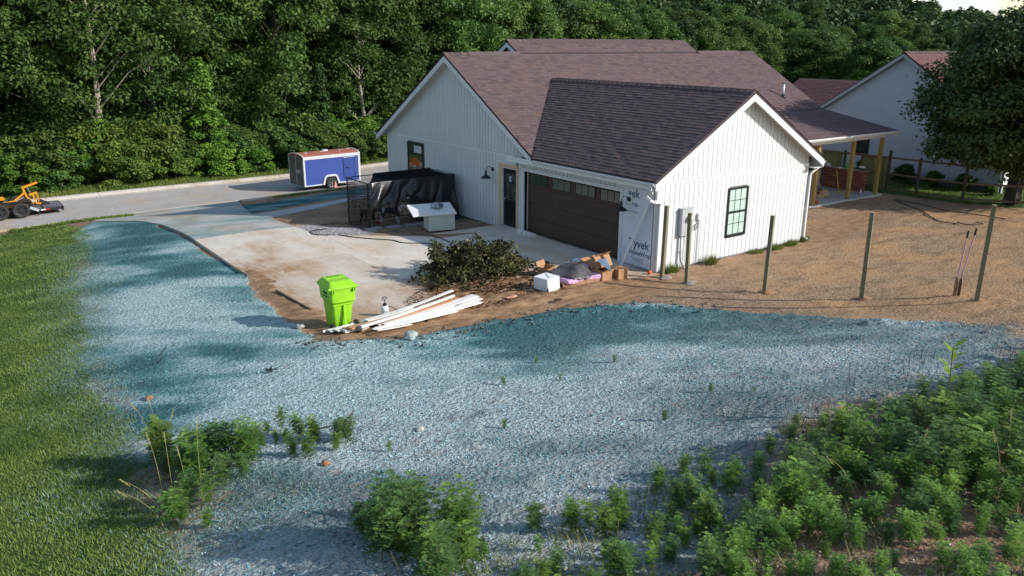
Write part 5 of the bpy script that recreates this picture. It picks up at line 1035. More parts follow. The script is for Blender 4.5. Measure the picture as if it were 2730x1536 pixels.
# dogs
def skin_body(name,joints,edges,m,parent,sub=2):
    me=bpy.data.meshes.new(name); me.from_pydata([j[0] for j in joints],edges,[]); o=link(name,me,parent); sk=o.modifiers.new('skin','SKIN'); 
    for v,j in zip(me.skin_vertices[0].data,joints): r=j[1]; v.radius=(r,r) if not hasattr(r,'__len__') else r
    me.skin_vertices[0].data[0].use_root=True; ssb=o.modifiers.new('sub','SUBSURF'); ssb.levels=sub; ssb.render_levels=sub; me.materials.append(m); return o
def dogmat(name,c1,c2,s,lo,hi):
    m=mat(name,c1,.8,c2,s,.2); return m
def dog(x,y,rz,sc_,m,lab,head_turn):
    o=empty('dog',(x,y,H(x,y)+.02),rz); o.scale=(sc_,)*3; tag(o,lab,'dog')
    J=[((0,0,.50),(.115,.13)),((.22,0,.49),(.125,.15)),((.36,0,.50),(.11,.12)),((-.20,0,.50),(.10,.12)),((-.32,0,.50),(.085,.10)),
       ((.46,0,.60),(.075,.08)),((.55,.0+head_turn*.05,.70),(.075,.08)),((.63,.0+head_turn*.10,.70),(.06,.055)),((.73,.0+head_turn*.15,.67),(.036,.032)),
       ((.32,.09,.40),.06),((.31,.10,.24),.035),((.33,.10,.06),.026),((.38,.10,.02),.030),
       ((.32,-.09,.40),.06),((.31,-.10,.24),.035),((.33,-.10,.06),.026),((.38,-.10,.02),.030),
       ((-.28,.09,.40),.075),((-.22,.10,.27),.045),((-.36,.10,.17),.026),((-.33,.10,.03),.024),((-.28,.10,.02),.028),
       ((-.28,-.09,.40),.075),((-.22,-.10,.27),.045),((-.36,-.10,.17),.026),((-.33,-.10,.03),.024),((-.28,-.10,.02),.028),
       ((-.42,0,.55),.028),((-.52,0,.64),.018),((-.56,0,.76),.010)]
    E=[(0,1),(1,2),(0,3),(3,4),(2,5),(5,6),(6,7),(7,8),(2,9),(9,10),(10,11),(11,12),(2,13),(13,14),(14,15),(15,16),(4,17),(17,18),(18,19),(19,20),(20,21),(4,22),(22,23),(23,24),(24,25),(25,26),(4,27),(27,28),(28,29)]
    skin_body('dog_body',J,E,m,o)
    hy=head_turn*.05
    for s in (-1,1):
        mb=MB(); mb.add([(.50,hy+s*.04,.76),(.56,hy+s*.06,.77),(.53,hy+s*.11,.70),(.54,hy+s*.09,.64)],[(0,1,2),(1,3,2)]); q=mb.build('ear',m,o); q.modifiers.new('s','SOLIDIFY').thickness=.012
        mb=lump(.011,1,1,1,1,1,False,0); mb.build('eye',BLACK,o,loc=(.62,head_turn*.10+s*.042,.735))
    lump(.018,1,1,1,1,1,False,0).build('nose',BLACK,o,loc=(.765,head_turn*.165,.675)); return o
DB=mat('black_coat',(.013,.012,.012),.7,(.03,.026,.024),5,.5)
def pied():
    m,nt,b,N,L=M_('black_and_white_coat'); tc=N.new('ShaderNodeTexCoord'); n=N.new('ShaderNodeTexNoise'); n.inputs['Scale'].default_value=3.2; n.inputs['Detail'].default_value=1; L.new(tc.outputs['Object'],n.inputs['Vector'])
    sx=N.new('ShaderNodeSeparateXYZ'); L.new(tc.outputs['Object'],sx.inputs[0]); r=N.new('ShaderNodeMapRange'); r.inputs[1].default_value=.34; r.inputs[2].default_value=.10; r.inputs[3].default_value=0; r.inputs[4].default_value=.35; L.new(sx.outputs[2],r.inputs[0])
    f=N.new('ShaderNodeMapRange'); f.inputs[1].default_value=.30; f.inputs[2].default_value=.42; f.inputs[3].default_value=0; f.inputs[4].default_value=.32; L.new(sx.outputs[0],f.inputs[0])
    a=N.new('ShaderNodeMath'); L.new(n.outputs[0],a.inputs[0]); L.new(r.outputs[0],a.inputs[1]); a2=N.new('ShaderNodeMath'); L.new(a.outputs[0],a2.inputs[0]); L.new(f.outputs[0],a2.inputs[1])
    c=N.new('ShaderNodeValToRGB'); c.color_ramp.elements[0].position=.60; c.color_ramp.elements[1].position=.63; c.color_ramp.elements[0].color=(.013,.013,.014,1); c.color_ramp.elements[1].color=(.62,.60,.58,1); L.new(a2.outputs[0],c.inputs[0]); L.new(c.outputs[0],b.inputs['Base Color']); b.inputs['Roughness'].default_value=.75; return m
dog(-2.75,11.35,-.75,1.0,pied(),'black and white dog standing inside the kennel looking toward the camera',-1)
dog(-3.65,11.45,-1.5,.98,DB,'solid black dog standing at the left end of the kennel',1)
mb=MB(); mb.lathe([(.10,0),(.12,.06),(.10,.06),(.08,.02)],14); simple('dog_bowl',mb,mat('red_bowl',(.4,.04,.04),.4),'small red feeding bowl between the two dogs','bowl',loc=(-3.15,11.55,H(-3.15,11.55)+.03))
# ---- white insulated box with wide lid and a bag on top
wb=empty('white_bin_box',(-2.23,8.50,.02),math.radians(-14)); tag(wb,'cream storage box with a wide sloping white lid at the concrete edge','box')
mb=MB(); mb.box((-.48,-.36,0),(.48,.36,.60)); mb.build('box_body',mat('cream_box',(.50,.51,.45),.6,(.44,.46,.39),3,.7),wb,bev=.01)
mb=MB(); mb.hexa([(-1.08,-.46,.58),(.52,-.46,.58),(.52,.40,.78),(-1.08,.40,.78)],[(-1.08,-.46,.63),(.52,-.46,.63),(.52,.40,.86),(-1.08,.40,.86)]); mb.build('box_lid',TRIM,wb,bev=.008)
sbg=lump(.22,1.0,.85,.5,61,3,True,.25); simple('feed_sack',sbg,mat('printed_sack',(.33,.36,.42),.45,(.05,.06,.09),6,.35,.4,20),'silver and black printed plastic sack on the white lid','sack',smooth=True,loc=(-2.28,8.52,.86)); bpy.data.objects['feed_sack'].rotation_euler=(.22,0,-.2)
# ---- hoses and cables on the ground
def gtube(name,pts,r,m,lab,cat='hose',off=None,sub=5):
    P=[Vector((x,y,0)) for x,y in pts]; out=[]
    for i in range(len(P)-1):
        p0=P[max(i-1,0)];p1=P[i];p2=P[i+1];p3=P[min(i+2,len(P)-1)]
        for k in range(sub):
            t=k/sub; q=.5*((2*p1)+(p2-p0)*t+(2*p0-5*p1+4*p2-p3)*t*t+(-p0+3*p1-3*p2+p3)*t**3); out.append(q)
    out.append(P[-1]); pts3=[(p.x,p.y,H(p.x,p.y)+.03+r+(off or 0)) for p in out]; mb=MB(); mb.tube(pts3,r,6); return simple(name,mb,m,lab,cat,smooth=True)
HOSE=mat('dark_hose',(.035,.032,.030),.6)
gtube('garden_hose',[(-5.65,9.62),(-5.37,8.98),(-4.9,8.3),(-4.49,7.80),(-4.36,7.22),(-3.79,6.76),(-3.5,6.3)],.017,HOSE,'dark hose curving across the driveway toward the brush pile')
gtube('garden_hose',[(-3.43,8.45),(-3.17,8.02),(-2.99,7.62),(-3.0,7.02),(-3.1,6.2)],.016,HOSE,'short hose running from the kennel side to the brush pile')
gtube('garden_hose',[(-5.49,10.98),(-6.17,10.73),(-6.34,10.20),(-6.22,9.92),(-5.9,9.75)],.017,HOSE,'hose end looping over the gravel at the driveway edge')
gtube('black_cable',[(-5.3,12.0),(-4.9,12.15),(-4.4,12.4),(-4.1,11.94),(-4.3,10.6),(-4.49,9.67),(-4.1,9.3),(-3.5,9.2)],.012,HOSE,'black cable trailing along the left side of the kennel','cable')
CB=mat('brown_cable',(.07,.04,.035),.7)
gtube('yard_cable',[(17.34,2.44),(16.67,1.44),(16.2,.6),(15.30,-0.18),(14.6,-.8),(14.24,-1.21),(14.2,-1.80),(14.6,-1.65),(14.3,-2.0),(14.40,-2.33),(14.9,-2.30),(15.1,-2.10),(14.82,-2.49)],.02,CB,'dark cable winding over the yard to a frayed looped end','cable')
gtube('yard_cable',[(17.38,2.41),(17.50,1.41),(17.3,.7),(17.07,0.12),(17.1,-.4),(17.00,-0.92),(16.86,-1.84),(16.6,-2.5)],.02,CB,'dark cable running straight behind the looped one toward the last post','cable')
# ---- blue enclosed trailer
BLUE=mat('blue_panels',(.030,.062,.26),.45,(.036,.072,.29),3,.6,spec=.4); ALU=mat('aluminium_trim',(.70,.71,.73),.35,(.62,.63,.65),6,.6,metal=.25); RED=mat('rusty_red_roof',(.26,.065,.045),.7,(.36,.14,.09),4,.8)
ang=math.atan2(.36,3.42); bt_=empty('enclosed_trailer',(-1.03,24.26,-1.13),ang); tag(bt_,'blue enclosed cargo trailer with rusty red roof parked on the road edge','trailer')
TL,TW,TH0,TH1=3.36,1.62,.30,1.80
mb=MB(); mb.box((0,0,TH0),(TL,TW,TH1)); mb.build('trailer_body',BLUE,bt_)
mb=MB(); # domed roof
rf=[];n=8
for i in range(n+1): t=i/n; rf.append((-.03+(TW+.06)*t,TH1+.16*math.sin(math.pi*t)**.6))
mb.prism([Vector((-.01,a,b)) for a,b in rf],(TL+.02,0,0)); mb.build('roof',RED,bt_)
for x in (-.03,TL-.03):
    mb=MB(); 
    for (a,b),(c,d) in zip(rf,rf[1:]): mb.bar((x+.03,a,b+.01),(x+.03,c,d+.01),.06,.03)
    mb.build('roof_hoop',ALU,bt_)
mb=MB(); mb.box((-.02,-.035,TH1-.13),(TL+.02,-.001,TH1+.03)); mb.build('top_rail',ALU,bt_)
mb=MB(); mb.box((-.02,-.02,TH0-.03),(.07,-.001,TH1-.13)); mb.build('corner_post',ALU,bt_); mb=MB(); mb.box((TL-.10,-.03,TH0-.03),(TL+.02,-.001,TH1-.13)); mb.build('corner_post',ALU,bt_)
mb=MB(); mb.box((.07,-.02,TH0-.03),(1.10,-.001,TH0+.03)); mb.build('skirt_rail',ALU,bt_); mb=MB(); mb.box((1.98,-.02,TH0-.03),(TL-.1,-.001,TH0+.03)); mb.build('skirt_rail',ALU,bt_)
mb=MB(); mb.box((-.015,.0,TH0),(-.001,TW,TH1+.02)); mb.build('rear_panel',mat('weathered_rear',(.035,.04,.045),.45,(.11,.10,.10),3,.5),bt_)
for yy in (.03,.80,1.56): mb=MB(); mb.box((-.03,yy,TH0),(-.015,yy+.05,TH1)); mb.build('rear_post',STEEL,bt_)
mb=MB(); mb.box((-.035,.35,.95),(-.016,.75,1.12)); mb.build('licence_plate',mat('grey_plate',(.3,.3,.3),.5),bt_)
# side door
mb=MB(); mb.box((2.35,-.012,TH0+.06),(3.05,-.001,TH1-.15)); dr=mb.build('side_door',mat('blue_door',(.026,.055,.23),.45),bt_)
mb=MB(); mb.box((2.33,-.02,TH0+.3),(2.355,-.002,TH1-.25)); mb.build('door_seal',BLACK,dr); mb=MB(); mb.box((3.05,-.02,TH0+.2),(3.065,-.002,TH1-.2)); mb.build('door_seal',BLACK,dr); mb=MB(); mb.box((2.36,-.026,TH1-.19),(3.05,-.002,TH1-.16)); mb.build('drip_rail',ALU,dr)
mb=MB(); mb.bar((2.45,-.03,1.05),(2.72,-.03,1.07),.02,.02); mb.box((2.55,-.035,1.03),(2.62,-.012,1.10)); mb.build('door_latch',BLACK,dr)
# wheel arch
mb=MB(); arch=[(1.08,TH0-.02),(1.20,.66),(1.32,.74),(1.80,.74),(1.90,.66),(2.02,TH0-.02)]
for (a,b),(c,d) in zip(arch,arch[1:]): mb.bar((a,-.05,b),(c,-.05,d),.10,.035,up=(0,1,0))
mb.build('fender',ALU,bt_); mb=MB(); mb.prism([Vector((a,-.004,b)) for a,b in arch],(0,-.004,0)); mb.build('wheel_well',DARK,bt_)
def wheel(parent,x,y,z,R,w,rimm,ax='Y',spokes=5,hubm=None):
    w_=empty('wheel',(x,y,z)); w_.parent=parent; M=Matrix.Rotation(math.pi/2,4,'X')
    mb=MB(); mb.lathe([(R*.62,-w/2),(R*.92,-w/2),(R,-w/2+.03),(R,w/2-.03),(R*.92,w/2),(R*.62,w/2),(R*.60,0)],32,M,False,False); mb.build('tyre',RUBBER,w_,smooth=True)
    mb=MB(); mb.lathe([(R*.63,w/2-.01),(R*.58,w/2-.005),(R*.56,w/2-.05),(.05,w/2-.06)],28,M,False,True); mb.build('rim',DARK,w_)
    mb=MB()
    for k in range(spokes):
        t=2*math.pi*k/spokes; mb.bar((.03*math.cos(t),-w/2+.02,.03*math.sin(t)),(R*.57*math.cos(t),-w/2+.02,R*.57*math.sin(t)),.05,.02,up=(0,1,0))
    mb.lathe([(.0,w/2+.02),(.04,w/2+.02),(.055,w/2-.01)],12,M); mb.lathe([(R*.52,w/2-.02),(R*.62,w/2+.004),(R*.63,w/2-.02)],28,M,False,False); mb.build('spokes',rimm,w_); return w_
wheel(bt_,1.55,-.0,.31,.31,.18,CHROME)
mb=MB(); mb.hexa([(1.62,-.16,.02),(1.84,-.16,.02),(1.84,-.12,.02),(1.62,-.12,.02)],[(1.70,-.14,.40),(1.76,-.14,.40),(1.76,-.12,.40),(1.70,-.12,.40)]); simple('wheel_chock',mb,mat('faded_red_white',(.55,.30,.32),.6,(.4,.06,.06),14,.4),'red and white triangular marker propped on the trailer wheel','marker'); q=bpy.data.objects['wheel_chock']; q.location=bt_.location; q.rotation_euler=bt_.rotation_euler
for (x,yy,l) in ((.35,.5,.2),(1.35,.6,.28),(2.4,.5,.22),(3.0,.7,.2)):
    mb=MB(); mb.box((x,yy,TH1+.150),(x+l,yy+.15,TH1+.166)); mb.build('roof_patch',mat('sealant_patch',(.5,.45,.42),.6) if 'sealant_patch' not in bpy.data.materials else bpy.data.materials['sealant_patch'],bt_)
mb=MB(); mb.lathe([(.18,0),(.16,.05),(.08,.08),(0,.085)],16,Matrix.Translation((1.75,.85,TH1+.14))); mb.build('roof_vent',mat('vent_white',(.6,.62,.66),.4),bt_)
# ---- flatbed trailer
fb=empty('flatbed_trailer',(-12.05,26.45,-1.32)); tag(fb,'black tandem axle flatbed trailer parked on the road','trailer')
FM=mat('black_trailer_steel',(.018,.018,.02),.5); DK=mat('grey_deck_planks',(.15,.15,.165),.8,(.11,.11,.12),6,.7,rnd=.12)
mb=MB(); mb.box((-6,0,.22),(0,.06,.34)); mb.box((-6,1.74,.22),(0,1.80,.34)); mb.build('side_rail',FM,fb); mb=MB(); mb.box((-.05,0,.16),(.02,1.8,.34)); mb.box((-.85,.06,.345),(-.78,1.74,.36)); mb.box((-6,.06,.24),(-5.9,1.74,.33)); mb.build('cross_member',FM,fb)
mb=MB(); mb.box((0,0,0),(5.9,.128,.03)); dpm=mb.mesh('deck_plank',DK)
for k in range(13): link('deck_plank',dpm,fb,Matrix.Translation((-5.92,.065+k*.129,.315)))
mb=MB(); mb.box((-.93,-.012,.24),(-.73,-.002,.30)); mb.build('reflector_strip',TRIM,fb); mb=MB(); mb.box((-.72,-.02,.23),(-.55,-.002,.31)); mb.build('tail_light',mat('red_lens',(.35,.015,.03),.3),fb)
mb=MB(); mb.bar((-1.35,-.16,.45),(-1.02,-.16,.28),.12,.02,up=(0,1,0)); mb.build('mudguard_end',STEEL,fb)
for x in (-1.72,-2.55):
    for y in (-.12,1.92): wheel(fb,x,y,.36,.355,.22,mat('black_rim',(.03,.032,.036),.35) if 'black_rim' not in bpy.data.materials else bpy.data.materials['black_rim'],spokes=6)
mb=MB(); mb.box((-3.1,-.24,.74),(-1.3,-.0,.76)); mb.build('mudguard',FM,fb)
mb=MB(); mb.bar((-.6,.3,.2),(-.6,.3,.02),.06,.06); mb.bar((-1.0,-.05,.2),(-1.05,-.05,.05),.05,.05); mb.build('prop_stand',FM,fb)
# ---- orange log splitter / mini loader on the flatbed
OR=mat('orange_paint',(.72,.27,.012),.4,(.64,.22,.012),5,.6); OR2=mat('red_orange_paint',(.68,.09,.015),.4)
mc=empty('orange_machine',(-13.4,27.0,-.98)); tag(mc,'orange hydraulic implement with raised arm standing on the flatbed trailer','machine')
def bars(nm,L_,w,m,parent=mc):
    mb=MB()
    for a,b in L_: mb.bar((a[0],a[2] if len(a)>2 else 0,a[1]),(b[0],b[2] if len(b)>2 else 0,b[1]),w,w)
    return mb.build(nm,m,parent,bev=.008)
bars('raised_arm',[((-.10,.95),(.50,1.13))],.09,OR); bars('mast',[((-.12,.98),(-.02,.55)),((-.02,.55),(.17,.20)),((.17,.20),(.52,.14))],.08,OR)
bars('front_frame',[((.10,.58,-.1),(.42,.68,-.1)),((.24,.60,-.1),(.34,.16,-.1)),((.40,.66,.1),(.46,.24,.1)),((.10,.58,.15),(.42,.66,.15))],.055,OR)
bars('lift_arm',[((-.05,.72),(-.55,.34)),((-.55,.34),(-1.4,.24))],.085,OR); bars('ram',[((.06,.95),(.16,.65))],.05,CHROME); bars('base_frame',[((-1.3,.10,-.2),(-.35,.16,-.2)),((-1.3,.10,.2),(-.35,.16,.2)),((-1.2,.10,-.2),(-1.2,.42,-.2)),((-1.3,.45,0),(-.9,.50,0))],.09,OR)
bars('side_plate',[((-1.35,.42,-.25),(-1.25,.05,-.25)),((-1.2,.40,-.25),(-1.05,.05,-.25))],.10,OR2)
mb=MB(); mb.box((-1.0,-.18,.05),(-.45,.18,.32)); mb.build('engine_block',FM,mc); bars('engine_cowl',[((-1.1,.52),(-.95,.58))],.10,OR)
for y in (-.42,.42): wheel(mc,-.12,y,.24,.27,.17,bpy.data.materials['black_rim'],spokes=6)
mb=MB(); mb.bar((-.5,-.45,.42),(-.15,-.45,.58),.14,.02); mb.build('wheel_guard',STEEL,mc)
mb=MB(); mb.hexa([(.45,.3,-.0),(.95,.3,-.0),(.95,.9,.0),(.45,.9,0)],[(.45,.3,.22),(.55,.3,.22),(.55,.9,.22),(.45,.9,.22)]); simple('loader_bucket',mb,FM,'black wedge shaped bucket lying on the flatbed behind the orange machine','bucket',loc=(-13.4,27.0,-.98))
# ---- neighbour's house
nb=empty('neighbour_house'); tag(nb,'neighbouring grey sided house with reddish roof behind the dark tree','house')
NX=24.6; NP=(6.78,6.05); NS=.655; zn=lambda y:NP[1]-NS*abs(y-NP[0])
VG=mat('grey_vinyl_siding',(.41,.425,.46),.5,(.375,.39,.425),2,.6)
mb=MB()
def lap(mb,x,ya,yb,z0,z1,fy=None,e=.1):
    z=z0
    while z<z1:
        a,b=ya,yb
        if fy: a,b=fy(z+e)
        if b-a>.1: mb.hexa([(x-.034,a,z),(x-.034,b,z),(x,b,z),(x,a,z)],[(x-.006,a,z+e),(x-.006,b,z+e),(x,b,z+e),(x,a,z+e)])
        z+=e
y0n,y1n=1.2,12.36
lap(mb,NX,y0n,y1n,-.1,2.2); lap(mb,NX,0,0,2.2,5.9,lambda z:(max(y0n,NP[0]-(NP[1]-.15-z)/NS),min(y1n,NP[0]+(NP[1]-.15-z)/NS)))
o=mb.build('lap_siding',VG,nb); o['kind']='stuff'
backing('gable_wall',[(NX,y0n,-.5),(NX,y1n,-.5),(NX,y1n,zn(y1n)-.15),(NX,NP[0],NP[1]-.15),(NX,y0n,zn(y0n)-.15)],(.2,0,0),nb,VG)
mb=MB(); mb.box((NX-.02,y0n-.02,-.45),(NX-.001,y1n,-.1)); mb.build('foundation',mat('dark_foundation',(.12,.11,.11),.9),nb)
mb=MB(); mb.box((NX+.0,y0n-.05,-.1),(40,y0n+.1,2.35)); mb.build('front_wall',WHITE,nb); mb=MB(); mb.box((NX-.03,y0n-.06,-.1),(NX+.06,y0n-.05,2.3)); mb.build('corner_trim',TRIM,nb)
NR=[(.12,.060,.060),(.15,.072,.070),(.145,.078,.076),(.13,.068,.072)]; SH_N=shingle_mat('neighbour_shingles',True,*NR)
nroof=empty('neighbour_roof'); nroof.parent=nb
def nplane(pts): mb=MB(); mb.prism([Vector(p)-Vector((0,0,.02)) for p in pts],(0,0,-.12)); mb.build('roof_deck',DECK,nroof)
nplane([(NX-.3,.75,zn(.75)),(40,.75,zn(.75)),(40,NP[0],NP[1]),(NX-.3,NP[0],NP[1])]); nplane([(NX-.3,NP[0],NP[1]),(40,NP[0],NP[1]),(40,12.8,zn(12.8)),(NX-.3,12.8,zn(12.8))])
shingles(nroof,Vector((NX-.32,.72,zn(.72))),(1,0,0),(0,1,NS),15.3,6.06*math.sqrt(1+NS*NS),lambda a,s:True,seed=11,matA=SH_N)
caps('ridge_cap',(NX-.32,NP[0],NP[1]),(40,NP[0],NP[1]),0,50,nroof,matl=SH_O)
for a,b in (((NX-.3,.75,zn(.75)),(NX-.3,NP[0],NP[1])),((NX-.3,NP[0],NP[1]),(NX-.3,12.8,zn(12.8)))):
    mb=MB(); pa=Vector(a)-Vector((0,0,.08)); pb=Vector(b)-Vector((0,0,.08)); mb.prism([pa,pb,pb-Vector((0,0,.18)),pa-Vector((0,0,.18))],(-.03,0,0)); mb.build('rake_board',mat('grey_trim',(.30,.30,.31),.5) if 'grey_trim' not in bpy.data.materials else bpy.data.materials['grey_trim'],nroof)
    mb=MB(); mb.prism([pa-Vector((0,0,.1)),pb-Vector((0,0,.1)),pb+Vector((.3,0,-.1)),pa+Vector((.3,0,-.1))],(0,0,-.02)); mb.build('soffit',bpy.data.materials['grey_trim'],nroof)
# lower wing: ridge parallel to y
wx=28.0; wz=4.42; wy0,wy1=9.0,15.3
ws=.55
nplane([(NX-.6,wy0,wz-ws*(wx-NX+.6)),(wx,wy0,wz),(wx,wy1,wz),(NX-.6,wy1+0,wz-ws*(wx-NX+.6))]); nplane([(wx,wy0,wz),(wx+3.5,wy0,wz-ws*3.5),(wx+3.5,wy1,wz-ws*3.5),(wx,wy1,wz)])
shingles(nroof,Vector((NX-.6,wy1,wz-ws*(wx-NX+.6))),(0,-1,0),(1,0,ws),wy1-wy0,(wx-NX+.6)*math.sqrt(1+ws*ws),lambda a,s:not(wy1-a<12.8 and NX-.6+s/math.sqrt(1+ws*ws)>NX-.33 and wz-ws*(wx-(NX-.6+s/math.sqrt(1+ws*ws)))<zn(wy1-a)-.1),seed=12,matA=SH_N)
mb=MB(); mb.box((NX+.2,12.36,-.4),(wx+3,wy1-.3,2.3)); mb.build('wing_wall',VG,nb)
o=window_y(0,.9,1.1,2.3,0,2,2,nb,GL,nm='window'); o.matrix_local=Matrix.Translation((NX-.03,9.1,-.35))@Matrix.Rotation(-math.pi/2,4,'Z')
mb=MB(); mb.tube([(NX-.06,1.3,2.2),(NX-.06,1.3,-.35)],.05,8); mb.build('downspout',TRIM,nb)
# ---- back fence
FP=mat('dark_fence_post',(.085,.075,.045),.85,(.06,.05,.03),5,.8); FR=mat('fence_rail',(.20,.12,.075),.8,(.14,.085,.05),5,.8,stretch=(1,.2,1)); FK=mat('fence_picket',(.21,.20,.085),.8,(.15,.14,.06),5,.8,.2,30,rnd=.2,stretch=(1,1,.2))
bf=empty('wooden_fence'); tag(bf,'unfinished wooden privacy fence with open rails behind the porch','fence')
fp=[(20.0,13.6),(20.0,11.3),(20.05,9.0),(20.05,6.7),(20.1,4.40),(20.0,2.88),(20.13,.84),(21.2,-.84),(22.4,-2.9),(23.6,-5.0)]
for i,(x,y) in enumerate(fp):
    h=1.95 if i==4 else 1.75; z=GZ(x,y); mb=MB(); mb.box((x-.05,y-.05,z-.2),(x+.05,y+.05,z+h)); mb.build('post',FP,bf)
for (x0_,y0_),(x1_,y1_) in zip(fp,fp[1:]):
    z0=GZ(x0_,y0_);z1=GZ(x1_,y1_)
    for hh in (1.62,.86,.18): mb=MB(); mb.bar((x0_-.02,y0_,z0+hh),(x1_-.02,y1_,z1+hh),.04,.09); mb.build('rail',FR,bf)
mb=MB(); mb.box((0,0,.05),(.018,.138,1.66)); pkm=mb.mesh('picket',FK); y=4.45; k=0
while y<13.5:
    if not (5.85<y<6.75): link('picket',pkm,bf,Matrix.Translation((20.09,y,GZ(20.1,y)-.02+.01*math.sin(k*3))))
    y+=.142;k+=1
# ================================================================ VEGETATION
def leaf_quads(C,size,rg,up=.5,asp=1.7,out=None):
    """C: centres (n,3). one diamond leaf per centre; returns V,F"""
    n=len(C); nrm=rg.normal(size=(n,3)); nrm[:,2]=np.abs(nrm[:,2])+up
    if out is not None: nrm+=out*.9
    nrm/=np.linalg.norm(nrm,axis=1)[:,None]; t=rg.normal(size=(n,3)); t-=nrm*(t*nrm).sum(1)[:,None]; t/=np.linalg.norm(t,axis=1)[:,None]; b=np.cross(nrm,t)
    s=size*(.6+.8*rg.random(n))[:,None]; L_=t*s*asp/2; W_=b*s/2; dr=nrm*s*.12
    V=np.stack([C-L_,C-W_+dr+L_*.1,C+L_,C+W_+dr+L_*.1],1).reshape(-1,3); F=np.arange(4*n).reshape(-1,4); return V,F
def tubes_np(paths,n=6):
    V=[];F=[];k=0
    for pts,rad in paths:
        mb=MB(); mb.tube(pts,rad,n,False); V+=[tuple(v) for v in mb.v]; F+=[tuple(i+k for i in f) for f in mb.f]; k+=len(mb.v)
    return V,F
def make_tree(seed,h,r,base,nclump,leaves,leaf,shape='round',trunkr=.16,lean=0):
    """returns (trunk mesh data V,F),(crown V,F,tone). h total height, r crown radius, base = crown start height"""
    rg=np.random.default_rng(seed); rd=random.Random(seed); paths=[]
    top=Vector((rd.uniform(-.3,.3)+lean,rd.uniform(-.3,.3),h*.92)); tp=[Vector((0,0,-.4)),Vector((rd.uniform(-.1,.1),rd.uniform(-.1,.1),h*.25)),Vector((rd.uniform(-.25,.25)+lean*.4,rd.uniform(-.25,.25),h*.55)),top]
    paths.append((tp,[trunkr*1.25,trunkr,trunkr*.6,trunkr*.15]))
    cc=[];cr_=[]
    for i in range(nclump):
        u=rd.random(); z=base+(h-base)*(u**.85); f=(z-base)/(h-base)
        if shape=='round': pr_=math.sqrt(max(0,1-(2*f-.85)**2/1.35))
        elif shape=='cone': pr_=(1-f)*.95+.05
        elif shape=='tall': pr_=math.sin(math.pi*min(1,f*.85+.15))**.6
        else: pr_=1
        a=rd.random()*2*math.pi; q=(rd.random()**.45)*r*pr_*(.85+.3*mnoise.noise(Vector((math.cos(a)*1.5,math.sin(a)*1.5,f*3+seed)))); c=Vector((q*math.cos(a)+top.x*f,q*math.sin(a)+top.y*f,z)); cc.append(c); cr_.append(rd.uniform(.5,1.05)*r*.25)
        if rd.random()<.5:
            zt=max(base*.7,z-q*.7-.3); st=Vector((top.x*zt/h,top.y*zt/h,zt)); mid=st.lerp(c,.55)+Vector((0,0,.12*q)); w=trunkr*.35*(1-f*.6); paths.append(([st,mid,c],[w,w*.6,w*.2]))
    cc=np.array([tuple(c) for c in cc]); cr_=np.array(cr_); ci=rg.integers(0,nclump,leaves); d=rg.normal(size=(leaves,3)); d/=np.linalg.norm(d,axis=1)[:,None]
    rad=cr_[ci]*(rg.random(leaves)**.38)*(1+.3*rg.normal(size=leaves)*.5); P=cc[ci]+d*rad[:,None]*np.array([1.15,1.15,.72]); 
    if shape=='cone': P[:,2]-=.25*np.hypot(P[:,0],P[:,1])
    V,F=leaf_quads(P,leaf,rg,.35,out=d); tone=np.clip(rg.random(leaves)*.55+(rg.random(nclump)*.6)[ci]-.05,0,1)
    return tubes_np(paths,6),(V,F,tone)
BARK=mat('grey_bark',(.10,.085,.065),.9,(.17,.15,.125),5,.8,.5,20,stretch=(1,1,.25)); BARKP=mat('pale_bark',(.26,.24,.20),.9,(.36,.33,.28),5,.8,stretch=(1,1,.25))
LF1=leafmat('broadleaf',(.038,.078,.018),(.130,.205,.045),cc=(.075,.135,.030),trans=.35); LF2=leafmat('pine_green',(.022,.046,.016),(.070,.125,.034),trans=.1); LF3=leafmat('young_leaf',(.06,.13,.015),(.17,.27,.035),cc=(.10,.19,.022)); LFD=leafmat('dark_pear_leaf',(.022,.045,.016),(.085,.14,.038),trans=.25,rnd=.05)
protos={}
def proto(key,seed,h,r,base,ncl,lv,leaf,shape,matl,tr=.16,bark=BARK):
    (tv,tf),(V,F,t)=make_tree(seed,h,r,base,ncl,lv,leaf,shape,tr); tm=bpy.data.meshes.new('trunk'); tm.from_pydata(tv,[],tf); tm.materials.append(bark); tm.polygons.foreach_set('use_smooth',[True]*len(tm.polygons)); protos[key]=(tm,npmesh('crown',V,F,matl,t),h)
def plant(key,x,y,h,label,cat='tree',group=None,name='tree',z=None,rz=None,sx=1):
    tm,cm,h0=protos[key]; s=h/h0; o=empty(name,(x,y,(GZ(x,y) if z is None else z)),rz if rz is not None else random.random()*6.28); o.scale=(s*sx,s*sx,s); tag(o,label,cat,group)
    if tm: link('trunk',tm,o)
    link('crown',cm,o); return o
for i in range(4): proto(('oak',i),100+i,14,4.2,1.6,150,52000,.132,'tall',LF1,.20,BARK if i%2 else BARKP)
for i in range(2): proto(('round',i),120+i,11,4.0,2.0,120,46000,.135,'round',LF1,.18)
for i in range(2): proto(('pine',i),130+i,13,2.8,1.2,110,36000,.125,'tall',LF2,.18)
proto(('cedar',0),140,9,2.0,.6,70,9000,.16,'cone',LF2,.12)
proto(('young',0),150,6,1.7,.4,60,15000,.12,'cone',LF3,.07); proto(('young',1),151,6,2.0,.5,60,15000,.12,'round',LF3,.08)
def under(key,seed,matl,leaf,n): # undergrowth bush
    (tv,tf),(V,F,t)=make_tree(seed,2.2,1.5,.1,46,n,leaf,'round',.03); tm=bpy.data.meshes.new('stem'); tm.from_pydata(tv,[],tf); tm.materials.append(BARK); protos[key]=(tm,npmesh('crown',V,F,matl,t),2.2)
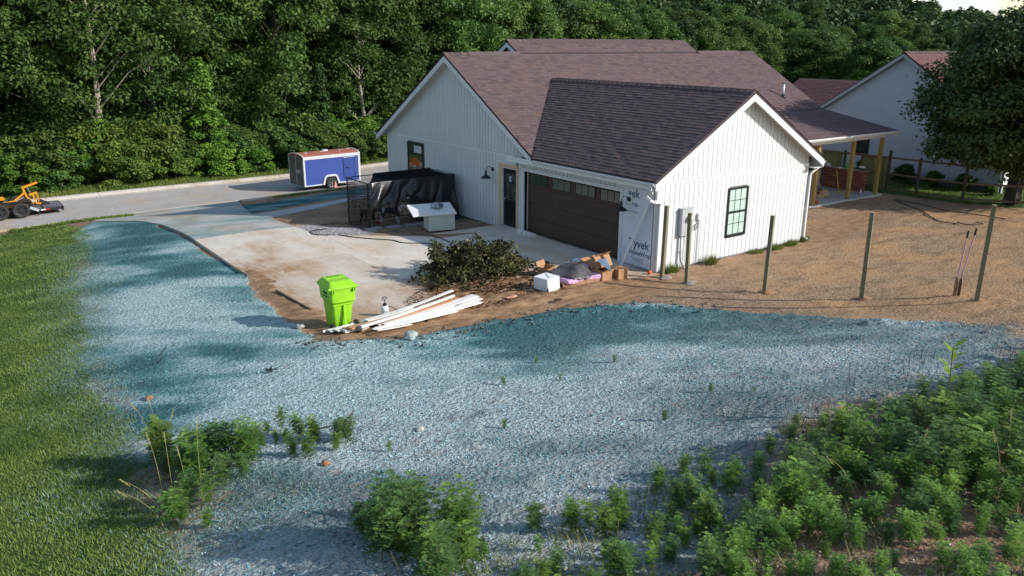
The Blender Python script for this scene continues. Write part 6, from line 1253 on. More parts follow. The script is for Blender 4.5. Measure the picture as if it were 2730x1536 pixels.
under(('bush',0),160,LF1,.085,17000); under(('bush',1),161,LF3,.085,15000); under(('bush',2),162,leafmat('sumac_yellow',(.05,.09,.014),(.17,.23,.045),cc=(.095,.15,.024)),.075,17000)
treeseed=random.Random(33)
def T(): return treeseed.random()
# front rank behind the road, left to right
GF='trees along the far side of the road'
front=[('oak',0,-21,37,15),('oak',1,-17.2,36.5,14.5),('oak',2,-13.4,37.8,16),('oak',3,-10.6,36.2,13.5),('oak',0,-7.4,38,15),('oak',2,-4.4,36.6,14.2),('oak',1,-.6,38.2,15),('oak',3,2.6,36.8,15.5),('oak',0,6.4,38.2,14),('round',0,9.8,37.2,12),('oak',2,13.4,38.5,13),('round',1,17,37.8,11.5),('oak',1,20.6,39,12),('round',0,24.5,38.5,10.5),('pine',0,28,39,11),('round',1,32,39.5,10.5),('oak',3,36,40,11),('round',0,40.5,40.5,10),('pine',1,45,41,10),('oak',2,49.5,42,10.5),('round',1,54,43,10),('pine',0,59,44,9.5)]
lab_front=['grey trunked tree at the far left edge, above the orange machine','tall leafy tree second from the left, behind the flatbed trailer','tall full tree third from the left behind the yellow green bushes','narrow crowned tree fourth from the left over the yellow green bushes','tall tree fifth from the left with pale bare limbs showing','leafy tree sixth from the left beside the dark gap','tall tree directly behind the bright green sapling','broad leafy tree to the left of the blue trailer','tall tree standing directly behind the blue trailer','rounded tree just right of the blue trailer','dense tree touching the left eave of the white house','tree whose crown rises behind the left gable slope','tree behind the peak of the left gable','low round tree behind the small upper gable','dark pine above the left half of the long ridge','round tree above the middle of the long ridge','leafy tree above the right half of the long ridge','round tree above the right end of the long ridge','dark pine behind the right ridge of the white house','leafy tree behind the right rake of the white house','round tree between the white house and the neighbour roof','dark pine behind the dark neighbour wing']
for (k,i,x,y,h),lab in zip(front,lab_front): plant((k,i),x,y,h,lab,'tree' ,GF,'pine_tree' if k=='pine' else 'tree')
(tv,tf),(V,F,t)=make_tree(171,10.5,3.4,3.0,60,5000,.13,'tall',.17); mb=MB(); PBk=mat('bare_pale_limb',(.34,.30,.24),.9,(.24,.21,.17),5,.8)
tm=bpy.data.meshes.new('trunk'); tm.from_pydata(tv,[],tf); tm.materials.append(PBk); protos[('bare',0)]=(tm,npmesh('crown',V,F,LF1,t),10.5)
for x,y,h,lb in ((-8.8,34.2,11.5,'thinly leaved tree with pale bare limbs left of the dark gap'),(-5.6,34.6,9.5,'half bare tree with forked pale limbs above the bright sapling'),(-17.5,34.4,11.5,'half bare pale limbed tree over the left bushes'),(7.5,34.8,9,'thin pale stemmed tree above the blue trailer')): plant(('bare',0),x,y,h,lb,'tree','half bare trees at the wood edge')
# second and third rank and the hillside
cand=[]
gxs=np.arange(-40,420,1.0)
def spacing(d): return 4.8+d*.012
rows=[]; rr=43.5
ptsT=[]; 
for k in range(26000):
    az=math.radians(-6+T()*82); d=60+ (T()**.75)*330; x=CX+d*math.sin(az); y=CY+d*math.cos(az)
    if y<43 and not (x>66 and y>-4+.0*x): continue
    if x<90 and y<26: continue
    ptsT.append((x,y,d,az))
ptsT.sort(key=lambda p:p[2]); keep=[]; cell={}
for x,y,d,az in ptsT:
    s=spacing(d)*(1.0+.25*T()); c=(int(x//12),int(y//12)); ok=True
    for i in (-1,0,1):
        for j in (-1,0,1):
            for (a,b) in cell.get((c[0]+i,c[1]+j),()):
                if (a-x)**2+(b-y)**2<s*s: ok=False;break
            if not ok:break
        if not ok:break
    if ok: cell.setdefault(c,[]).append((x,y)); keep.append((x,y,d,az))
keep=[k for k in keep if not (k[2]>230 and T()<.15)]
GH='trees covering the wooded hill'; nind=0; stuffV=[];stuffT=[]
keys=[('oak',0),('oak',1),('oak',2),('round',0),('round',1),('round',0),('round',1),('pine',0),('pine',1)]
zs=ground(np.array([k[0] for k in keep]),np.array([k[1] for k in keep]))
HB=np.random.default_rng(5)
for (x,y,d,az),z in zip(keep,zs):
    a=math.degrees(az); h=(12.5 if a<24 else 11 if a<40 else 9.5)*(.82+.36*T())
    if a>50 and d<130: h=min(h,CZ+d*math.tan(math.radians(np.interp(a,[50,60,69],[1.6,-.1,-1.2])))-z)
    if h<4: h=4+T()
    if nind<255 and d<175:
        kk=keys[int(T()*len(keys))]; ty='pine' if kk[0]=='pine' else 'leafy'
        wh=('in the dense wood at the left of the hill' if a<28 else 'in the wooded valley behind the white house roof' if a<50 else 'in the wooded slope beyond the neighbour house')
        lab={'pine':'dark needle tree ','leafy':'leafy green tree '}[ty]+wh
        plant(kk,x,y,h,lab,'tree',GH+(' as pines' if ty=='pine' else ' as leafy trees'),'pine_tree' if ty=='pine' else 'tree',z=float(z),sx=.95+.35*T()); nind+=1
    else:
        n=int(np.interp(d,[150,390],[430,210])); r=h*.34; u=HB.normal(size=(n,3)); u/=np.linalg.norm(u,axis=1)[:,None]; u[:,2]=np.abs(u[:,2])*1.0-.25*(HB.random(n)); nb_=9
        cl=HB.normal(size=(nb_,3)); cl/=np.linalg.norm(cl,axis=1)[:,None]; cl[:,2]=np.abs(cl[:,2]); 
        rad=r*(.72+.38*np.max(u@cl.T,axis=1)**3)*(.85+.18*HB.random(n)); P=u*rad[:,None]*np.array([1,1,1.15])+np.array([x,y,float(z)+h-r*1.15]); V,F=leaf_quads(P,np.interp(d,[150,390],[.74,1.12]),HB,.3,1.3,out=u); stuffV.append(V); stuffT.append(np.clip(HB.random(n)*.5+HB.random()*.55-.05,0,1))
if stuffV:
    V=np.concatenate(stuffV); o=link('hillside_woodland',npmesh('hillside_woodland',V,np.arange(len(V)).reshape(-1,4),leafmat('hill_canopy',(.020,.042,.014),(.080,.125,.032),cc=(.042,.078,.022),noise=.03,trans=.15),np.concatenate(stuffT))); tag(o,kind='stuff')
# special trees
plant(('young',0),-3.3,33.6,6.4,'bright light green sapling standing in front of the dark wood','tree',None,'sapling')
plant(('young',1),64,33,6.5,'bright green round tree above the dark neighbour roof','tree',None,'tree')
plant(('cedar',0),4.2,34.2,6.0,'dark thin needled conifer in the gap left of the blue trailer','tree',None,'conifer')
plant(('young',1),13.2,33.2,3.0,'yellow green sapling just behind the blue trailer','tree',None,'sapling')
# shrubs along the verge
GS='bushes along the road verge'; k=0; x=-24.
where=lambda x:('left of the orange machine' if x<-16 else 'behind the orange machine' if x<-13 else 'behind the flatbed deck' if x<-10.5 else 'in the tall yellow green thicket' if x<-4 else 'below the bright sapling' if x<0 else 'left of the blue trailer' if x<4 else 'behind the blue trailer' if x<8 else 'between blue trailer and white house' if x<14 else 'behind the white house')
cnt={}
while x<44:
    for row in range(3):
        xx=x+T()*1.4; yy=31.9+row*1.15+T()*.5; hh=(1.3+T()*.8+row*.35)*(1.25 if -12<xx<-5 else 1)*(1.25 if xx<-15 else 1)
        kind=('bush',2) if (-11<xx<-5 and row<2 or T()<.12) else ('bush',int(T()*2)) if T()<.7 else ('bush',0)
        co={0:'green leafy bush ',1:'bright green bush ',2:'yellow green bush '}[kind[1]]; rn=('in the front row ','in the middle row ','in the back row ')[row]
        w=where(xx); lb=co+rn+w
        plant(kind,xx,yy,hh,lb,'bush',GS+': '+lb,'bush',sx=1.15); k+=1
    x+=1.75
# the big dark tree by the neighbour house
(tv,tf),(V,F,t)=make_tree(200,8.1,4.5,1.9,300,80000,.115,'round',.30)
bt=empty('pear_tree',(21.6,-.55,GZ(21.6,-.55))); tag(bt,'large dark round headed tree in front of the neighbour house','tree'); tm=bpy.data.meshes.new('trunk'); tm.from_pydata(tv,[],tf); tm.materials.append(mat('dark_bark',(.05,.04,.035),.9,(.08,.065,.055),5,.8,.5,20)); link('trunk',tm,bt); link('crown',npmesh('crown',V,F,LFD,t),bt)
mb=MB(); mb.lathe([(.30,0),(.27,.35),(.24,.5)],14,None,False,False); simple('trunk_wrap',mb,mat('orange_white_wrap',(.55,.22,.15),.6,(.6,.5,.45),5,.5),'faded orange wrap around the foot of the dark tree','wrap',loc=(21.6,-.55,GZ(21.6,-.55)))
# shrubs at the neighbour's wall
for i,(x,y,h,lab) in enumerate(((23.7,5.6,.9,'white flowering shrub at the neighbour wall left of the dark tree'),(23.8,4.1,.75,'dark green shrub at the neighbour wall, second from the fence corner'),(23.8,2.6,.8,'dark green shrub at the neighbour wall nearest its corner'),(23.2,7.4,.9,'dark shrub half hidden behind the fence pickets'),(23.6,1.2,.5,'small pale plant at the corner of the neighbour house'))): plant(('bush',0),x,y,h,lab,'shrub','shrubs along the neighbour wall','shrub')
# ---- weeds by the foundation
def grass_clump(n,r,h,rg,w=.008,spread=.5):
    a=rg.random(n)*2*np.pi; q=r*np.sqrt(rg.random(n)); B=np.stack([q*np.cos(a),q*np.sin(a),np.zeros(n)],1); d=np.stack([np.cos(a),np.sin(a),np.zeros(n)],1)*(spread*rg.random(n)*h)[:,None]; hh=h*(.5+.5*rg.random(n)); tp=B+d; tp[:,2]=hh; md=B*.5+tp*.5; md[:,2]=hh*.65; s=np.stack([-np.sin(a+rg.random(n)*2),np.cos(a+rg.random(n)*2),np.zeros(n)],1)*w
    V=np.stack([B-s,B+s,md+s*.8,md-s*.8,tp],1).reshape(-1,3); i=np.arange(n)*5; F1=np.stack([i,i+1,i+2,i+3],1); F2=np.stack([i+3,i+2,i+4,i+4],1); return V,np.concatenate([F1]),F2
def tri_grass(n,X,Y,Z,h,rg,w,lean=.5,dirn=None):
    a=rg.random(n)*2*np.pi; B=np.stack([X,Y,Z],1); hh=h*(.5+.7*rg.random(n)); ln=lean*hh*(.3+rg.random(n)); tp=B+np.stack([np.cos(a)*ln,np.sin(a)*ln,hh],1); b=a+np.pi/2+rg.normal(size=n)*.5; s=np.stack([np.cos(b),np.sin(b),np.zeros(n)],1)*(w*(.7+.6*rg.random(n)))[:,None] if np.ndim(w) else np.stack([np.cos(b),np.sin(b),np.zeros(n)],1)*w
    V=np.stack([B-s,B+s,tp],1).reshape(-1,3); return V,np.arange(3*n).reshape(-1,3)
GRM=leafmat('lawn_blades',(.06,.11,.020),(.25,.30,.065),cc=(.135,.19,.035),noise=.8,rnd=0,trans=.25)
for i,(x,y,r,h,lab) in enumerate(((2.2,-.30,.22,.28,'thick grass tuft at the foot of the siding below the window'),(.45,-.30,.25,.26,'pale straggly weed under the meter cabinet'),(4.5,-.20,.3,.15,'low weed strip by the foundation behind the third post'),(5.5,-.18,.35,.18,'low green weeds at the foundation right of the third post'),(6.4,-.15,.3,.20,'taller weed patch at the foundation near the far corner'),(7.25,-.05,.2,.2,'weed beside the rear downspout outlet'))):
    rg=np.random.default_rng(300+i); n=420; a=rg.random(n)*6.28; q=r*np.sqrt(rg.random(n)); V,F=tri_grass(n,q*np.cos(a),q*np.sin(a)*.5,np.zeros(n),h,rg,.009,.8); o=link('grass_tuft',npmesh('grass_tuft',V,F,GRM,rg.random(n),k=3)); o.location=(x,y,H(x,y)); tag(o,lab,'weed','weeds along the foundation')
# ---- lawn
LGr=np.random.default_rng(77)
def scatter(n,x0,x1,y0,y1,maskkey,thr=.3,gain=1,rg=LGr):
    X=x0+(x1-x0)*rg.random(n);Y=y0+(y1-y0)*rg.random(n); m=masks(X,Y)[maskkey]; k=rg.random(n)<np.clip((m-thr)*gain/(1-thr)*1.4,0,1); return X[k],Y[k]
parts=[]
for (n,x0,x1,y0,y1,h,w) in ((190000,-19.5,-12.6,-9.5,0,.045,.0055),(110000,-20,-12.6,0,9,.045,.008),(60000,-20,-11.6,9,23.4,.045,.014)):
    X,Y=scatter(n,x0,x1,y0,y1,'lawn'); V,F=tri_grass(len(X),X,Y,hz(X,Y)-.005,h,LGr,w,.9); parts.append((V,LGr.random(len(X)),X,Y))
V=np.concatenate([p[0] for p in parts]); o=link('lawn_grass',npmesh('lawn_grass',V,np.arange(len(V)).reshape(-1,3),GRM,np.concatenate([p[1] for p in parts]),k=3)); tag(o,'mown green lawn at the left of the sprayed ground','lawn',kind='stuff')
# sprayed blue green blades along the lawn's edge
X=-17.6+6*LGr.random(150000);Y=-8+25*LGr.random(150000); m=masks(X,Y); dd_=sdist(X,Y,TEAL)+(fbm(X,Y,2.2,3,91)-.5)*2.4; k=LGr.random(len(X))<(np.where(dd_<0,ss(-1.9,0,dd_)*.75,ss(.9,0,dd_)*.75)*(X<-11.8)+.012*m['teal']); X=X[k];Y=Y[k]
V,F=tri_grass(len(X),X,Y,hz(X,Y)-.003,.052,LGr,.007,.9); o=link('dyed_grass',npmesh('dyed_grass',V,F,leafmat('dyed_blades',(.07,.14,.085),(.22,.33,.27),noise=.8,rnd=0),LGr.random(len(X)),k=3)); tag(o,kind='stuff')
# verge grass
X=-30+70*LGr.random(42000);Y=30.2+2.2*LGr.random(42000)
V,F=tri_grass(len(X),X,Y,ground(X,Y),.20,LGr,.02,.6); o=link('verge_grass',npmesh('verge_grass',V,F,leafmat('verge_blades',(.055,.105,.017),(.24,.27,.065),cc=(.12,.175,.032),noise=.5,rnd=0),LGr.random(len(X)),k=3)); tag(o,kind='stuff')
X=-14.5+16*LGr.random(9000);Y=23.2+.6*LGr.random(9000); k=((X<-9.6)&(LGr.random(len(X))<.9))|((X>-3)&(LGr.random(len(X))<.35)); X=X[k];Y=Y[k]; V,F=tri_grass(len(X),X,Y,hz(X,Y)+.03,.10,LGr,.02,.7); o=link('kerb_grass',npmesh('kerb_grass',V,F,bpy.data.materials['verge_blades'],LGr.random(len(X)),k=3)); tag(o,kind='stuff')
X,Y=scatter(16000,19.6,30,-6,13,'lawn'); V,F=tri_grass(len(X),X,Y,ground(X,Y),.08,LGr,.02,.8); o=link('neighbour_lawn_grass',npmesh('neighbour_lawn_grass',V,F,GRM,LGr.random(len(X)),k=3)); tag(o,kind='stuff')
# ---- clods and stones in the hydroseeded slope, straw bits in the yard
def pebbles(name,X,Y,S,matl,rg,zoff=.2,flat=.7,tone=None):
    n=len(X); b=np.array([(1,0,0),(0,1,0),(-1,0,0),(0,-1,0),(0,0,1),(0,0,-1)],float); V=b[None]+rg.normal(size=(n,6,3))*.22; a=rg.random(n)*6.28; c,s=np.cos(a),np.sin(a); x=V[:,:,0]*c[:,None]-V[:,:,1]*s[:,None]; y=V[:,:,0]*s[:,None]+V[:,:,1]*c[:,None]; V=np.stack([x,y,V[:,:,2]*flat],-1)*S[:,None,None]; Z=hz(X,Y)+S*zoff; V+=np.stack([X,Y,Z],1)[:,None,:]
    tone=rg.random(n) if tone is None else tone
    f=np.array([(0,1,4),(1,2,4),(2,3,4),(3,0,4),(1,0,5),(2,1,5),(3,2,5),(0,3,5)]); F=(f[None]+np.arange(n)[:,None,None]*6).reshape(-1,3); me=npmesh(name,V.reshape(-1,3),F,matl,np.repeat(tone,8),k=3); o=link(name,me); tag(o,kind='stuff'); return o
CL=M_('clod_stones'); 
def clodmat():
    m,nt,b,N,L=CL; at=N.new('ShaderNodeAttribute'); at.attribute_name='tone'; r=N.new('ShaderNodeValToRGB'); e=r.color_ramp.elements; e[0].color=(.06,.15,.16,1); e[1].color=(.34,.31,.31,1); 
    for p_,c in ((.30,(.13,.27,.30)),(.55,(.22,.37,.41)),(.80,(.36,.52,.56)),(.90,(.42,.57,.60)),(.93,(.14,.12,.11))): q=e.new(p_); q.color=(*c,1)
    L.new(at.outputs['Fac'],r.inputs[0]); L.new(r.outputs[0],b.inputs['Base Color']); b.inputs['Roughness'].default_value=.95; b.inputs['Specular IOR Level'].default_value=.1; return m
CLM=clodmat(); n=84000; X=-15+16.5*LGr.random(n);Y=-11.5+18*LGr.random(n); m=masks(X,Y)['teal']; dens=ss(3,-5,Y)*.75+.28; k=(LGr.random(n)<m*dens); X=X[k];Y=Y[k]; S=(.005+.012*LGr.random(len(X))**2.6)*(1+.25*ss(0,-8,Y)); DT=lambda a,b: np.where(LGr.random(len(a))<.05+.07*ss(-2,-9,b),.93+.06*LGr.random(len(a)),np.clip((1-dye(a,b))*.72+.28*LGr.random(len(a))-.12,0,.9)); pebbles('slope_stones',X,Y,S,CLM,LGr,.4,tone=DT(X,Y))
n=9000; X=-14+14*LGr.random(n);Y=-9+10*LGr.random(n); m=masks(X,Y)['teal']; k=(LGr.random(n)<m*.12); X=X[k];Y=Y[k]; pebbles('slope_clods',X,Y,.012+.020*LGr.random(len(X))**2,CLM,LGr,.25,tone=DT(X,Y))
# dark mulch crumbs at the bank lip, and soil crumbs on the mud
n=30000; X=-11+12*LGr.random(n);Y=-3.5+4*LGr.random(n); d=sdist(X,Y,TEAL); k=(LGr.random(n)<np.exp(-((d-.2)/.45)**2)*.13*(Y<.4)); X=X[k];Y=Y[k]; pebbles('bank_crumbs',X,Y,.010+.045*LGr.random(len(X))**2.8,mat('dark_mulch_crumb',(.06,.075,.07),.95,(.12,.14,.13),9,.8),LGr,.6)
GRV=mat('gravel_stone',(.28,.27,.28),.9,(.42,.40,.41),9,.8); n=9000; X=-6.6+3.4*LGr.random(n);Y=8.4+6.5*LGr.random(n); k=(LGr.random(n)<masks(X,Y)['gravel']); X=X[k];Y=Y[k]; pebbles('gravel',X,Y,.012+.012*LGr.random(len(X)),GRV,LGr,.7)
n=16000; X=-2+24*LGr.random(n);Y=-12+14*LGr.random(n); k=(LGr.random(n)<masks(X,Y)['straw']*.8); X=X[k];Y=Y[k]; V,F=tri_grass(len(X),X,Y,hz(X,Y)+.0,.022,LGr,.012,3.0); o=link('straw_bits',npmesh('straw_bits',V,F,leafmat('straw_blades',(.14,.085,.05),(.42,.32,.20),noise=.8,rnd=0,trans=0),LGr.random(len(X)),k=3)); tag(o,kind='stuff')
# little dead leaves round the brush
n=1500; a=LGr.random(n)*6.28; q=LGr.random(n)**.7*2.6; X=-4.9+q*np.cos(a)*1.0;Y=1.1+q*np.sin(a)*.55; V,F=leaf_quads(np.stack([X,Y,np.maximum(hz(X,Y)+.06,.045)+.01*LGr.random(n)],1),.06,LGr,2.5); o=link('fallen_leaves',npmesh('fallen_leaves',V,F,leafmat('dead_leaf',(.035,.025,.014),(.17,.09,.035),noise=2,rnd=0,trans=.1),LGr.random(n))); tag(o,kind='stuff')
mb=lump(.12,1.6,.8,.25,71,2); simple('shop_rag',mb,mat('orange_red_rag',(.40,.10,.05),.8,(.5,.35,.25),20,.9),'crumpled orange red rag on the mud right of the boards','rag',loc=(-5.02,.15,H(-5.02,.15)+.09))
mb=lump(.09,1.5,.9,.4,72,2); simple('dark_clod',mb,mat('wet_clod',(.05,.028,.016),.9),'dark wet clod on the mud below the white carton','clod',loc=(-4.2,-.75,H(-4.2,-.75)+.08))
# ---- brush pile
bp=empty('brush_pile',(-4.55,2.75,.03)); tag(bp,'heap of cut brush with wilting leaves on the driveway','brush pile')
BS=random.Random(9); br=[]; tips=[]
for k in range(120):
    a=BS.random()*6.28; q=BS.random()**.6; x0=q*math.cos(a)*1.2; y0=q*math.sin(a)*.75; b_=BS.random()*6.28; L_=.5+BS.random()*.8; pk_=max(.05,.85*(1-(x0/1.75)**2-(y0/1.2)**2)); p0=Vector((x0,y0,BS.random()*pk_*.8)); ex=Vector((math.cos(b_)*L_,math.sin(b_)*L_*.7,0)); p2=p0+ex; hx=max(.03,.95*(1-(p2.x/1.9)**2-(p2.y/1.25)**2)); p2.z=BS.random()*hx; p1=(p0+p2)/2+Vector((0,0,.10+.15*BS.random())); r=.006+.012*BS.random(); br.append(([p0,p1,p2],[r,r*.8,r*.4])); 
    for t in (.2,.35,.5,.65,.8,.95,1): 
        p=p0*(1-t)**2+p1*2*t*(1-t)+p2*t*t; tips.append(tuple(p+Vector((BS.uniform(-.08,.08),BS.uniform(-.08,.08),BS.uniform(0,.08)))))
for k in range(34):
    a=BS.random()*6.28; q=.75+.3*BS.random(); p0=Vector((math.cos(a)*q*.9,math.sin(a)*q*.5,.25+.45*BS.random())); d=Vector((math.cos(a)*.6,math.sin(a)*.45,BS.uniform(.0,.55))).normalized()*BS.uniform(.35,.7); p2=p0+d; p2.z=max(p2.z,.05); p1=(p0+p2)/2+Vector((0,0,.08)); br.append(([p0,p1,p2],[.012,.008,.004]))
    for t in (.55,.75,.9,1): p=p0*(1-t)**2+p1*2*t*(1-t)+p2*t*t; tips.append(tuple(p+Vector((BS.uniform(-.05,.05),BS.uniform(-.05,.05),BS.uniform(0,.05)))))
V,F=tubes_np(br,5); me=bpy.data.meshes.new('branches'); me.from_pydata(V,[],F); me.materials.append(mat('pale_twig',(.22,.17,.11),.9,(.12,.09,.06),5,.8)); o=link('branches',me,bp); tag(o,kind='stuff')
mb=MB(); mb.tube([(.7,1.3,.35),(.95,1.75,.55)],.035,8); mb.tube([(-1.55,.25,.06),(-1.0,.1,.15)],.025,8); mb.build('cut_stub',mat('cut_wood',(.34,.24,.16),.8),bp)
rg=np.random.default_rng(12); tips=np.array(tips); n=15000; ci=rg.integers(0,len(tips),n); P=tips[ci]+rg.normal(size=(n,3))*np.array([.07,.07,.055]); P[:,2]=np.abs(P[:,2]); P=P[:]; V,F=leaf_quads(P,.060,rg,.1,1.4); o=link('wilted_leaves',npmesh('wilted_leaves',V,F,leafmat('wilted_leaf',(.024,.018,.010),(.13,.125,.045),cc=(.046,.045,.018),noise=1.6,rnd=0,rough=.5),np.clip(rg.random(n)*.5+.5*rg.random(len(tips))[ci],0,1)),bp); tag(o,kind='stuff')
# ---- ragweed
def ragweed(seed,h,nl=34,leafl=.17):
    """bushy feathery plant: a main stem, side branches, and twice cut leaves made of thin leaflets"""
    rg=np.random.default_rng(seed); V=[];T_=[]; stems=[]
    def leaf(p,az,el,L_,tone):
        d=np.array([math.cos(az)*math.cos(el),math.sin(az)*math.cos(el),math.sin(el)]); sd_=np.cross(d,[0,0,1]); sd_/=np.linalg.norm(sd_)+1e-9; m=5
        for i in range(m):
            u=(i+.6)/m; c=p+d*L_*u-np.array([0,0,1])*L_*u*u*.35; ll=L_*.52*(1-.5*u)
            for sg in (-1,1):
                e=sd_*sg*ll*.85+d*ll*.75; e2=e*(.8+.4*rg.random()); e2[2]+=ll*.25*(rg.random()-.4); w=np.cross(e2,[0,0,1]); w/=np.linalg.norm(w)+1e-9; w=w*ll*.24; w[2]+=ll*.06*(rg.random()-.5)
                V.append(np.stack([c,c+e2*.55-w,c+e2,c+e2*.55+w])); T_.append(tone)
        c=p+d*L_*.9-np.array([0,0,1])*L_*.30; e=d*L_*.35; w=sd_*L_*.05; V.append(np.stack([c,c+e*.5-w,c+e,c+e*.5+w])); T_.append(tone)
    def shoot(p0,p1,n,r,ll):
        mid=(p0+p1)/2+np.array([0,0,.03]); stems.append(([tuple(p0),tuple(mid),tuple(p1)],[r,r*.8,r*.4])); ph=rg.random()*6.28
        for k in range(n):
            t=.18+.82*k/(n-1); p=p0*(1-t)+p1*t+np.array([0,0,.03])*(1-abs(2*t-1)); hh=p[2]/h; leaf(p,ph+k*2.4,-.15+.9*t*rg.random()+.15,ll*(1.15-.55*t)*(.75+.5*rg.random()),float(np.clip(.05+.62*hh+.30*rg.random(),0,1)))
    top=np.array([rg.normal()*.06*h,rg.normal()*.06*h,h]); shoot(np.array([0,0,-.03]),top,nl,.006,leafl*.85*(.5+.6*h))
    nb=8+int(rg.integers(0,4))
    for b in range(nb):
        t=.12+.62*b/nb; a=b*2.4+rg.random(); p0=top*t; L_=h*(.50-.28*t)*(.8+.5*rg.random()); p1=p0+np.array([math.cos(a)*L_*.58,math.sin(a)*L_*.58,L_*.95]); shoot(p0,p1,max(7,nl//3),.004,leafl*.66*(.5+.6*h))
    return stems,np.concatenate(V),np.array(T_)
RAG=leafmat('ragweed_leaf',(.03,.075,.016),(.25,.39,.075),cc=(.105,.205,.038),noise=2.2,rnd=.15,rough=.6,trans=.35)
STM=mat('weed_stem',(.10,.11,.04),.8)
RAG2=leafmat('mugwort_leaf',(.03,.07,.024),(.19,.31,.085),cc=(.085,.165,.048),noise=2.2,rnd=.2,rough=.6,trans=.3)
rw=[]
for i,(h,nl) in enumerate(((.55,26),(.75,32),(.95,38),(.65,30),(.40,20),(.85,34),(.6,22),(.8,20))):
    st,V,t=ragweed(400+i,h,nl); sv,sf=tubes_np(st,4); sm=bpy.data.meshes.new('stem'); sm.from_pydata(sv,[],sf); sm.materials.append(STM); fm=npmesh('foliage',V,np.arange(len(V)).reshape(-1,4),RAG2 if i in (1,3,6) else RAG,t); rw.append((h,sm,fm))
WR=random.Random(17); nweed=0
def weed(x,y,h,label,group):
    global nweed
    h0,sm,fm=rw[WR.randrange(8)]; s=h/h0; o=empty('ragweed_plant',(x,y,H(x,y)-.01),WR.random()*6.28); o.scale=(s*1.1,s*1.1,s); tag(o,label,'weed',group); link('stem',sm,o); link('foliage',fm,o); nweed+=1; return o
CLUMPS=[('in the left clump beside the lawn edge','weeds in the left clump',[(-14.75,-4.9),(-14.5,-5.3),(-14.65,-5.9),(-14.2,-5.0),(-14.1,-5.5),(-13.9,-5.2),(-13.95,-5.8),(-14.25,-6.2),(-14.5,-5.6),(-14.85,-5.4),(-14.4,-4.7),(-13.7,-5.6),(-13.65,-5.2),(-14.2,-5.8),(-14.05,-6.1),(-14.55,-4.95),(-14.35,-5.15),(-14.3,-5.5),(-14.6,-5.45),(-14.45,-6.0),(-13.85,-5.45),(-14.7,-5.6),(-13.75,-5.95)],.62),
 ('in the lower left clump behind the tall grass stalks','weeds in the lower left clump',[(-14.95,-6.3),(-14.85,-6.7),(-15.05,-6.55),(-14.7,-6.45),(-15.0,-7.0),(-14.75,-7.0),(-14.6,-6.7)],.45),
 ('in the small row right of the left clump','weeds right of the left clump',[(-13.0,-5.2),(-12.9,-5.0),(-13.15,-5.7),(-12.75,-5.8),(-12.6,-6.0),(-12.9,-5.95),(-13.3,-5.5),(-12.45,-6.15),(-13.2,-5.0),(-13.35,-5.2),(-13.05,-5.4),(-13.1,-5.9),(-12.8,-5.45),(-12.65,-5.6),(-12.95,-6.2),(-12.5,-5.9),(-12.75,-6.3)],.38),
 ('in the thick bush at the bottom middle','weeds in the bottom middle clump',[(-13.45,-8.75),(-13.25,-9.05),(-13.0,-9.3),(-12.85,-9.6),(-13.0,-8.95),(-13.35,-9.35),(-13.1,-9.7),(-13.5,-9.1),(-12.75,-9.9),(-12.95,-10.0),(-13.25,-9.9),(-13.5,-9.5),(-13.55,-9.9),(-12.65,-9.7),(-13.3,-10.2)],.74)]
for loc_,grp,pts_,h in CLUMPS:
    lb='feathery green ragweed plant '+loc_
    for (x,y) in pts_: weed(x+WR.uniform(-.16,.16),y+WR.uniform(-.22,.22),h*WR.uniform(.55,1.2),lb,grp)
# scattered ones along the bottom and the dense right bed
BED=[(-1,-11.0),(-2.85,-11.0),(-4.5,-10.9),(-5.67,-10.75),(-6.8,-10.6),(-7.5,-10.1),(-9.3,-10.6),(-10.2,-10.7),(-10.8,-11.2),(-10.9,-11.8),(-10.6,-12.6),(-9.3,-14),(-5,-14.5),(0,-13.2)]
cnt=0; pts_=[]
for k in range(9000):
    x=-11.6+13.6*WR.random(); y=-14.3+5.4*WR.random()
    d=float(sdist(np.array([x]),np.array([y]),BED)[0]); 
    if d<0: continue
    if any((a-x)**2+(b-y)**2<.10 for a,b,_ in pts_): continue
    pts_.append((x,y,d))
pts_.sort(key=lambda p:(p[0]-CX)**2+(p[1]-CY)**2)
bedV=[];bedT=[]
def tostuff(x,y,h):
    h0,sm,fm=rw[WR.randrange(8)]; s=h/h0*1.08; a=WR.random()*6.28; n=len(fm.vertices); co=np.empty(n*3,np.float32); fm.vertices.foreach_get('co',co); co=co.reshape(-1,3)*s; c_,s_=math.cos(a),math.sin(a); bedV.append(np.stack([co[:,0]*c_-co[:,1]*s_+x,co[:,0]*s_+co[:,1]*c_+y,co[:,2]+H(x,y)],1)); tt=np.empty(len(fm.polygons),np.float32); fm.attributes['tone'].data.foreach_get('value',tt); bedT.append(tt)
for i,(x,y,d) in enumerate(pts_):
    h=(.24+.36*ss(0,1.2,d)+.20*WR.random()**2)*(1.1 if x>-4 else 1)*(.55 if (y<-11.7 and x<-8.4) else 1)
    px='near side' if (x-CX)*.586+(y-CY)*.81<8.4 else 'middle' if (x-CX)*.586+(y-CY)*.81<10.5 else 'far end'
    if i<150: weed(x,y,h,'feathery green ragweed plant in the '+px+' of the dense bed at the right','weeds in the '+px+' of the right bed')
    else: tostuff(x,y,h)
for k in range(175):
    x=-11.6+4.6*WR.random(); y=-14.2+2.9*WR.random(); tostuff(x,y,.18+.24*WR.random())
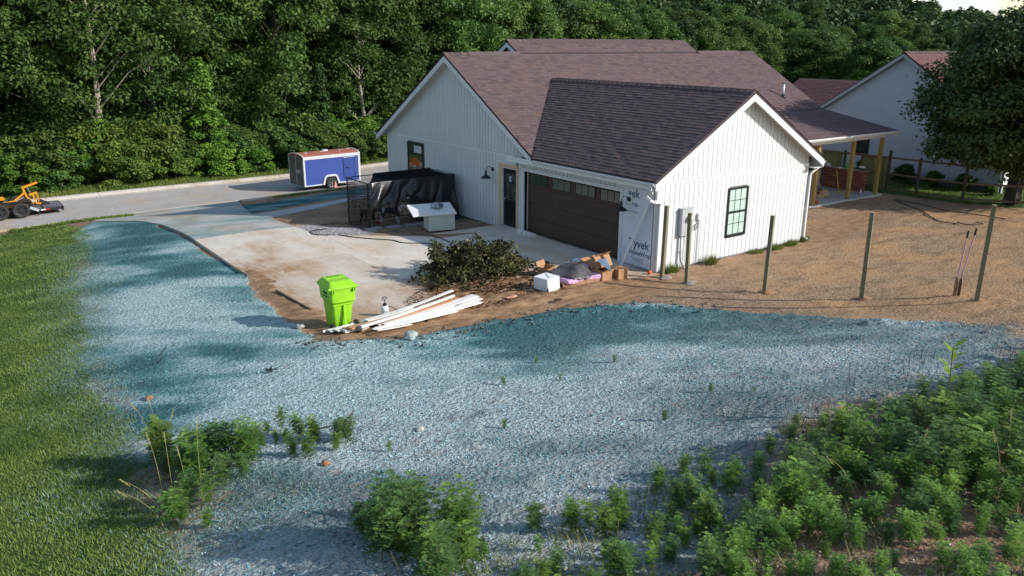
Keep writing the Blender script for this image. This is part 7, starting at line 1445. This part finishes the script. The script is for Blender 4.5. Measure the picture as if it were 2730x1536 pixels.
if 0:
    if 0:
        h0,sm,fm=rw[WR.randrange(8)]; s=h/h0; a=WR.random()*6.28; n=len(fm.vertices); co=np.empty(n*3,np.float32); fm.vertices.foreach_get('co',co); co=co.reshape(-1,3)*s; c_,s_=math.cos(a),math.sin(a); V=np.stack([co[:,0]*c_-co[:,1]*s_+x,co[:,0]*s_+co[:,1]*c_+y,co[:,2]+H(x,y)],1); bedV.append(V); tt=np.empty(len(fm.polygons),np.float32); fm.attributes['tone'].data.foreach_get('value',tt); bedT.append(tt)
if bedV: V=np.concatenate(bedV); o=link('weed_bed',npmesh('weed_bed',V,np.arange(len(V)).reshape(-1,4),RAG,np.concatenate(bedT))); tag(o,kind='stuff')
for k in range(60):
    x=-12.9+3.4*WR.random(); y=-11.9+2.0*WR.random(); weed(x,y,.20+.26*WR.random(),'small ragweed plant scattered along the stony ground at the bottom','small weeds along the bottom')
for k in range(9):
    x=-14+8*WR.random(); y=-9+5*WR.random(); 
    weed(x,y,.12+.08*WR.random(),'tiny weed sprouting from the sprayed gravelly slope','tiny weeds on the slope')
# wild grass and litter tangled through the bed and along the stony bottom
n=26000; X=-13.5+14.5*LGr.random(n);Y=-14.3+5*LGr.random(n); k=((sdist(X,Y,BED)>-.15)|((Y<-9.9)&(X<-9)))&(fbm(X,Y,.9,3,55)>.50); X=X[k];Y=Y[k]; V,F=tri_grass(len(X),X,Y,hz(X,Y)-.01,.19,LGr,.006,.8); o=link('wild_grass',npmesh('wild_grass',V,F,leafmat('wild_grass_blades',(.07,.10,.03),(.30,.29,.11),cc=(.12,.18,.045),noise=.8,rnd=0),LGr.random(len(X)),k=3)); tag(o,kind='stuff')
n=9000; X=-13.5+14*LGr.random(n);Y=-14.2+6*LGr.random(n); k=sdist(X,Y,TEAL)<.6; X=X[k];Y=Y[k]; pebbles('bed_stones',X,Y,.008+.02*LGr.random(len(X))**2,mat('pinkish_stone',(.30,.24,.21),.9,(.42,.36,.33),9,.8),LGr,.4)
# bright sapling in the bed
g_=empty('sumac_sprout',(-6.05,-11.35,H(-6.05,-11.35))); tag(g_,'bright yellow green broad leafed sprout in the right weed bed','weed')
mb=MB(); mb.tube([(0,0,0),(.02,0,.6),(0,.02,1.05)],.008,5); mb.build('stem',STM,g_)
V=[];rg=np.random.default_rng(3)
for k in range(14):
    t=.5+.5*k/13; a=k*2.4; d=np.array([math.cos(a),math.sin(a),.5]); d/=np.linalg.norm(d); s=np.cross(d,[0,0,1]); s/=np.linalg.norm(s); p=np.array([0,0,1.05*t]); V.append(np.stack([p,p+d*.1-s*.04,p+d*.22,p+d*.1+s*.04]))
link('leaves',npmesh('leaves',np.concatenate(V),np.arange(len(V)*4).reshape(-1,4),leafmat('yellow_sprout',(.15,.28,.02),(.25,.38,.04),rnd=0),np.ones(len(V))*.6),g_)
# dry grass stalks
STK=mat('straw_stalk',(.42,.33,.13),.8,(.30,.28,.10),5,.7)
def stalk(x,y,h,a,ln,label):
    mb=MB(); z=H(x,y); tip=Vector((x+math.cos(a)*ln,y+math.sin(a)*ln,z+h)); mid=Vector((x+math.cos(a)*ln*.35,y+math.sin(a)*ln*.35,z+h*.55)); b0=Vector((x,y,z)); c0=Vector((x+math.cos(a)*ln*.15,y+math.sin(a)*ln*.15,z+h*.7)); pp=[b0*(1-t)**2+c0*2*t*(1-t)+tip*t*t for t in np.linspace(0,1,9)]; mb.tube(pp,[.0035-.002*t for t in np.linspace(0,1,9)],5); o=mb.build('grass_stalk',STK); tag(o,label,'grass stalk','dry grass stalks standing in the weeds')
    mb=MB(); d=(tip-mid).normalized(); 
    for k in range(12): p=tip-d*(.012*k); mb.bar(p,p+d*.02+Vector((math.cos(k*2.4),math.sin(k*2.4),0))*.012,.006,.004)
    mb.build('seed_head',STK,o)
for i,(x,y,h,a,ln,l) in enumerate(((-15.0,-6.1,1.0,2.3,.12,'tall straight straw stalk, leftmost pair in the left clump'),(-14.9,-6.2,.98,1.6,.06,'tall straight straw stalk close right of the leftmost one'),(-14.6,-6.4,1.1,.9,.10,'tallest straw stalk rising at the right of the left clump'),(-14.75,-6.3,.75,1.9,.1,'shorter straw stalk between the two tall ones'),(-15.1,-6.6,.6,2.6,.45,'straw stalk leaning left toward the lawn'),(-15.15,-6.75,.5,2.5,.5,'lower straw stalk leaning left over the lawn'),(-14.7,-4.1,.75,2.2,.3,'wispy straw stalk at the back left of the left clump'),(-14.6,-4.0,.8,2.0,.12,'wispy upright straw stalk at the back of the left clump'),(-14.5,-4.2,.6,.5,.15,'short wispy straw stalk at the back of the left clump'),(-9.1,-11.9,.55,2.6,.35,'straw stalk leaning out at the left end of the right bed'),(-8.0,-12.9,.7,1.3,.2,'straw stalk in the near part of the right bed'),(-7.4,-12.7,.75,.7,.15,'straw stalk right of the near one in the right bed'),(-8.4,-12.2,.6,.3,.3,'straw stalk tilted right inside the right bed'),(-13.6,-9.9,.35,2.0,.12,'knobbly straw stalk at the bottom edge left of the middle clump'))): stalk(x,y,h,a,ln,l)
# thin bare weed stems on the slope
mb=MB()
for k in range(70):
    x=-9.5+8*WR.random(); y=-10.9+1.6*WR.random(); z=H(x,y); h=.12+.30*WR.random(); a=WR.random()*6.28; mb.tube([(x,y,z),(x+.05*math.cos(a),y+.05*math.sin(a),z+h)],[.004,.002],4)
o=mb.build('bare_stems',bpy.data.materials['dark_twig']); tag(o,kind='stuff')
# brick with holes at the right edge
pb=empty('perforated_brick',(-6.86,-12.45,H(-6.86,-12.45)),.5); tag(pb,'red perforated brick lying in the soil at the right edge','brick')
mb=MB(); mb.box((-.10,-.05,0),(.10,.05,.09)); mb.build('brick_body',mat('pale_red_brick',(.45,.20,.14),.9,(.52,.28,.2),9,.7),pb); mb=MB()
for i in range(5): mb.box((-.085+i*.035,-.0515,.03),(-.085+i*.035+.022,-.0495,.065))
mb.build('brick_holes',DARK,pb)
